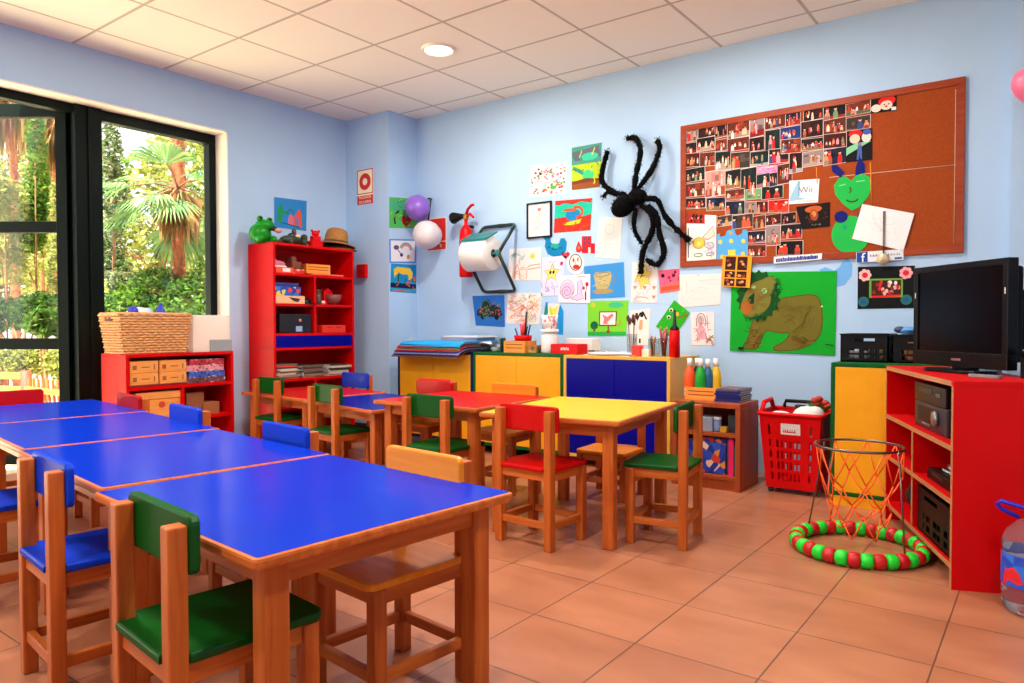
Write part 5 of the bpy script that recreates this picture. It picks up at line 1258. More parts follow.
# 11 heart and round plaque
p = Paper([(561, 251.5), (570, 251.5), (570, 259), (561, 259)], base=(204, 30, 50), outline=[(0, 0.3), (0.25, 0.05), (0.5, 0.25), (0.8, 0.0), (1, 0.3), (0.85, 0.65), (0.5, 1), (0.15, 0.7)]); p.ell(0.5, 0.4, 0.2, 0.2, (226, 70, 80)); p.done('paper_cutout', 'small red paper heart beside the blue bird', 'cutout', G_)
p = Paper([(567.5, 253.5), (584.5, 253.5), (584.5, 274.5), (567.5, 274.5)], base=(240, 236, 232), th=0.004, outline=curve(0.5, 0.5, 0.5, 0.5, 0, 345, 23)); p.ell(0.5, 0.42, 0.38, 0.4, K, 24); p.ell(0.5, 0.42, 0.33, 0.355, WHT, 24); p.ell(0.38, 0.32, 0.06, 0.1, (220, 60, 60)); p.ell(0.64, 0.28, 0.05, 0.1, (220, 90, 90)); p.ell(0.54, 0.64, 0.2, 0.11, (226, 40, 40)); p.line([(0.5, 0.36), (0.47, 0.5), (0.53, 0.5)], 0.003, K)
p.done('plaque', 'round white plaque with a painted face', 'plaque', G_)
# 12 snail
p = Paper([(560, 276), (590.5, 274), (590.5, 303), (558.5, 302.5)], base=(240, 232, 240), off=0.004); p.ell(0.27, 0.55, 0.22, 0.33, (222, 190, 226)); p.line([(0.27+0.2*(1-k/30)*math.cos(k*0.5), 0.6+0.28*(1-k/30)*math.sin(k*0.5)) for k in range(28)], 0.004, (120, 90, 130)); p.line(curve(0.27, 0.52, 0.23, 0.36, 150, 390), 0.004, (110, 90, 120)); p.poly([(0.4, 0.85), (0.6, 0.7), (0.6, 0.25), (0.72, 0.2), (0.78, 0.4), (0.72, 0.6), (0.8, 0.85), (0.6, 0.92)], (228, 200, 232)); p.line([(0.4, 0.85), (0.6, 0.7), (0.6, 0.25), (0.72, 0.2), (0.78, 0.4), (0.72, 0.6), (0.8, 0.85), (0.6, 0.92)], 0.004, (110, 80, 120), True); p.line(curve(0.72, 0.12, 0.12, 0.06, 180, 360), 0.004, (220, 60, 80)); p.ell(0.9, 0.35, 0.05, 0.08, (200, 30, 50)); p.ell(0.8, 0.48, 0.04, 0.06, (200, 40, 60)); p.rect(0.84, 0.62, 0.88, 0.9, (40, 30, 40)); p.line([(0.9, 0.4), (0.86, 0.65)], 0.005, (60, 60, 60))
p.done('drawing', 'drawing of a pale pink snail with red flowers', 'drawing', G_)
# 13 blue paper with cup
p = Paper([(584, 266.5), (624, 262), (625, 297), (586, 299)], base=(60, 146, 216)); p.poly([(0.24, 0.3), (0.3, 0.22), (0.66, 0.24), (0.7, 0.36), (0.62, 0.68), (0.5, 0.76), (0.3, 0.72)], (190, 176, 120)); p.ell(0.46, 0.8, 0.26, 0.08, (170, 150, 100)); p.line(curve(0.68, 0.45, 0.09, 0.12, -90, 90), 0.006, (150, 120, 70)); p.line(curve(0.46, 0.3, 0.18, 0.06, 0, 360), 0.004, (120, 100, 60)); p.scrib(10, [(140, 140, 110), (210, 190, 130)], 0.005, 3, (0.3, 0.35, 0.62, 0.7))
p.done('drawing', 'blue sheet with a drawing of a beige cup', 'drawing', G_)
# 14 doodle sheet
p = Paper([(508.5, 293), (542.5, 293), (539.5, 324.5), (506, 323.5)]); p.scrib(95, [(236, 150, 110), (236, 110, 110), (244, 196, 100), (140, 190, 150), (230, 130, 150), (250, 170, 90)], 0.0045, 17, ln=0.1); p.line([(0.3, 0.55), (0.4, 0.45), (0.42, 0.58), (0.55, 0.44), (0.6, 0.56), (0.75, 0.44), (0.8, 0.56)], 0.007, (226, 60, 60)); p.dots(14, [(226, 60, 70), (230, 150, 60)], 0.012, 0.02, 7)
p.done('drawing', 'white sheet full of red and orange doodles, above the red pen cup', 'drawing', G_)
# 15 star on teal and blue sheets
p = Paper([(546, 302), (563.5, 304), (564, 335), (541, 333)], base=(20, 140, 214), outline=[(0.0, 0.0), (0.85, 0.05), (1, 0.25), (0.97, 1), (0.02, 0.95)]); p.poly([(0.0, 0.02), (0.2, 0.3), (0.1, 0.7), (0.02, 0.95)], (20, 140, 120)); p.poly([(0.12, 0.02), (0.82, 0.0), (0.72, 0.32), (0.62, 0.9), (0.2, 0.9), (0.2, 0.3)], WHT); p.poly([(0.2, 0.1), (0.45, 0.2), (0.74, 0.05), (0.62, 0.35), (0.68, 0.62), (0.44, 0.5), (0.2, 0.62), (0.28, 0.35)], (226, 220, 80)); p.line([(0.3, 0.2), (0.42, 0.36), (0.36, 0.5)], 0.004, (130, 130, 60))
p.done('drawing', 'drawing of a yellow star on blue and teal paper, above the white jar', 'drawing', G_)
# 16 car on blue paper
p = Paper([(472.5, 296), (504.5, 295), (505, 327), (476, 325.5)], base=(44, 116, 206)); p.poly([(0.08, 0.66), (0.1, 0.5), (0.24, 0.4), (0.3, 0.18), (0.5, 0.12), (0.6, 0.3), (0.85, 0.32), (0.92, 0.62), (0.84, 0.72)], (44, 50, 60)); p.dots(40, [(200, 70, 60), (80, 150, 80), (60, 110, 90), (190, 150, 80)], 0.012, 0.03, 5, (0.16, 0.3, 0.86, 0.64)); p.ell(0.28, 0.7, 0.07, None, K); p.ell(0.74, 0.7, 0.07, None, K); p.scrib(16, [(90, 160, 110), (200, 80, 70), (30, 30, 36)], 0.005, 9, (0.15, 0.3, 0.85, 0.65)); p.line(curve(0.42, 0.36, 0.14, 0.2, 180, 360), 0.007, (60, 140, 110))
p.done('drawing', 'blue sheet with a dark scribbled car, under the paper roll', 'drawing', G_)
# 17 green sheet with board
p = Paper([(588, 301), (629, 300.5), (626, 336), (588, 336)], base=(122, 206, 48)); p.rect(0, 0.88, 1, 0.99, (40, 170, 70)); p.rect(0.29, 0.3, 0.74, 0.72, (110, 60, 36)); p.rect(0.32, 0.33, 0.71, 0.68, (240, 232, 230)); p.poly([(0.36, 0.38), (0.5, 0.46), (0.62, 0.36), (0.66, 0.42), (0.5, 0.62), (0.56, 0.66), (0.4, 0.66), (0.42, 0.5)], (226, 120, 120)); p.ell(0.17, 0.7, 0.1, 0.12, (14, 96, 60)); p.rect(0.145, 0.78, 0.2, 0.88, (120, 70, 40)); p.rect(0.52, 0.72, 0.56, 0.84, (120, 80, 40)); p.ell(0.54, 0.88, 0.06, 0.04, (150, 70, 40)); p.line(curve(0.78, 0.62, 0.06, 0.08, -60, 240), 0.006, (180, 120, 60)); p.ell(0.7, 0.12, 0.18, 0.08, (60, 190, 130)); p.ell(0.14, 0.12, 0.06, None, (190, 200, 60))
p.done('drawing', 'green sheet with a drawing of a framed board and small tree', 'drawing', G_)
# 18 penguin-like sheet: a slim figure in black and white
p = Paper([(630, 311), (651, 308), (648, 345), (628, 345)]); p.line([(0.38, 0.3), (0.52, 0.1), (0.66, 0.1), (0.84, 0.3)], 0.012, K); p.poly([(0.5, 0.12), (0.62, 0.05), (0.72, 0.12), (0.66, 0.22), (0.54, 0.22)], K); p.poly([(0.52, 0.3), (0.66, 0.3), (0.68, 0.55), (0.56, 0.6), (0.48, 0.52)], (214, 160, 110)); p.line([(0.36, 0.8), (0.34, 0.94)], 0.014, K); p.line([(0.58, 0.82), (0.6, 0.95)], 0.014, K); p.line([(0.42, 0.32), (0.36, 0.7)], 0.003, (190, 186, 190))
p.done('drawing', 'white sheet with a slim black outlined figure, behind the brush jar', 'drawing', G_)
# 19 green diamond dragon
p = Paper([(674.5, 300), (690.5, 313), (673, 339), (656, 326.5)], base=(40, 170, 30), off=0.003); p.ell(0.16, 0.3, 0.09, None, WHT); p.ell(0.17, 0.31, 0.06, None, K); p.ell(0.26, 0.52, 0.09, None, WHT); p.ell(0.27, 0.53, 0.06, None, K); p.ell(0.5, 0.28, 0.09, None, (226, 160, 80)); p.line([(0.62, 0.42), (0.8, 0.2), (0.92, 0.08), (0.98, 0.2)], 0.008, (150, 60, 30)); p.poly([(0.6, 0.02), (0.72, 0.1), (0.6, 0.14)], (60, 200, 50))
p.done('paper_cutout', 'bright green paper face turned on its corner, above the pencil tumbler', 'cutout', G_)
# 20 pink lady
p = Paper([(690.5, 312.5), (714.5, 311.5), (714, 345.5), (692, 345)], base=(236, 226, 228)); p.ell(0.44, 0.25, 0.14, 0.14, (200, 180, 180)); p.line(curve(0.44, 0.3, 0.2, 0.26, 150, 390), 0.005, (110, 90, 90)); p.poly([(0.34, 0.42), (0.56, 0.42), (0.7, 0.82), (0.24, 0.84)], (230, 170, 180)); p.ell(0.44, 0.36, 0.06, 0.05, (214, 120, 130)); p.scrib(26, [(214, 130, 150), (190, 150, 160), (150, 120, 110)], 0.004, 12, (0.2, 0.2, 0.75, 0.9)); p.scrib(8, [(170, 120, 60)], 0.006, 5, (0.65, 0.7, 0.92, 0.92)); p.line([(0.7, 0.1), (0.74, 0.5)], 0.004, (150, 130, 140))
p.done('drawing', 'white sheet with a pencil drawing of a lady in a pink dress', 'drawing', G_)
# 21 white faint sheet
p = Paper([(678.5, 275), (721, 273.5), (720.5, 304.5), (678.5, 307.5)]); p.scrib(10, [(212, 210, 214)], 0.003, 5, (0.15, 0.15, 0.8, 0.8), 0.3); p.line([(0.2, 0.2), (0.2, 0.6)], 0.003, (190, 190, 194)); p.line([(0.5, 0.2), (0.86, 0.18)], 0.003, (200, 200, 204)); p.line([(0.3, 0.78), (0.7, 0.76)], 0.003, (206, 206, 210)); p.ell(0.48, 0.03, 0.012, None, (90, 110, 190))
p.done('drawing', 'wide white sheet with faint pencil lines, under the left corner of the corkboard', 'drawing', G_)
# 22 pink pig
p = Paper([(658.5, 270.5), (679.5, 268.5), (680, 290.5), (660, 293.5)], base=(244, 96, 134)); p.poly([(0.0, 0.7), (1, 0.58), (1, 1), (0, 1)], (244, 110, 90)); p.rect(0.1, 0.74, 0.98, 0.9, (240, 80, 60)); p.ell(0.2, 0.25, 0.09, None, K); p.ell(0.5, 0.36, 0.07, None, (170, 20, 60)); p.ell(0.72, 0.28, 0.09, None, (120, 20, 50)); p.ell(0.56, 0.5, 0.05, None, (150, 20, 50)); p.ell(0.8, 0.14, 0.06, None, (60, 20, 40))
p.done('paper_cutout', 'square pink paper pig face', 'cutout', G_)
# 23 star and hearts
p = Paper([(632.5, 262.5), (658, 262.5), (657, 303), (631, 302.5)]); st = [(0.36, 0.0), (0.52, 0.0), (0.6, 0.22), (0.78, 0.22), (0.66, 0.4), (0.72, 0.55), (0.52, 0.52), (0.38, 0.68), (0.3, 0.45), (0.1, 0.5), (0.24, 0.28)]
p.poly(st, (240, 216, 110)); p.line(st, 0.004, (190, 150, 60), True)
for (x, y) in ((0.52, 0.62), (0.88, 0.62), (0.88, 0.85), (0.14, 0.62)): p.poly([(x-0.07, y-0.02), (x-0.03, y-0.05), (x, y-0.02), (x+0.04, y-0.05), (x+0.07, y-0.01), (x, y+0.06)], (240, 130, 120))
p.line(curve(0.4, 0.92, 0.28, 0.06, 180, 360), 0.005, (236, 130, 110)); p.scrib(8, [(240, 160, 140), (200, 180, 220)], 0.004, 8, (0.1, 0.75, 0.8, 0.95))
p.done('drawing', 'white sheet with a yellow star and pink hearts, under a spider leg', 'drawing', G_)
# 24 lion
p = Paper([(732, 272.5), (837, 271), (835, 355.5), (730, 350.5)], base=(10, 166, 40), off=0.004, th=0.003)
BR1, BR2, MN = (112, 104, 34), (88, 72, 28), (14, 74, 26)
lb_ = p.blob([(0.47, 0.33), (0.62, 0.3), (0.82, 0.27), (0.87, 0.38), (0.89, 0.62), (0.86, 0.8), (0.74, 0.92), (0.6, 0.97), (0.44, 0.98), (0.43, 0.93), (0.54, 0.86), (0.6, 0.74), (0.5, 0.76), (0.36, 0.72), (0.33, 0.8), (0.29, 0.96), (0.2, 0.98), (0.12, 0.96), (0.2, 0.8), (0.22, 0.6), (0.32, 0.5)], BR1); p.line(lb_, 0.006, BR2, True)
mane = []
rgm = random.Random(2)
for k in range(36):
    a = 2*PI*k/36; r = 1.0 if k % 2 else 0.86
    mane.append((0.275+0.225*r*math.cos(a), 0.30+0.33*r*math.sin(a)))
p.poly(mane, MN); p.blob([(0.13, 0.3), (0.2, 0.14), (0.3, 0.1), (0.38, 0.05), (0.44, 0.07), (0.45, 0.16), (0.4, 0.24), (0.4, 0.4), (0.34, 0.5), (0.24, 0.58), (0.14, 0.56), (0.1, 0.44)], (122, 118, 46)); p.poly([(0.11, 0.38), (0.2, 0.38), (0.23, 0.5), (0.15, 0.54), (0.1, 0.46)], (172, 96, 36)); p.poly([(0.17, 0.33), (0.24, 0.25), (0.235, 0.4), (0.19, 0.4)], (8, 60, 30)); p.ell(0.225, 0.19, 0.022, None, (150, 220, 150)); p.ell(0.335, 0.235, 0.026, None, (160, 220, 150)); p.ell(0.33, 0.24, 0.016, None, (90, 170, 90))
p.scrib(40, [(100, 86, 32), (124, 114, 44), (104, 94, 34)], 0.004, 3, (0.5, 0.4, 0.82, 0.68), 0.05); p.scrib(30, [BR2, (150, 110, 40)], 0.004, 6, (0.19, 0.7, 0.3, 0.92), 0.04); p.scrib(30, [BR2, (150, 110, 40)], 0.004, 7, (0.6, 0.78, 0.78, 0.9), 0.04); p.scrib(24, [(16, 70, 26), (36, 110, 40)], 0.005, 9, (0.42, 0.08, 0.48, 0.45), 0.03); p.scrib(30, [(16, 70, 26), (30, 100, 36)], 0.005, 10, (0.16, 0.54, 0.38, 0.6), 0.03); p.scrib(16, [(140, 90, 40)], 0.005, 11, (0.18, 0.18, 0.38, 0.46), 0.04)
p.line([(0.32, 0.76), (0.24, 0.95)], 0.006, BR2); p.line([(0.62, 0.74), (0.72, 0.62), (0.74, 0.5)], 0.005, BR2); p.ell(0.12, 0.965, 0.03, 0.02, K); p.line([(0.92, 0.87), (0.99, 0.88)], 0.006, (20, 40, 30)); p.ell(0.88, 0.42, 0.008, None, WHT)
p.done('painting', 'large green board with a drawn brown lion', 'painting', G_)
# 25 yellow frame of photos
p = Paper([(724.5, 255.5), (753.5, 256), (751, 288), (722.5, 286.5)], base=(236, 160, 40), off=0.02, th=0.006)
rgp = random.Random(31)
for i in range(2):
    for j in range(3):
        x0, x1 = (0.1, 0.46) if i == 0 else (0.52, 0.86); y0 = (0.04, 0.5, 0.74)[j]; y1 = (0.46, 0.7, 0.97)[j]
        p.rect(x0, y0, x1, y1, (60, 24, 20))
        for k in range(4): p.ell(x0+rgp.uniform(0.08, 0.28), y0+rgp.uniform(0.25, 0.8)*(y1-y0), 0.05, 0.04, [(200, 60, 50), (220, 170, 140), (120, 60, 40), (200, 140, 60)][k])
p.done('photo_frame', 'orange card frame of small photos overlapping the corkboard and lion', 'photo frame')
# 26 blue swirl cutout
p = Paper([(819, 258), (853, 258), (853, 288), (819, 288)], base=(110, 176, 236), off=0.0008, outline=[(0.0, 0.4), (0.2, 0.3), (0.45, 0.42), (0.62, 0.3), (0.7, 0.1), (0.85, 0.02), (0.98, 0.2), (0.95, 0.6), (0.75, 0.9), (0.5, 0.98), (0.3, 0.6)])
p.done('paper_cutout', 'pale blue paper swirl behind the corner of the lion board', 'cutout', G_)
# 27 black card with flowers
p = Paper([(858, 267), (915, 265.5), (914.5, 308), (857.5, 309)], base=(14, 14, 18))
for (x, y, c, c2) in ((0.13, 0.2, (236, 190, 190), (220, 40, 50)), (0.85, 0.17, (240, 170, 180), (226, 40, 50))):
    for k in range(7): p.ell(x+0.075*math.cos(k*0.9), y+0.095*math.sin(k*0.9), 0.045, None, c, 10)
    p.ell(x, y, 0.055, None, c2)
for (x, y) in ((0.11, 0.83), (0.86, 0.8)): p.ell(x, y, 0.1, None, (40, 110, 110)); p.ell(x, y, 0.05, None, (30, 90, 140))
p.rect(0.21, 0.29, 0.8, 0.74, (110, 170, 60)); p.rect(0.25, 0.33, 0.77, 0.7, (70, 30, 30)); p.line([(0.25, 0.72), (0.77, 0.7)], 0.012, (220, 40, 40))
rgp = random.Random(3)
for k in range(22): p.ell(rgp.uniform(0.29, 0.73), rgp.uniform(0.37, 0.66), 0.03, 0.05, [(210, 40, 40), (226, 180, 160), (240, 230, 226), (150, 40, 40)][k % 4], 8)
p.done('photo_frame', 'black card with corner flowers around a group photo, beside the television', 'photo frame')
# 28 houses on the window wall
p = Paper([(274, 197), (306.5, 201), (306, 231), (274, 227)], 'left', base=(48, 136, 206)); p.poly([(0.08, 0.75), (0.1, 0.4), (0.2, 0.15), (0.3, 0.45), (0.4, 0.42), (0.42, 0.5), (0.24, 0.52), (0.22, 0.84), (0.1, 0.82)], (40, 150, 80)); p.poly([(0.42, 0.85), (0.44, 0.58), (0.5, 0.5), (0.58, 0.56), (0.58, 0.88)], (220, 110, 130)); p.line(curve(0.5, 0.48, 0.09, 0.12, 150, 380), 0.008, (40, 110, 100)); p.poly([(0.62, 0.55), (0.78, 0.28), (0.84, 0.48), (0.86, 0.9), (0.76, 0.9), (0.74, 0.6), (0.68, 0.6), (0.68, 0.88), (0.6, 0.86)], (226, 90, 70)); p.line([(0.2, 0.82), (0.5, 0.86), (0.8, 0.92)], 0.006, (20, 60, 70))
p.done('drawing', 'blue sheet with green and red houses on the wall above the frog', 'drawing')
# 29 pictures on the pillar side
p = Paper([(389, 197), (418, 199), (417, 228), (389, 228)], 'pside', base=(84, 190, 90)); p.ell(0.3, 0.25, 0.3, 0.2, (70, 180, 130)); p.ell(0.75, 0.85, 0.25, 0.12, (120, 200, 90)); p.poly([(0.42, 0.66), (0.5, 0.56), (0.58, 0.64), (0.68, 0.56), (0.78, 0.66), (0.74, 0.84), (0.58, 0.97), (0.46, 0.84)], (190, 40, 40)); p.line(curve(0.42, 0.72, 0.24, 0.3, 150, 250, 6), 0.02, (30, 60, 40)); p.scrib(10, [(60, 160, 90), (150, 210, 90)], 0.008, 3)
p.done('painting', 'green painting with a red heart on the pillar behind the balloons', 'painting')
p = Paper([(389, 239), (416.5, 239.5), (415.5, 263), (389.5, 263)], 'pside', base=(80, 140, 220)); p.rect(0.05, 0.06, 0.95, 0.94, (236, 232, 240)); p.line(curve(0.6, 0.46, 0.22, 0.28, 200, 360), 0.02, (100, 180, 170)); p.line(curve(0.6, 0.46, 0.17, 0.22, 200, 360), 0.02, (226, 140, 130)); p.ell(0.25, 0.35, 0.1, 0.1, (90, 80, 110)); p.ell(0.44, 0.66, 0.06, 0.08, (70, 40, 110)); p.ell(0.7, 0.74, 0.06, 0.1, (226, 130, 60)); p.line([(0.3, 0.45), (0.42, 0.62)], 0.01, (110, 100, 120))
p.done('drawing', 'white sheet with a small rainbow on the pillar', 'drawing')
p = Paper([(391, 263.5), (416, 265), (416, 293.5), (390, 291.5)], 'pside', base=(20, 140, 200)); p.rect(0, 0.68, 1, 0.85, (16, 30, 70)); p.rect(0, 0.85, 1, 1, (30, 150, 190)); p.poly([(0.1, 0.2), (0.25, 0.1), (0.75, 0.14), (0.86, 0.3), (0.8, 0.6), (0.7, 0.55), (0.66, 0.36), (0.42, 0.36), (0.3, 0.3), (0.14, 0.5)], (236, 190, 50)); p.line([(0.3, 0.36), (0.28, 0.66)], 0.012, (30, 60, 60)); p.line([(0.2, 0.4), (0.16, 0.7)], 0.012, (60, 150, 70)); p.scrib(8, [(30, 80, 50), (220, 90, 60)], 0.01, 5, (0.1, 0.5, 0.9, 0.8)); p.line([(0.1, 0.93), (0.8, 0.95)], 0.008, (220, 90, 70)); p.ell(0.92, 0.5, 0.05, 0.1, (220, 100, 90))
p.done('painting', 'blue and yellow painting, lowest on the pillar', 'painting')

# text helper
def text_mesh(s, size, mm, parent, loc, rot, align='CENTER', sx=1.0):
    cu = bpy.data.curves.new('lettering', 'FONT'); cu.body = s; cu.size = size; cu.align_x = align; cu.align_y = 'CENTER'; cu.extrude = 0.0002
    tmp = bpy.data.objects.new('lettering_tmp', cu); COL.objects.link(tmp)
    dg = bpy.context.evaluated_depsgraph_get()
    me = bpy.data.meshes.new_from_object(tmp.evaluated_get(dg)); me.name = 'lettering'
    bpy.data.objects.remove(tmp); bpy.data.curves.remove(cu)
    me.materials.clear(); me.materials.append(mm)
    o = bpy.data.objects.new('lettering', me); COL.objects.link(o); o.parent = parent; o.location = loc; o.rotation_euler = rot; o.scale = (sx, 1, 1)
    return o
# alarm sign on the pillar front
A, B = at_y(357.5, 171, PY), at_y(373.5, 203, PY)
t = thing('fire_alarm_sign', 'red and cream fire alarm button sign on the pillar', 'sign', ((A.x+B.x)/2, PY-0.001, (A.z+B.z)/2))
w_, h_ = B.x-A.x, A.z-B.z
M_sr = mat('sign_red', (206, 24, 24), 0.5); M_cream = mat('sign_cream', (246, 232, 196), 0.5)
m = MB(); m.bx(-w_/2, w_/2, -0.003, 0, -h_/2, h_/2); m.build('plate', M_cream, t)
m = MB(); z0 = h_/2
b2 = 0.008; zq = h_/2-w_*1.05
m.bx(-w_/2, w_/2, -0.0042, -0.003, h_/2-b2, h_/2); m.bx(-w_/2, w_/2, -0.0042, -0.003, zq, zq+b2); m.bx(-w_/2, -w_/2+b2, -0.0042, -0.003, zq+b2, h_/2-b2); m.bx(w_/2-b2, w_/2, -0.0042, -0.003, zq+b2, h_/2-b2)
m.bx(-w_/2, w_/2, -0.0042, -0.003, -h_/2, zq-0.012)
zc_ = (h_/2+zq)/2; n = 32; Ro, Ri = w_*0.36, w_*0.15
for k in range(n):
    a, b3 = 2*PI*k/n, 2*PI*(k+1)/n
    m.face([(Ri*math.cos(a), -0.0042, zc_+Ri*math.sin(a)), (Ro*math.cos(a), -0.0042, zc_+Ro*math.sin(a)), (Ro*math.cos(b3), -0.0042, zc_+Ro*math.sin(b3)), (Ri*math.cos(b3), -0.0042, zc_+Ri*math.sin(b3))])
m.build('symbol', M_sr, t)
zt2 = (zq-0.012-h_/2)/2
text_mesh('PULSADOR', 0.036, M_cream, t, (0, -0.0046, zt2+0.021), (PI/2, 0, 0), sx=0.88); text_mesh('DE ALARMA', 0.036, M_cream, t, (0, -0.0046, zt2-0.02), (PI/2, 0, 0), sx=0.8)
# alarm button
A, B = at_y(357.5, 265, PY), at_y(368, 277.5, PY)
t = thing('alarm_button', 'red square alarm button on the pillar beside the tall bookshelf', 'alarm button', ((A.x+B.x)/2+0.012, PY, (A.z+B.z)/2))
m = MB(); m.box((0, -0.018, 0), ((B.x-A.x)*0.85, 0.036, A.z-B.z), 0.005); m.build('housing', M_redplastic, t)
m = MB(); m.box((0, -0.037, 0.0), (0.05, 0.004, 0.05), 0.002); m.build('push_plate', mat('deep_red', (150, 10, 20), 0.4), t)

# extinguisher sign behind the white balloon
A, B = at_y(430, 219, YB), at_y(444, 250, YB)
t = thing('extinguisher_sign', 'red sign half hidden behind the white balloon', 'sign', ((A.x+B.x)/2, YB-0.001, (A.z+B.z)/2))
w_, h_ = B.x-A.x+0.06, A.z-B.z
m = MB(); m.bx(-w_/2, w_/2, -0.003, 0, -h_/2, h_/2); m.build('plate', M_cream, t)
m = MB(); m.bx(-w_/2+0.006, w_/2-0.006, -0.0042, -0.003, -h_/2+0.08, h_/2-0.006); m.bx(-w_/2+0.006, w_/2-0.006, -0.0042, -0.003, -h_/2+0.006, -h_/2+0.072); m.build('red_field', M_sr, t)
m = MB(); m.prism([(0.03, -0.09), (0.045, -0.09), (0.045, 0.0), (0.06, 0.02), (0.03, 0.02)], -0.0052, -0.0042, axis='y'); m.ell((0.05, -0.0044, -h_/2+0.04), (0.012, 0.001, 0.016)); m.build('symbol', M_cream, t)
# balloons
def balloon(label, u, v, y, rpx, col, ry=1.08, tilt=(0, 0, 0), knot=-1):
    c = at_y(u, v, y); d = (c-Vector((0, 0, CZ))).dot(fwd); r = rpx*d/FPX
    t = thing('balloon', label, 'balloon', c, 0, 'balloons on the walls', rot=tilt); mm = mat('balloon_%d_%d_%d' % col, col, 0.28)
    m = MB(); m.lathe([(0, -r*1.22), (r*0.12, -r*1.18), (r*0.35, -r*1.0), (r*0.72, -r*0.68), (r*0.94, -r*0.25), (r, r*0.1), (r*0.94, r*0.5), (r*0.72, r*0.82), (r*0.4, r*1.0), (0, r*1.06)], 28); m.build('skin', mm, t)
    m = MB(); m.lathe([(0.004, -r*1.2), (r*0.1, -r*1.3), (0.006, -r*1.26), (0, -r*1.2)], 12); m.build('knot', mm, t)
    return t
balloon('purple balloon in the corner by the fire extinguisher', 417.5, 208.5, YB-0.15, 12.6, (140, 100, 204), tilt=(PI/2-0.55, 0, 0.5))
balloon('white balloon below the purple balloon', 428, 235, YB-0.15, 14.2, (222, 214, 218), tilt=(PI/2, 0, 0))
balloon('pink balloon at the right edge of the photo', 1029.5, 84, 4.45, 16, (240, 120, 160), tilt=(0.2, 0.1, 0))
A = at_y(431.5, 198.5, YB); t = thing('wall_hook', 'thin black hook above the white balloon', 'hook', A)
B = at_y(430, 220, YB)-A
m = MB(); m.tube([(-0.03, -0.02, -0.002), (0.0, -0.02, 0.0), (0.012, -0.02, -0.006), (B.x, -0.02, B.z)], 0.006, 8); m.build('rod', M_black, t)
m = MB(); m.tube([(0.006, 0, -0.006), (0.006, -0.02, -0.006)], 0.005, 8); m.build('peg', M_black, t)

# fire extinguisher
c = at_y(466, 240, YB-0.095); fb = at_y(466, 277, YB-0.095).z; ft = at_y(466, 213, YB-0.095).z
t = thing('fire_extinguisher', 'red fire extinguisher with a black horn behind the paper roll', 'fire extinguisher', (c.x, c.y, fb))
H_ = ft-fb; r = 0.056
m = MB(); m.lathe([(0, 0), (r*0.92, 0), (r, 0.015), (r, H_*0.62), (r*0.85, H_*0.72), (r*0.5, H_*0.79), (r*0.28, H_*0.82), (r*0.26, H_*0.9), (0, H_*0.9)], 24); m.build('body', M_redplastic, t)
m = MB(); m.lathe([(0.02, H_*0.9), (0.024, H_*0.93), (0.024, H_*0.98), (0, H_*0.98)], 14); m.build('valve', mat('brass', (190, 140, 50), 0.35, metal=0.8), t)
m = MB(); m.tube([(0, 0, H_*0.96), (0.04, -0.02, H_*1.05), (0.10, -0.05, H_*1.09), (0.13, -0.06, H_*1.09)], [0.012, 0.012, 0.012, 0.01]); m.tube([(0.02, -0.01, H_*0.95), (0.08, -0.04, H_*0.96), (0.13, -0.06, H_*0.9)], [0.012, 0.012, 0.01]); m.build('handle', M_redplastic, t)
m = MB(Matrix.Translation((-0.02, -0.01, H_*0.955)) @ Matrix.Rotation(-PI/2-0.08, 4, 'Y')); m.lathe([(0, 0), (0.018, 0.0), (0.022, 0.02), (0.042, 0.08), (0.05, 0.105), (0.046, 0.12), (0, 0.122)], 20); m.build('horn', M_black, t)
m = MB(); m.tube([(0, r*0.9, H_*0.8), (0, YB-c.y, H_*0.8)], 0.012); m.build('bracket', M_black, t)

# paper roll holder
WY = YB-0.02
TR, TL_, BR_, BL_ = at_y(516.5, 224, WY), at_y(485, 226.5, WY), at_y(515.6, 291, WY), at_y(485, 292, WY)
xr = TR.x; xl = TL_.x
ax = at_x(498.5, 253, xr-0.01)          # right end of the roll axis
t = thing('paper_roll_holder', 'wall holder of dark green tube with a big white paper roll', 'paper roll', (ax.x, ax.y, ax.z))
def rel(p): return Vector(p)-ax
RL = 0.25; rx0 = -0.05-RL
M_tube = mat('dark_green_tube', (8, 40, 38), 0.35)
aL = Vector((rx0-0.03, 0, 0)); aR = Vector((0.0, 0, 0))
yw = WY-ax.y
tr_, br_ = Vector((0, yw, TR.z-ax.z)), Vector((0, yw, BR_.z-ax.z))
tl_, bl_ = Vector((rx0-0.03, yw, TR.z-ax.z)), Vector((rx0-0.03, yw, BR_.z-ax.z))
def bend(a, b, c, r=0.035, n=4):
    d1 = (a-b).normalized(); d2 = (c-b).normalized(); return [b+d1*r*(1-k/n)**2+d2*r*(k/n)**2 for k in range(n+1)]
path = [aL+Vector((0, 0, 0.0))] + bend(aL, tl_, tr_) + bend(tl_, tr_, aR) + [aR]
m = MB(); m.tube(path, 0.0135, 10); path = [aR] + bend(aR, br_, bl_) + bend(br_, bl_, aL) + [aL]; m.tube(path, 0.0135, 10); m.build('frame', M_tube, t)
m = MB(); m.tube([(rx0-0.035, 0, 0), (0.012, 0, 0)], 0.012, 10); m.box((0.0, 0, 0), (0.022, 0.04, 0.05), 0.004); m.build('axle', mat('teal_metal', (16, 110, 110), 0.35), t)
RR = 0.132
m = MB(Matrix.Translation((-0.05, 0, 0)) @ Matrix.Rotation(-PI/2, 4, 'Y')); m.lathe([(0.03, 0.0), (RR-0.004, 0.0), (RR, 0.004), (RR, RL-0.004), (RR-0.004, RL), (0.03, RL), (0.03, 0.0)], 48); pr_ = m.build('paper_roll', M_paper, t)
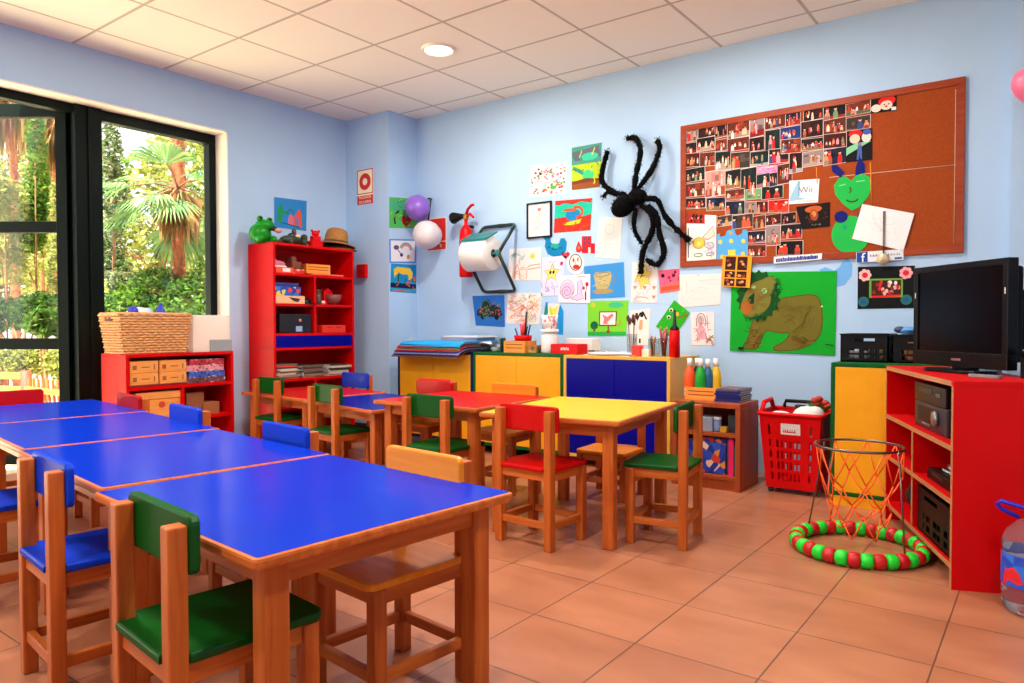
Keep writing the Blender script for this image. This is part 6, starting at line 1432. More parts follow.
m = MB(Matrix.Translation((-0.049, 0, 0)) @ Matrix.Rotation(-PI/2, 4, 'Y')); m.lathe([(0.024, 0.0), (0.033, 0.0), (0.033, RL+0.002), (0.024, RL+0.002), (0.024, 0.0)], 24); m.build('core', mat('brown_core', (90, 66, 50), 0.7), pr_)
m = MB(); m.prism([(-0.10, RR*0.72), (-0.085, RR*0.78), (0.05, RR*1.28), (0.045, RR*1.34), (-0.09, RR*0.86)], rx0-0.01, -0.045, axis='x'); m.build('tear_bar', mat('teal_metal', (0, 0, 0)), t)
for zz in (tr_.z, br_.z):
    m = MB(); m.box((rx0/2, (YB-ax.y)-0.012, zz), (0.05, 0.024, 0.03), 0.002); m.build('bracket', M_tube, t)

# spider
def sp(u, v, dep): return at_y(u, v, YB-dep)
so_ = sp(631, 205, 0.09)
t = thing('toy_spider', 'giant black furry toy spider hanging on the back wall', 'toy spider', so_)
M_fur = mat('black_fur', (9, 8, 10), 0.95, noise=0.4, nscale=90, spec=0.1)
rgs = random.Random(77)
def fur(m, pts, r, n):
    for (p_, d_) in pts:
        for k in range(n):
            v_ = Vector((rgs.gauss(0, 1), rgs.gauss(0, 1), rgs.gauss(0, 1))).normalized()
            a = v_.orthogonal().normalized()*0.0035; b_ = v_.cross(a)
            q = p_+v_*r*0.85; tip = q+(v_+Vector((rgs.uniform(-.4, .4), rgs.uniform(-.4, .4), rgs.uniform(-.4, .4))))*0.016
            m.face([q+a, q-a, tip])
def furry_tube(m, pth, r):
    P = [Vector(p) for p in pth]; Q = []
    for i in range(len(P)-1):
        nseg = max(2, int((P[i+1]-P[i]).length/0.02))
        for k in range(nseg):
            # catmull-rom
            p0, p1, p2, p3 = P[max(0, i-1)], P[i], P[i+1], P[min(len(P)-1, i+2)]; s = k/nseg
            Q.append(0.5*((2*p1)+(p2-p0)*s+(2*p0-5*p1+4*p2-p3)*s*s+(3*p1-p0-3*p2+p3)*s**3))
    Q.append(P[-1])
    rr = [r*rgs.uniform(0.72, 1.2) for _ in Q]; rr[-1] *= 0.7; rr[0] *= 0.8
    m.tube(Q, rr, 9); fur(m, [(q, None) for q in Q], r, 16)
legs = [[(607.5, 151), (601.5, 179), (612, 191), (626, 195)], [(627, 138.5), (636, 138.5), (640.5, 151), (636, 175), (634, 192)], [(657, 140), (659.5, 150), (651, 171), (637, 190)],
        [(645, 199), (657, 200), (665, 216), (677, 230), (690, 241)], [(641, 205), (651, 214), (652.5, 230), (643, 252), (641, 274)], [(648, 206), (657, 216), (659, 232), (664, 252), (657, 265), (646, 259)], [(636, 208), (634, 228), (642, 244)], [(617, 195), (608, 192), (603, 197)]]
deps = [[0.04, 0.06, 0.1, 0.12], [0.04, 0.05, 0.07, 0.11, 0.12], [0.04, 0.06, 0.1, 0.12], [0.12, 0.12, 0.08, 0.05, 0.045], [0.12, 0.13, 0.1, 0.06, 0.04], [0.12, 0.12, 0.1, 0.06, 0.05, 0.05], [0.12, 0.1, 0.05], [0.1, 0.08, 0.04]]
for L_, D_ in zip(legs, deps):
    m = MB(); furry_tube(m, [sp(u, v, d)-so_ for (u, v), d in zip(L_, D_)], 0.0195 if len(L_) > 3 else 0.016); m.build('leg', M_fur, t)
m = MB(); c1 = sp(623.5, 206, 0.11)-so_; m.ell(c1, (0.095, 0.08, 0.07), 20, 14, rot=(0, -0.6, 0)); 
for k in range(260):
    v_ = Vector((rgs.gauss(0, 1), rgs.gauss(0, 1), rgs.gauss(0, 1))).normalized(); q = c1+Vector((v_.x*0.085, v_.y*0.08, v_.z*0.07)); fur(m, [(q, None)], 0.004, 1)
m.build('abdomen', M_fur, t)
m = MB(); c2 = sp(637.5, 197, 0.115)-so_; m.ell(c2, (0.07, 0.065, 0.058), 18, 12)
for k in range(160):
    v_ = Vector((rgs.gauss(0, 1), rgs.gauss(0, 1), rgs.gauss(0, 1))).normalized(); q = c2+Vector((v_.x*0.068, v_.y*0.063, v_.z*0.056)); fur(m, [(q, None)], 0.004, 1)
m.build('head', M_fur, t)

# ------------------------------------------------------------------ corkboard
A, B = Vector((-2.056, YB, 2.312)), Vector((-0.402, YB, 1.352))
cb = thing('corkboard', 'large wooden framed corkboard half covered in photos', 'corkboard', ((A.x+B.x)/2, YB-0.001, (A.z+B.z)/2))
w_, h_ = B.x-A.x, A.z-B.z; fwd_ = 0.04
M_cork = mat('cork', (158, 70, 28), 0.85, noise=0.22, nscale=160, spec=0.15)
M_cf = wood('cork_frame', (140, 50, 18), (160, 64, 24), 0.45, axis=0)
m = MB(); m.bx(-w_/2+0.01, w_/2-0.01, -0.010, 0, -h_/2+0.01, h_/2-0.01); m.build('cork_panel', M_cork, cb)
for (x0, x1, z0, z1) in ((-w_/2, w_/2, h_/2-fwd_, h_/2), (-w_/2, w_/2, -h_/2, -h_/2+fwd_), (-w_/2, -w_/2+fwd_, -h_/2+fwd_, h_/2-fwd_), (w_/2-fwd_, w_/2, -h_/2+fwd_, h_/2-fwd_)):
    m = MB(); m.bx(x0, x1, -0.018, 0, z0, z1, 0.002); m.build('frame', M_cf, cb)
# thin cords strung over the board
s1, s2 = at_y(830, 176, YB), at_y(957, 165, YB); ctr = Vector(cb.location)
m = MB(); m.tube([Vector((s1.x, YB-0.0125, s1.z-0.01))-ctr, Vector((s2.x, YB-0.0125, s2.z))-ctr], 0.0016, 6)
s3 = at_y(956, 90, YB); m.tube([Vector((s3.x, YB-0.0125, s3.z))-ctr, Vector((s3.x, YB-0.0125, B.z+0.05))-ctr], 0.0016, 6); m.build('string', mat('string_white', (226, 200, 180), 0.7), cb)
s4, s5 = at_y(871, 163, YB), at_y(872, 205, YB)
m = MB(); m.tube([Vector((s4.x, YB-0.013, s4.z))-ctr, Vector((s5.x, YB-0.013, s5.z))-ctr], 0.004, 6); s6, s7 = at_y(817, 168, YB), at_y(818, 184, YB); m.tube([Vector((s6.x, YB-0.013, s6.z))-ctr, Vector((s7.x, YB-0.013, s7.z))-ctr], 0.004, 6); m.build('gold_ribbon', mat('gold_ribbon', (214, 130, 30), 0.5), cb)

# photographs: rows given in pixels of three readings of the board
def rA(x, y): return (680+x/8.533, 80+y/8.533)
def rB(x, y): return (680+x/8.533, 150+y/8.533)
def rC(x, y): return (780+x/6.833, 80+y/6.833)
def rD(x, y): return (670+x/6.38, 160+y/6.38)
rows = [
 [(rA, 52, 418, 160, 530), (rA, 164, 386, 305, 494), (rA, 309, 366, 406, 494), (rA, 412, 338, 596, 500), (rA, 606, 312, 722, 490), (rA, 734, 285, 902, 418), (rC, 45, 212, 140, 316), (rC, 168, 184, 296, 280), (rC, 303, 162, 450, 272), (rC, 457, 150, 618, 242)],
 [(rA, 52, 538, 148, 636), (rA, 152, 490, 302, 610), (rA, 312, 508, 406, 606), (rA, 412, 492, 594, 608), (rA, 600, 490, 722, 610), (rA, 736, 424, 856, 602), (rC, 8, 318, 144, 412), (rC, 150, 276, 296, 396), (rC, 303, 258, 452, 372), (rC, 458, 248, 618, 346)],
 [(rB, 60, 28, 172, 148), (rB, 178, 20, 302, 142), (rB, 310, 12, 436, 178), (rB, 442, 16, 602, 162), (rB, 608, 10, 758, 142), (rB, 768, -12, 930, 118), (rC, 14, 402, 146, 506), (rC, 150, 398, 298, 486), (rC, 303, 364, 455, 470)],
 [(rB, 60, 152, 216, 272), (rB, 224, 172, 392, 402), (rB, 396, 168, 522, 332), (rB, 526, 150, 656, 420), (rB, 662, 204, 770, 324), (rB, 774, 196, 832, 312), (rB, 840, 118, 958, 292), (rC, 72, 494, 156, 636), (rC, 160, 484, 300, 594), (rC, 304, 464, 452, 582)],
 [(rB, 60, 280, 218, 402), (rB, 396, 336, 552, 430), (rB, 560, 332, 702, 426), (rB, 706, 306, 882, 422)],
 [(rB, 60, 408, 222, 506), (rB, 236, 404, 390, 522), (rB, 398, 434, 556, 556), (rB, 562, 442, 654, 542), (rB, 658, 438, 754, 542), (rB, 762, 424, 930, 540)],
 [(rB, 326, 560, 448, 652), (rB, 454, 548, 626, 672), (rB, 632, 560, 732, 672), (rB, 740, 548, 866, 642), (rB, 872, 536, 992, 634)],
 [(rD, 502, 452, 610, 532), (rD, 618, 418, 706, 548), (rD, 712, 408, 842, 506)],
 [(rD, 502, 540, 614, 620), (rD, 684, 512, 850, 612)],
]
ordn = ['first', 'second', 'third', 'fourth', 'fifth', 'sixth', 'seventh', 'eighth', 'ninth', 'tenth']
bgs = [(40, 18, 16), (30, 24, 30), (120, 44, 26), (22, 34, 32), (70, 22, 18), (28, 30, 54), (150, 130, 130), (96, 40, 26), (20, 18, 22), (60, 50, 44)]
fgs = [(210, 34, 30), (228, 60, 44), (236, 190, 160), (240, 232, 228), (230, 140, 110), (60, 70, 130), (190, 30, 40), (250, 214, 190), (230, 90, 60), (200, 150, 90), (120, 150, 110), (226, 150, 170)]
rp = random.Random(123)
def photo(quad, seed, dep, bg=None, fg=None, n=None):
    """a snapshot: dim room behind a small crowd of people in costume"""
    p = Paper(quad, off=dep, th=0.0008, base=(226, 218, 214))
    rg = random.Random(seed); fixed = bg; bg = bg or bgs[rg.randrange(len(bgs))]
    a, b2 = 0.018, 0.026
    p.rect(a, b2, 1-a, 1-b2, bg)
    def dim(c, f): return tuple(int(v*f) for v in c)
    for k in range(4):
        x = rg.uniform(a, 0.75); y = rg.uniform(b2, 0.5); p.rect(x, y, min(1-a, x+rg.uniform(0.08, 0.35)), min(1-b2, y+rg.uniform(0.1, 0.5)), dim(bg, rg.uniform(0.5, 1.7)) if max(bg) < 140 else dim(bg, rg.uniform(0.6, 1.1)))
    if rg.random() < 0.6:
        c2 = fgs[rg.randrange(len(fgs))]; y = rg.uniform(0.66, 0.85); p.poly([(a, y), (0.5, y+rg.uniform(-.08, .08)), (1-a, y+rg.uniform(-.08, .08)), (1-a, 1-b2), (a, 1-b2)], dim(c2, 0.7))
    big = rg.random() < 0.25
    for k in range(n or (rg.randrange(2, 4) if big else rg.randrange(5, 10))):
        s = rg.uniform(1.5, 2.0) if big else rg.uniform(0.6, 1.1)
        x = rg.uniform(0.1, 0.9); y = rg.uniform(0.26, 0.62) if not big else rg.uniform(0.24, 0.4); c = (fg or fgs)[rg.randrange(len(fg or fgs))]
        lo = min(1-b2, y+0.42*s)
        x0, x1 = max(a, x-0.06*s), min(1-a, x+0.06*s)
        p.poly([(max(a, x-0.03*s), y+0.06*s), (min(1-a, x+0.03*s), y+0.06*s), (x1, y+0.16*s), (x1, lo), (x0, lo), (x0, y+0.16*s)], c)
        if rg.random() < 0.5: p.rect(max(a, x-0.05*s), (y+lo)/2+0.06, min(1-a, x+0.05*s), lo, dim(fgs[rg.randrange(len(fgs))], 0.6))
        if a+0.05 < x < 0.95-a:
            p.ell(x, y, 0.036*s, 0.062*s, [(228, 170, 140), (240, 190, 160), (200, 130, 100)][rg.randrange(3)], 8)
            p.ell(x, y-0.045*s, 0.04*s, 0.042*s, [(30, 20, 18), (80, 44, 24), (200, 30, 30), (240, 230, 220), (24, 18, 18)][rg.randrange(5)], 7)
    return p
for ri, row in enumerate(rows):
    for ci, (fn, x0, y0, x1, y1) in enumerate(row):
        u0, v0 = fn(x0, y0); u1, v1 = fn(x1, y1); um, vm = (u0+u1)/2, (v0+v1)/2
        Pa, Pb = at_y(u0, vm, YB), at_y(u1, vm, YB); zt_a, zb_a = at_y(um, v0+ (u1-u0)*0.0, YB).z, at_y(um, v1, YB).z
        # readings give the outer bounds of slightly slanted outlines
        sl = abs(u1-u0)*0.09; zt_a = at_y(um, v0+sl*0.5, YB).z; zb_a = at_y(um, v1-sl*0.5, YB).z
        e_ = 0.0035; tl = 0.003*((ri*7+ci*3) % 3-1)
        q = [(Pa.x-e_, YB, zt_a+e_+tl), (Pb.x+e_, YB, zt_a+e_-tl), (Pb.x+e_, YB, zb_a-e_-tl), (Pa.x-e_, YB, zb_a-e_+tl)]
        seed = 1000+ri*20+ci
        if (ri, ci) == (3, 1): p = photo(q, seed, 0.0125, bg=(226, 150, 140), fg=[(240, 214, 200), (230, 120, 110), (244, 190, 190)])
        elif (ri, ci) == (5, 5): p = photo(q, seed, 0.0125, bg=(200, 26, 20), fg=[(236, 60, 40), (240, 120, 60)])
        elif (ri, ci) == (4, 2): p = photo(q, seed, 0.0125, bg=(110, 160, 110), fg=[(150, 190, 130), (190, 160, 120)])
        elif (ri, ci) == (1, 6): p = photo(q, seed, 0.0125, bg=(30, 50, 110))
        else: p = photo(q, seed, 0.0120+0.0009*((ri+ci) % 3))
        p.done('photograph', 'small group photo on the corkboard, '+ordn[ri]+' row down, '+ordn[ci]+' from left', 'photo', 'photographs pinned to the corkboard')
def board(quad, dep, base, outline=None, th=0.001): return Paper(quad, off=dep, th=th, base=base, outline=outline)
# painted red-haired clown photos
q = [rC(625, 134), rC(800, 100), rC(800, 212), (rC(625, 232))]
p = board(q, 0.0125, (24, 18, 20)); p.ell(0.62, 0.3, 0.34, 0.3, (222, 30, 30)); p.ell(0.6, 0.58, 0.24, 0.3, (244, 206, 186)); p.ell(0.2, 0.7, 0.2, 0.26, (244, 214, 200)); p.ell(0.6, 0.66, 0.05, 0.07, (220, 40, 40)); p.ell(0.52, 0.54, 0.03, 0.05, K); p.ell(0.7, 0.52, 0.03, 0.05, K); p.rect(0.8, 0.75, 0.98, 0.95, (240, 230, 230))
p.done('photograph', 'photo of a face with a bushy red wig, furthest right in the top row', 'photo', 'photographs pinned to the corkboard')
q = [rC(455, 352), rC(634, 332), rC(635, 548), rC(452, 566)]
p = board(q, 0.0125, (18, 16, 22)); p.ell(0.36, 0.12, 0.26, 0.12, (222, 30, 30)); p.ell(0.34, 0.28, 0.2, 0.15, (244, 200, 180)); p.ell(0.78, 0.26, 0.18, 0.17, (246, 214, 200)); p.ell(0.8, 0.1, 0.16, 0.09, (60, 90, 170)); p.poly([(0.02, 0.55), (0.4, 0.42), (0.96, 0.4), (0.7, 0.5), (0.1, 0.75), (0.02, 0.8)], (130, 200, 150)); p.poly([(0.46, 0.5), (0.6, 0.5), (0.62, 0.95), (0.54, 0.95), (0.52, 0.75), (0.48, 0.95), (0.42, 0.95)], (70, 100, 170)); p.ell(0.53, 0.46, 0.07, 0.06, (150, 110, 150))
p.done('photograph', 'large photo of two painted faces above the green heart', 'photo', 'photographs pinned to the corkboard')
p = board([rB(662, 150), rB(832, 128), rB(832, 196), rB(662, 206)], 0.014, (236, 150, 190)); p.scrib(14, [(250, 220, 230), (200, 90, 140)], 0.004, 2)
p.done('card', 'pink strip with white scribbles among the photos', 'card')
# console card
p = board([rD(766, 135), rD(958, 122), rD(948, 272), rD(764, 285)], 0.0145, (232, 232, 236)); p.poly([(0.02, 0.72), (0.3, 0.02), (0.34, 0.72), (0.62, 0.82), (0.0, 0.88)], (150, 190, 214)); p.poly([(0.3, 0.04), (0.36, 0.04), (0.36, 0.7), (0.32, 0.7)], (120, 160, 190)); p.rect(0.3, 0.86, 0.9, 0.95, (206, 210, 216))
o = p.done('card', 'white and pale blue card with grey lettering pinned among the photos', 'card')
text_mesh('Wii', 0.056, ink((110, 112, 118)), o, (0.012, -0.0016, 0.008), (PI/2, 0, 0))
# dark banner
p = board([rD(808, 302), rD(1024, 270), rD(1024, 426), rD(846, 444)], 0.0135, (18, 12, 14)); p.ell(0.5, 0.2, 0.26, 0.14, (190, 90, 40)); p.ell(0.5, 0.45, 0.13, 0.25, (150, 70, 40)); p.ell(0.5, 0.4, 0.07, 0.12, (226, 130, 70)); p.dots(14, [(90, 40, 30), (60, 30, 26)], 0.03, 0.05, 4, (0.1, 0.4, 0.9, 0.75)); p.dots(12, [(206, 190, 170)], 0.008, 0.012, 6, (0.25, 0.84, 0.75, 0.9))
p.done('poster', 'small dark poster with a glowing orange figure', 'poster')
# clown drawing sheet
p = board([rD(112, 345), rD(300, 355), rD(300, 632), rD(112, 650)], 0.0137, (238, 232, 226)); p.rect(0.0, 0.0, 0.62, 0.2, (170, 40, 36)); p.dots(14, [(30, 20, 20), (230, 190, 160), (220, 60, 40), (40, 40, 40)], 0.03, 0.07, 6, (0.05, 0.03, 0.58, 0.18)); p.ell(0.42, 0.62, 0.2, 0.12, (240, 196, 70)); p.line(curve(0.42, 0.62, 0.2, 0.12, 0, 360), 0.005, (180, 130, 50)); p.ell(0.42, 0.64, 0.08, 0.05, (250, 220, 130)); p.poly([(0.55, 0.5), (0.9, 0.24), (0.95, 0.46), (0.7, 0.56)], (244, 206, 190)); p.line([(0.55, 0.5), (0.9, 0.24), (0.95, 0.46), (0.7, 0.56)], 0.005, (220, 90, 70), True); p.ell(0.78, 0.68, 0.16, 0.07, (190, 220, 200)); p.line(curve(0.78, 0.68, 0.16, 0.07, 0, 360), 0.004, (70, 130, 110)); p.line(curve(0.4, 0.88, 0.14, 0.035, 0, 360), 0.006, (70, 150, 90)); p.line(curve(0.8, 0.88, 0.13, 0.035, 0, 360), 0.006, (70, 150, 90)); p.scrib(14, [(170, 180, 220), (200, 150, 200)], 0.004, 6, (0.65, 0.6, 0.95, 0.85)); p.line([(0.06, 0.3), (0.06, 0.92)], 0.007, (60, 60, 60))
p.done('drawing', 'white sheet with a yellow and orange cartoon figure, bottom left of the corkboard', 'drawing')
# blue castle cutout
p = board([rD(304, 448), rD(496, 446), rD(498, 628), rD(304, 640)], 0.0142, (84, 166, 226), outline=[(0, 0.14), (0.1, 0.12), (0.12, 0.24), (0.28, 0.2), (0.34, 0.04), (0.42, 0.0), (0.6, 0.0), (0.62, 0.14), (0.7, 0.2), (0.84, 0.12), (0.86, 0.0), (1, 0.0), (1, 1), (0, 1)])
for (x, y) in ((0.06, 0.36), (0.42, 0.34), (0.82, 0.36), (0.12, 0.86), (0.8, 0.8)): p.ell(x+0.06, y+0.04, 0.075, None, (206, 200, 90), 8)
p.rect(0.38, 0.68, 0.62, 1.0, (236, 206, 80)); p.rect(0.44, 0.05, 0.52, 0.16, (200, 160, 60)); p.done('paper_cutout', 'blue paper tower cutout with yellow windows on the corkboard', 'cutout')
# green heart cat and round face
h0 = [rC(0, 0)]
q = [(832, 175), (872, 173), (872, 211), (832, 211)]
p = board(q, 0.0135, (30, 180, 76), outline=[(0.06, 0.3), (0.2, 0.1), (0.36, 0.06), (0.5, 0.2), (0.62, 0.06), (0.8, 0.02), (0.96, 0.12), (1, 0.4), (0.9, 0.66), (0.7, 0.9), (0.52, 1), (0.3, 0.82), (0.1, 0.56)])
p.line([(0.2, 0.32), (0.36, 0.28)], 0.006, (120, 210, 150)); p.line([(0.62, 0.22), (0.84, 0.2)], 0.006, (120, 210, 150)); p.line([(0.46, 0.36), (0.5, 0.46), (0.45, 0.52)], 0.009, (90, 60, 30)); p.line(curve(0.52, 0.64, 0.16, 0.12, 150, 20), 0.009, (60, 70, 30)); p.poly([(0.24, 0.1), (0.02, -0.08), (0.0, -0.26), (0.14, -0.26), (0.34, -0.04)], (14, 24, 110)); p.poly([(0.6, 0.06), (0.62, -0.2), (0.72, -0.42), (0.84, -0.22), (0.84, 0.0)], (14, 24, 110))
p.done('paper_cutout', 'green heart-shaped paper face with dark blue ears', 'cutout')
q = [(832, 217), (870, 215), (870, 254), (832, 254)]
p = board(q, 0.0135, (30, 180, 76), outline=curve(0.5, 0.5, 0.5, 0.5, 0, 345, 23)); p.ell(0.26, 0.02, 0.18, 0.16, (14, 24, 110)); p.ell(0.84, 0.0, 0.14, 0.15, (14, 24, 110)); p.ell(0.36, 0.3, 0.06, 0.06, (20, 150, 120)); p.poly([(0.52, 0.55), (0.66, 0.5), (0.62, 0.64)], (220, 60, 50))
p.done('paper_cutout', 'round green paper face with dark blue ears, lower on the corkboard', 'cutout')
# tilted white sheet on a cord with medallion
p = Paper([(863, 204.5), (915, 214), (904, 251), (853, 239)], off=0.02, base=(238, 236, 238)); p.scrib(8, [(216, 214, 218)], 0.003, 4, (0.1, 0.15, 0.9, 0.85), 0.3)
p.done('notice', 'tilted white sheet pinned over the green faces on the corkboard', 'notice')
A, B = at_y(884, 211, YB-0.03), at_y(883, 259, YB-0.03)
t = thing('medal', 'pale medal on a dark cord hanging over the white sheet', 'medal', B)
m = MB(); d_ = A-B; m.tube([(0, 0, 0.02), (d_.x-0.004, 0.004, d_.z), (d_.x+0.004, 0.004, d_.z), (0.004, 0, 0.02)], 0.0022, 6); m.build('cord', mat('dark_cord', (70, 62, 60), 0.7), t)
m = MB(Matrix.Rotation(PI/2, 4, 'X')); m.lathe([(0, -0.005), (0.03, -0.005), (0.034, 0), (0.03, 0.005), (0, 0.005)], 24); m.build('disc', mat('medal_silver', (190, 170, 140), 0.35, metal=0.4), t)
# strips below the board
p = Paper([(857, 252.5), (904, 249.5), (904, 260), (857, 263)], off=0.02, base=(226, 230, 236)); p.rect(0.01, 0.02, 0.25, 0.98, (30, 70, 160))
rgq = random.Random(5)
for k in range(20): x = 0.3+k*0.032; p.rect(x, 0.3+0.1*(k % 2), x+rgq.uniform(0.012, 0.024), 0.52, (120, 126, 140))
p.rect(0.82, 0.72, 0.97, 0.9, (60, 90, 170))
o = p.done('sticker_strip', 'white strip with a blue square logo under the corkboard', 'strip')
LB = at_y(863, 257.5, YB)-Vector(o.location)
text_mesh('f', 0.078, mat('logo_white', (240, 242, 246), 0.6), o, (LB.x+0.004, -0.0035, LB.z-0.006), (PI/2, 0, 0))
p = Paper([(775, 257), (823, 253.5), (822.5, 259.5), (774.5, 264)], off=0.02, base=(240, 240, 244))
rgq = random.Random(15); x = 0.05
while x < 0.92:
    w2 = rgq.uniform(0.016, 0.03); p.rect(x, 0.3 if rgq.random() < 0.75 else 0.16, x+w2, 0.82, (20, 50, 150)); x += w2+0.006
p.done('sticker_strip', 'white strip with blue lettering under the photos', 'strip')
# ------------------------------------------------------------------ garden beyond the window
GZ = -0.06
m = MB(); m.bx(-45, XL-0.3, -35, 45, GZ-0.3, GZ)
struct(m.build('ground', mat('sandy_ground', (238, 220, 180), 0.9, noise=0.12, nscale=1.5)), 'sunlit sandy ground of the garden', 'ground')
def gpt(u, v, D):
    p = Vector((0, 0, CZ)) + ray(u, v)*D; return p
def leaf_mat(name, cols, trans=0.45):
    m = bpy.data.materials.new(name); m.use_nodes = True; nt = m.node_tree; nt.nodes.clear()
    o = nt.nodes.new('ShaderNodeOutputMaterial'); mx = nt.nodes.new('ShaderNodeMixShader'); d = nt.nodes.new('ShaderNodeBsdfDiffuse'); t = nt.nodes.new('ShaderNodeBsdfTranslucent')
    g = nt.nodes.new('ShaderNodeNewGeometry'); cr = nt.nodes.new('ShaderNodeValToRGB')
    while len(cr.color_ramp.elements) < len(cols): cr.color_ramp.elements.new(0.5)
    for k, c in enumerate(cols):
        cr.color_ramp.elements[k].position = k/(len(cols)-1); cr.color_ramp.elements[k].color = lin(c)
    nt.links.new(g.outputs['Random Per Island'], cr.inputs['Fac'])
    nt.links.new(cr.outputs['Color'], d.inputs['Color']); nt.links.new(cr.outputs['Color'], t.inputs['Color'])
    mx.inputs['Fac'].default_value = trans
    nt.links.new(d.outputs[0], mx.inputs[1]); nt.links.new(t.outputs[0], mx.inputs[2]); nt.links.new(mx.outputs[0], o.inputs['Surface'])
    return m
L_yel = leaf_mat('leaf_yellow_green', [(118, 126, 50), (144, 149, 72), (159, 159, 100), (97, 112, 43)])
L_mid = leaf_mat('leaf_mid_green', [(50, 86, 25), (79, 115, 36), (108, 136, 50), (43, 72, 28)])
L_drk = leaf_mat('leaf_dark_green', [(25, 54, 21), (50, 83, 31), (72, 100, 43), (21, 43, 21)])
L_ivy = leaf_mat('leaf_ivy', [(28, 60, 25), (64, 93, 43), (122, 136, 86), (158, 154, 129), (43, 72, 36)])
L_bri = leaf_mat('leaf_bright_green', [(50, 86, 31), (74, 108, 43), (108, 133, 64), (40, 69, 28)])
M_bark = mat('bark', (124, 84, 52), 0.9, noise=0.4, nscale=14, bump=0.6)
M_palmbark = mat('palm_bark', (140, 76, 44), 0.9, noise=0.45, nscale=18, bump=0.8)
def leaves(m, blobs, n, size, seed, flat=0.0):
    rg = random.Random(seed); tot = sum(b[1][0]*b[1][1]*b[1][2] for b in blobs)
    for c, r in blobs:
        k_ = int(n*r[0]*r[1]*r[2]/tot)
        for k in range(k_):
            v = Vector((rg.gauss(0, 1), rg.gauss(0, 1), rg.gauss(0, 1))).normalized(); q = rg.uniform(0.25, 1.0)**0.45
            p = Vector(c)+Vector((v.x*r[0], v.y*r[1], v.z*r[2]))*q
            a = Vector((rg.gauss(0, 1), rg.gauss(0, 1), rg.gauss(0, 0.6))).normalized(); b = a.cross(Vector((rg.gauss(0, 1), rg.gauss(0, 1), rg.gauss(0, 1)))).normalized()
            s = size*rg.uniform(0.6, 1.35)
            vs = [m.bm.verts.new(p-a*s), m.bm.verts.new(p+b*s*0.48-a*s*0.1), m.bm.verts.new(p+a*s), m.bm.verts.new(p-b*s*0.48-a*s*0.1)]
            m.bm.faces.new(vs)
def tree(name, label, cat, base, blobs, n, size, lm, seed, trunk=None, group=None, tr=0.09):
    """blobs in coordinates relative to base"""
    t = thing(name, label, cat, base, 0, group)
    m = MB(); leaves(m, blobs, n, size, seed); m.build('foliage', lm, t)
    rg = random.Random(seed+1)
    top = max(b[0][2] for b in blobs); m = MB()
    ctr = sum((Vector(b[0]) for b in blobs), Vector())/len(blobs)
    m.tube([(0, 0, 0), (ctr.x*0.3+rg.uniform(-.05, .05), ctr.y*0.3, top*0.3), (ctr.x*0.8, ctr.y*0.8, top*0.7), (ctr.x, ctr.y, top*0.95)], [tr, tr*0.85, tr*0.6, tr*0.25], 8)
    for b in blobs[:6]: m.tube([(ctr.x*0.5, ctr.y*0.5, top*0.45), (Vector((ctr.x*0.5, ctr.y*0.5, top*0.5))+Vector(b[0]))/2+Vector((0, 0, 0.05)), b[0]], [tr*0.5, tr*0.32, tr*0.12], 6)
    m.build('trunk' if name != 'shrub' else 'stems', M_bark, t)
    return t
def at_tree(name, label, cat, u, D, blobs_px, n, size, lm, seed, group=None, tr=0.09, depth=1.0):
    """blobs_px: (u, v, half width px, half height px); placed at forward depth D"""
    g = gpt(u, 340, D); base = Vector((g.x, g.y, GZ)); rg = random.Random(seed+9); bl = []
    for (bu, bv, hw, hh) in blobs_px:
        c = gpt(bu, bv, D*(1+rg.uniform(-0.06, 0.06)))-base; w_ = hw*D/FPX; bl.append((c, (w_, w_*depth, hh*D/FPX)))
    return tree(name, label, cat, base, bl, n, size, lm, seed, group=group, tr=tr)
gt = 'trees in the garden'
at_tree('garden_tree', 'pale yellow-green tree behind the palm, right of the window post', 'tree', 150, 17, [(150, 200, 40, 50), (190, 170, 45, 60), (215, 240, 40, 50), (120, 250, 35, 45), (165, 270, 45, 40)], 4200, 0.10, L_yel, 1, gt, 0.16)
at_tree('garden_tree', 'tall leafy tree at the left edge of the fixed window, trailing with ivy', 'tree', 112, 9.5, [(112, 150, 10, 34), (116, 200, 13, 40), (112, 250, 14, 40), (124, 285, 14, 26)], 3000, 0.038, L_ivy, 2, gt, 0.025)
at_tree('garden_tree', 'tall yellow-green tree seen through the open door, left part', 'tree', -5, 15, [(5, 160, 30, 60), (-30, 220, 40, 70), (25, 250, 40, 50), (-5, 280, 50, 40)], 3600, 0.09, L_yel, 3, gt, 0.14)
at_tree('garden_tree', 'yellow-green tree with a thin forked trunk in the middle door pane', 'tree', 44, 11.5, [(44, 250, 22, 22), (24, 262, 20, 18), (58, 240, 18, 24), (40, 228, 26, 16)], 1900, 0.05, L_yel, 4, gt, 0.055)
at_tree('garden_tree', 'slim dark green climber column in the upper door pane', 'tree', 36, 9, [(36, 140, 9, 34), (38, 190, 12, 40), (32, 225, 14, 30)], 2600, 0.036, L_mid, 5, gt, 0.013)
at_tree('garden_tree', 'broad hazy green tree far behind the door', 'tree', 70, 22, [(60, 180, 50, 60), (95, 200, 40, 70), (30, 210, 40, 60), (80, 270, 60, 40)], 4200, 0.11, L_mid, 6, gt, 0.2)
at_tree('garden_tree', 'far green tree behind the palm crown at the right of the window', 'tree', 215, 21, [(205, 120, 28, 46), (225, 190, 34, 70), (190, 250, 34, 40), (240, 270, 40, 40)], 3200, 0.11, L_mid, 7, gt, 0.2)
at_tree('garden_tree', 'light green leafy tree hiding the palm trunk at the left edge of the photo', 'tree', 8, 8.8, [(10, 205, 16, 26), (2, 240, 18, 26), (14, 265, 14, 22), (-8, 190, 16, 30)], 2600, 0.036, L_yel, 8, gt, 0.013)
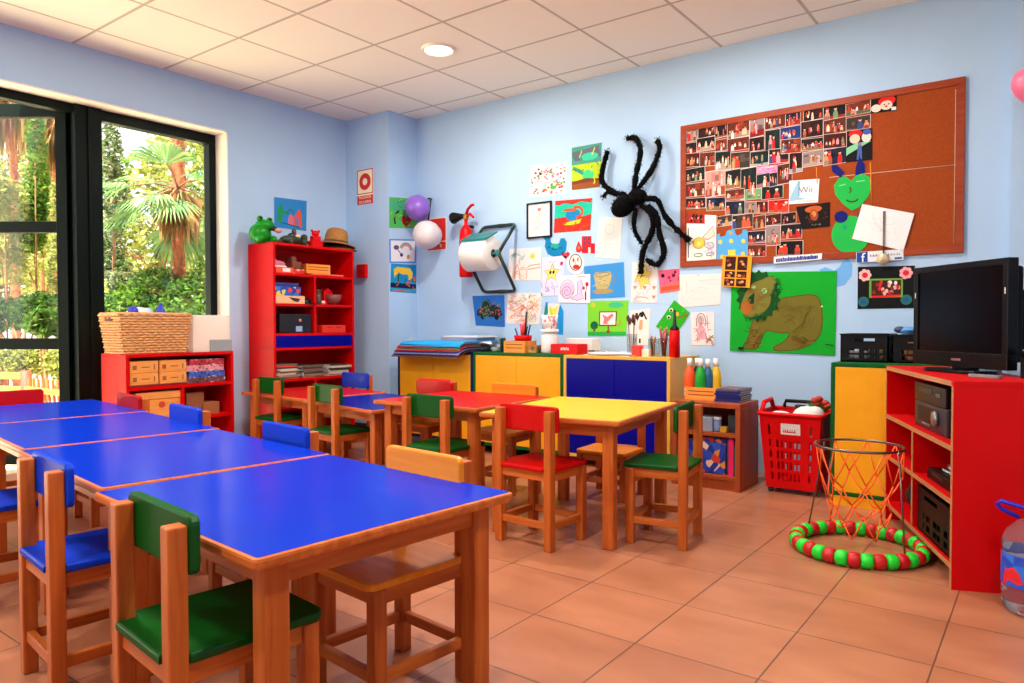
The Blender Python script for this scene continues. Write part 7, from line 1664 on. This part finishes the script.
at_tree('garden_tree', 'slim light green tree between the climber column and the door hinge', 'tree', 58, 9.0, [(58, 205, 7, 26), (60, 245, 8, 26), (54, 270, 8, 20)], 1500, 0.034, L_yel, 9, gt, 0.013)
gs = 'shrubs in the garden'
at_tree('shrub', 'bright green bush under the palm in the fixed window', 'shrub', 172, 8.2, [(160, 292, 34, 26), (192, 300, 28, 24), (205, 282, 18, 26), (140, 312, 30, 24), (180, 330, 46, 30)], 6500, 0.04, L_bri, 11, gs, 0.03)
at_tree('shrub', 'darker green bush beside the ivy tree at the window post', 'shrub', 120, 8.0, [(118, 318, 20, 26), (130, 300, 16, 20), (112, 345, 24, 26)], 2600, 0.036, L_mid, 12, gs, 0.03)
at_tree('shrub', 'dark hedge across the middle door pane', 'shrub', 20, 9.0, [(8, 314, 26, 18), (44, 312, 28, 20), (-20, 316, 26, 22), (66, 318, 20, 22)], 4200, 0.036, L_drk, 13, gs, 0.03)
at_tree('shrub', 'broad-leaved plant with yellowish leaves before the dark hedge', 'shrub', 44, 7.6, [(44, 318, 12, 12), (50, 328, 10, 8), (34, 325, 9, 9)], 150, 0.095, L_bri, 14, gs, 0.02)
at_tree('shrub', 'low yellow-green hedge seen in the lowest door pane', 'shrub', 20, 8.2, [(10, 362, 22, 16), (40, 358, 22, 18), (62, 364, 16, 18), (-16, 364, 20, 16)], 3800, 0.034, L_yel, 15, gs, 0.03)
# palms
def fan_frond(m, origin, direction, L_pet, R, seed, droop=0.35):
    rg = random.Random(seed); d = Vector(direction).normalized(); side = d.cross(Vector((0, 0, 1)))
    side = side.normalized() if side.length > 0.05 else Vector((1, 0, 0)); upv = side.cross(d).normalized()
    hub = Vector(origin)+d*L_pet-Vector((0, 0, 0.06*L_pet))
    m.mi = 1; m.tube([Vector(origin), Vector(origin)+d*L_pet*0.5+Vector((0, 0, 0.03)), hub], [0.014, 0.01, 0.008], 5); m.mi = 0
    n = 26; span = 2.5
    prev = None
    for k in range(n):
        a = -span/2+span*k/(n-1); r = R*(0.86+0.14*math.cos(a))*rg.uniform(0.93, 1.05); w_ = 0.5*R*span/n
        ax = d*math.cos(a)+side*math.sin(a); tn = -d*math.sin(a)+side*math.cos(a)
        base = hub; p1 = hub+ax*r*0.62+upv*0.008*(1 if k % 2 else -1)-Vector((0, 0, droop*r*0.12)); p2 = hub+ax*r-Vector((0, 0, droop*r*0.55))
        m.face([base, p1-tn*w_*0.62, p2, p1+tn*w_*0.62])
L_palm = leaf_mat('palm_leaf', [(70, 110, 70), (110, 140, 90), (130, 160, 100), (90, 126, 70)], 0.35)
L_dead = leaf_mat('dead_palm_leaf', [(120, 80, 46), (160, 116, 70), (180, 150, 100), (110, 110, 60)], 0.3)
def palm(label, u, D, vtop, rtrunk, fr_list, R, seed, skirt=0.6, vb=None):
    top = gpt(u, vtop, D); base = Vector((top.x, top.y, GZ)); H = top.z-GZ
    t = thing('palm_tree', label, 'palm tree', base, 0, 'palms in the garden')
    rg = random.Random(seed)
    m = MB(); n = int(H/0.06); m.tube([(0, 0, H*k/n) for k in range(n+1)], [rtrunk*(1.0+0.14*(k % 2))*(1.15-0.2*k/n) for k in range(n+1)], 12)
    for k in range(int(H*60)):
        z = rg.uniform(0.0, H); a = rg.uniform(0, 6.28); r = rtrunk*1.12; c, s_ = math.cos(a), math.sin(a)
        m.face([(r*c-0.03*s_, r*s_+0.03*c, z), (r*c+0.03*s_, r*s_-0.03*c, z), (1.5*r*c, 1.5*r*s_, z+0.09)])
    m.build('trunk', M_palmbark, t)
    if skirt:
        m = MB()
        for k in range(int(170*skirt)):
            a = rg.uniform(0, 6.28); r0 = rtrunk*rg.uniform(0.9, 1.6); r1 = r0+rg.uniform(0.02, 0.28)*skirt; z0 = H-rg.uniform(0.0, 0.25); z1 = z0-rg.uniform(0.25, 0.75)*skirt
            c, s_ = math.cos(a), math.sin(a); w_ = 0.012
            m.face([(r0*c-w_*s_, r0*s_+w_*c, z0), (r0*c+w_*s_, r0*s_-w_*c, z0), (r1*c+w_*s_, r1*s_-w_*c, (z0+z1)/2), (r1*0.97*c, r1*0.97*s_, z1), (r1*c-w_*s_, r1*s_+w_*c, (z0+z1)/2)])
        m.build('dead_fronds', L_dead, t)
    for k, (du, dv, toward, lp) in enumerate(fr_list):
        d = r2*du+u2*(-dv)-fwd*toward; m = MB(); fan_frond(m, (0, 0, H+0.02), d, lp, R*rg.uniform(0.9, 1.1), seed*31+k, 0.5); m.build('frond', [L_palm, M_bark], t)
    return t
palm('fan palm with drooping green fronds in the fixed window', 178, 8.6, 190, 0.055, [(-0.85, 0.0, 0.6, 0.5), (-0.38, 0.3, 0.85, 0.3), (0.05, -0.42, 0.6, 0.42), (0.12, 0.45, 0.8, 0.3), (0.85, -0.3, 0.3, 0.3), (-0.9, 0.45, 0.2, 0.5), (0.85, 0.35, -0.3, 0.35), (-0.7, -0.3, -0.4, 0.45), (-0.1, 0.9, -0.3, 0.4), (0.5, 0.6, -0.5, 0.4)], 0.52, 41, 0.7)
palm('tall palm behind the fan palm, its trunk rising out of sight', 177, 11.5, 55, 0.085, [(-0.8, 0.2, 0.3, 0.5), (0.8, 0.2, 0.3, 0.5), (0.3, 0.3, 0.8, 0.4), (-0.5, -0.5, 0.2, 0.5), (0.6, -0.5, 0.2, 0.5), (-0.9, 0.5, 0.2, 0.7)], 0.6, 42, 0.8)
palm('palm with brown hanging fronds at the left of the open door', 12, 11, 88, 0.05, [(-0.8, -0.2, 0.3, 0.5), (0.8, -0.3, 0.3, 0.5), (0.2, -0.8, 0.5, 0.5)], 0.6, 43, 1.35)
palm('palm with brown hanging fronds near the door hinge', 56, 10.5, 112, 0.05, [(-0.7, -0.4, 0.3, 0.5), (0.8, -0.3, 0.3, 0.5), (0.1, -0.8, 0.5, 0.5)], 0.5, 44, 1.3)
# timber fence
M_fence = wood('fence_timber', (140, 72, 30), (166, 96, 46), 0.6, axis=2)
def span_pt(u, D): p = gpt(u, 340, D); return Vector((p.x, p.y, 0))
A, B = span_pt(-60, 7.0), span_pt(25.5, 6.7)
t = thing('timber_fence', 'low post and rail timber fence outside the open door', 'fence', (A.x, A.y, GZ), math.atan2(B.y-A.y, B.x-A.x)); L_ = (B-A).length
def zz(v, D): return gpt(20, v, D).z-GZ
for (v0, v1) in ((372, 379), (385.5, 391), (398, 404)):
    m = MB(); m.bx(0, L_, -0.03, 0.03, zz(v1, 6.8), zz(v0, 6.8), 0.008); m.build('rail', wood('fence_rail', (170, 92, 34), (190, 116, 52), 0.6, axis=0), t)
for x in (0.0, L_*0.33, L_*0.66, L_):
    m = MB(); m.tube([(x, 0.0, 0), (x, 0.0, zz(370, 6.8))], 0.045, 12); m.build('post', mat('fence_post', (120, 50, 22), 0.7, noise=0.2), t)
for k in range(7):
    x = L_*(0.06+0.13*k); m = MB(); m.bx(x-0.035, x+0.035, 0.03, 0.05, 0.0, zz(376, 6.8)); m.build('board', M_fence, t)
A, B = span_pt(28, 6.6), span_pt(72, 6.1)
t = thing('picket_fence', 'slatted timber fence leaning beside the door hinge', 'fence', (A.x, A.y, GZ), math.atan2(B.y-A.y, B.x-A.x)); L_ = (B-A).length
for k in range(9):
    x = L_*(k+0.5)/9; m = MB(); m.box((x, 0, 0.27), (0.03, 0.02, 0.56), 0.003, rot=(0, -0.16, 0)); m.build('picket', M_fence, t)
m = MB(); m.bx(0, L_, -0.035, -0.012, 0.42, 0.47); m.build('rail', wood('fence_rail', (0, 0, 0), (0, 0, 0)), t)
m = MB(); m.bx(0, L_, -0.035, -0.012, 0.08, 0.13); m.build('rail', wood('fence_rail', (0, 0, 0), (0, 0, 0)), t)
# ------------------------------------------------------------------ light and view
SUN = Vector((0.14, -0.42, 0.90)).normalized()
w = bpy.data.worlds.new('garden_sky'); sc.world = w; w.use_nodes = True
nt = w.node_tree; nt.nodes.clear()
wo = nt.nodes.new('ShaderNodeOutputWorld'); bg = nt.nodes.new('ShaderNodeBackground'); sk = nt.nodes.new('ShaderNodeTexSky')
sk.sky_type = 'HOSEK_WILKIE'; sk.turbidity = 9.0; sk.ground_albedo = 0.6
sk.sun_direction = SUN
hsv = nt.nodes.new('ShaderNodeHueSaturation'); hsv.inputs['Saturation'].default_value = 0.25; hsv.inputs['Value'].default_value = 1.0
nt.links.new(sk.outputs['Color'], hsv.inputs['Color']); nt.links.new(hsv.outputs['Color'], bg.inputs['Color']); nt.links.new(bg.outputs['Background'], wo.inputs['Surface'])
bg.inputs['Strength'].default_value = 8.0
sl = bpy.data.lights.new('sun', 'SUN'); sl.energy = 24.0; sl.angle = 0.01; sl.color = (1.0, 0.95, 0.84)
so = bpy.data.objects.new('sun', sl); COL.objects.link(so); so.location = (3, -3, 8)
so.rotation_euler = SUN.to_track_quat('Z', 'Y').to_euler()
vs = sc.view_settings
sc.display_settings.display_device = 'sRGB'
vs.view_transform = 'Standard'; vs.look = 'None'; vs.exposure = 0.2; vs.gamma = 1.0; vs.use_curve_mapping = False
sc.cycles.use_denoising = True
sc.cycles.max_bounces = 10; sc.cycles.diffuse_bounces = 6; sc.cycles.transparent_max_bounces = 12
sc.cycles.sample_clamp_indirect = 8.0
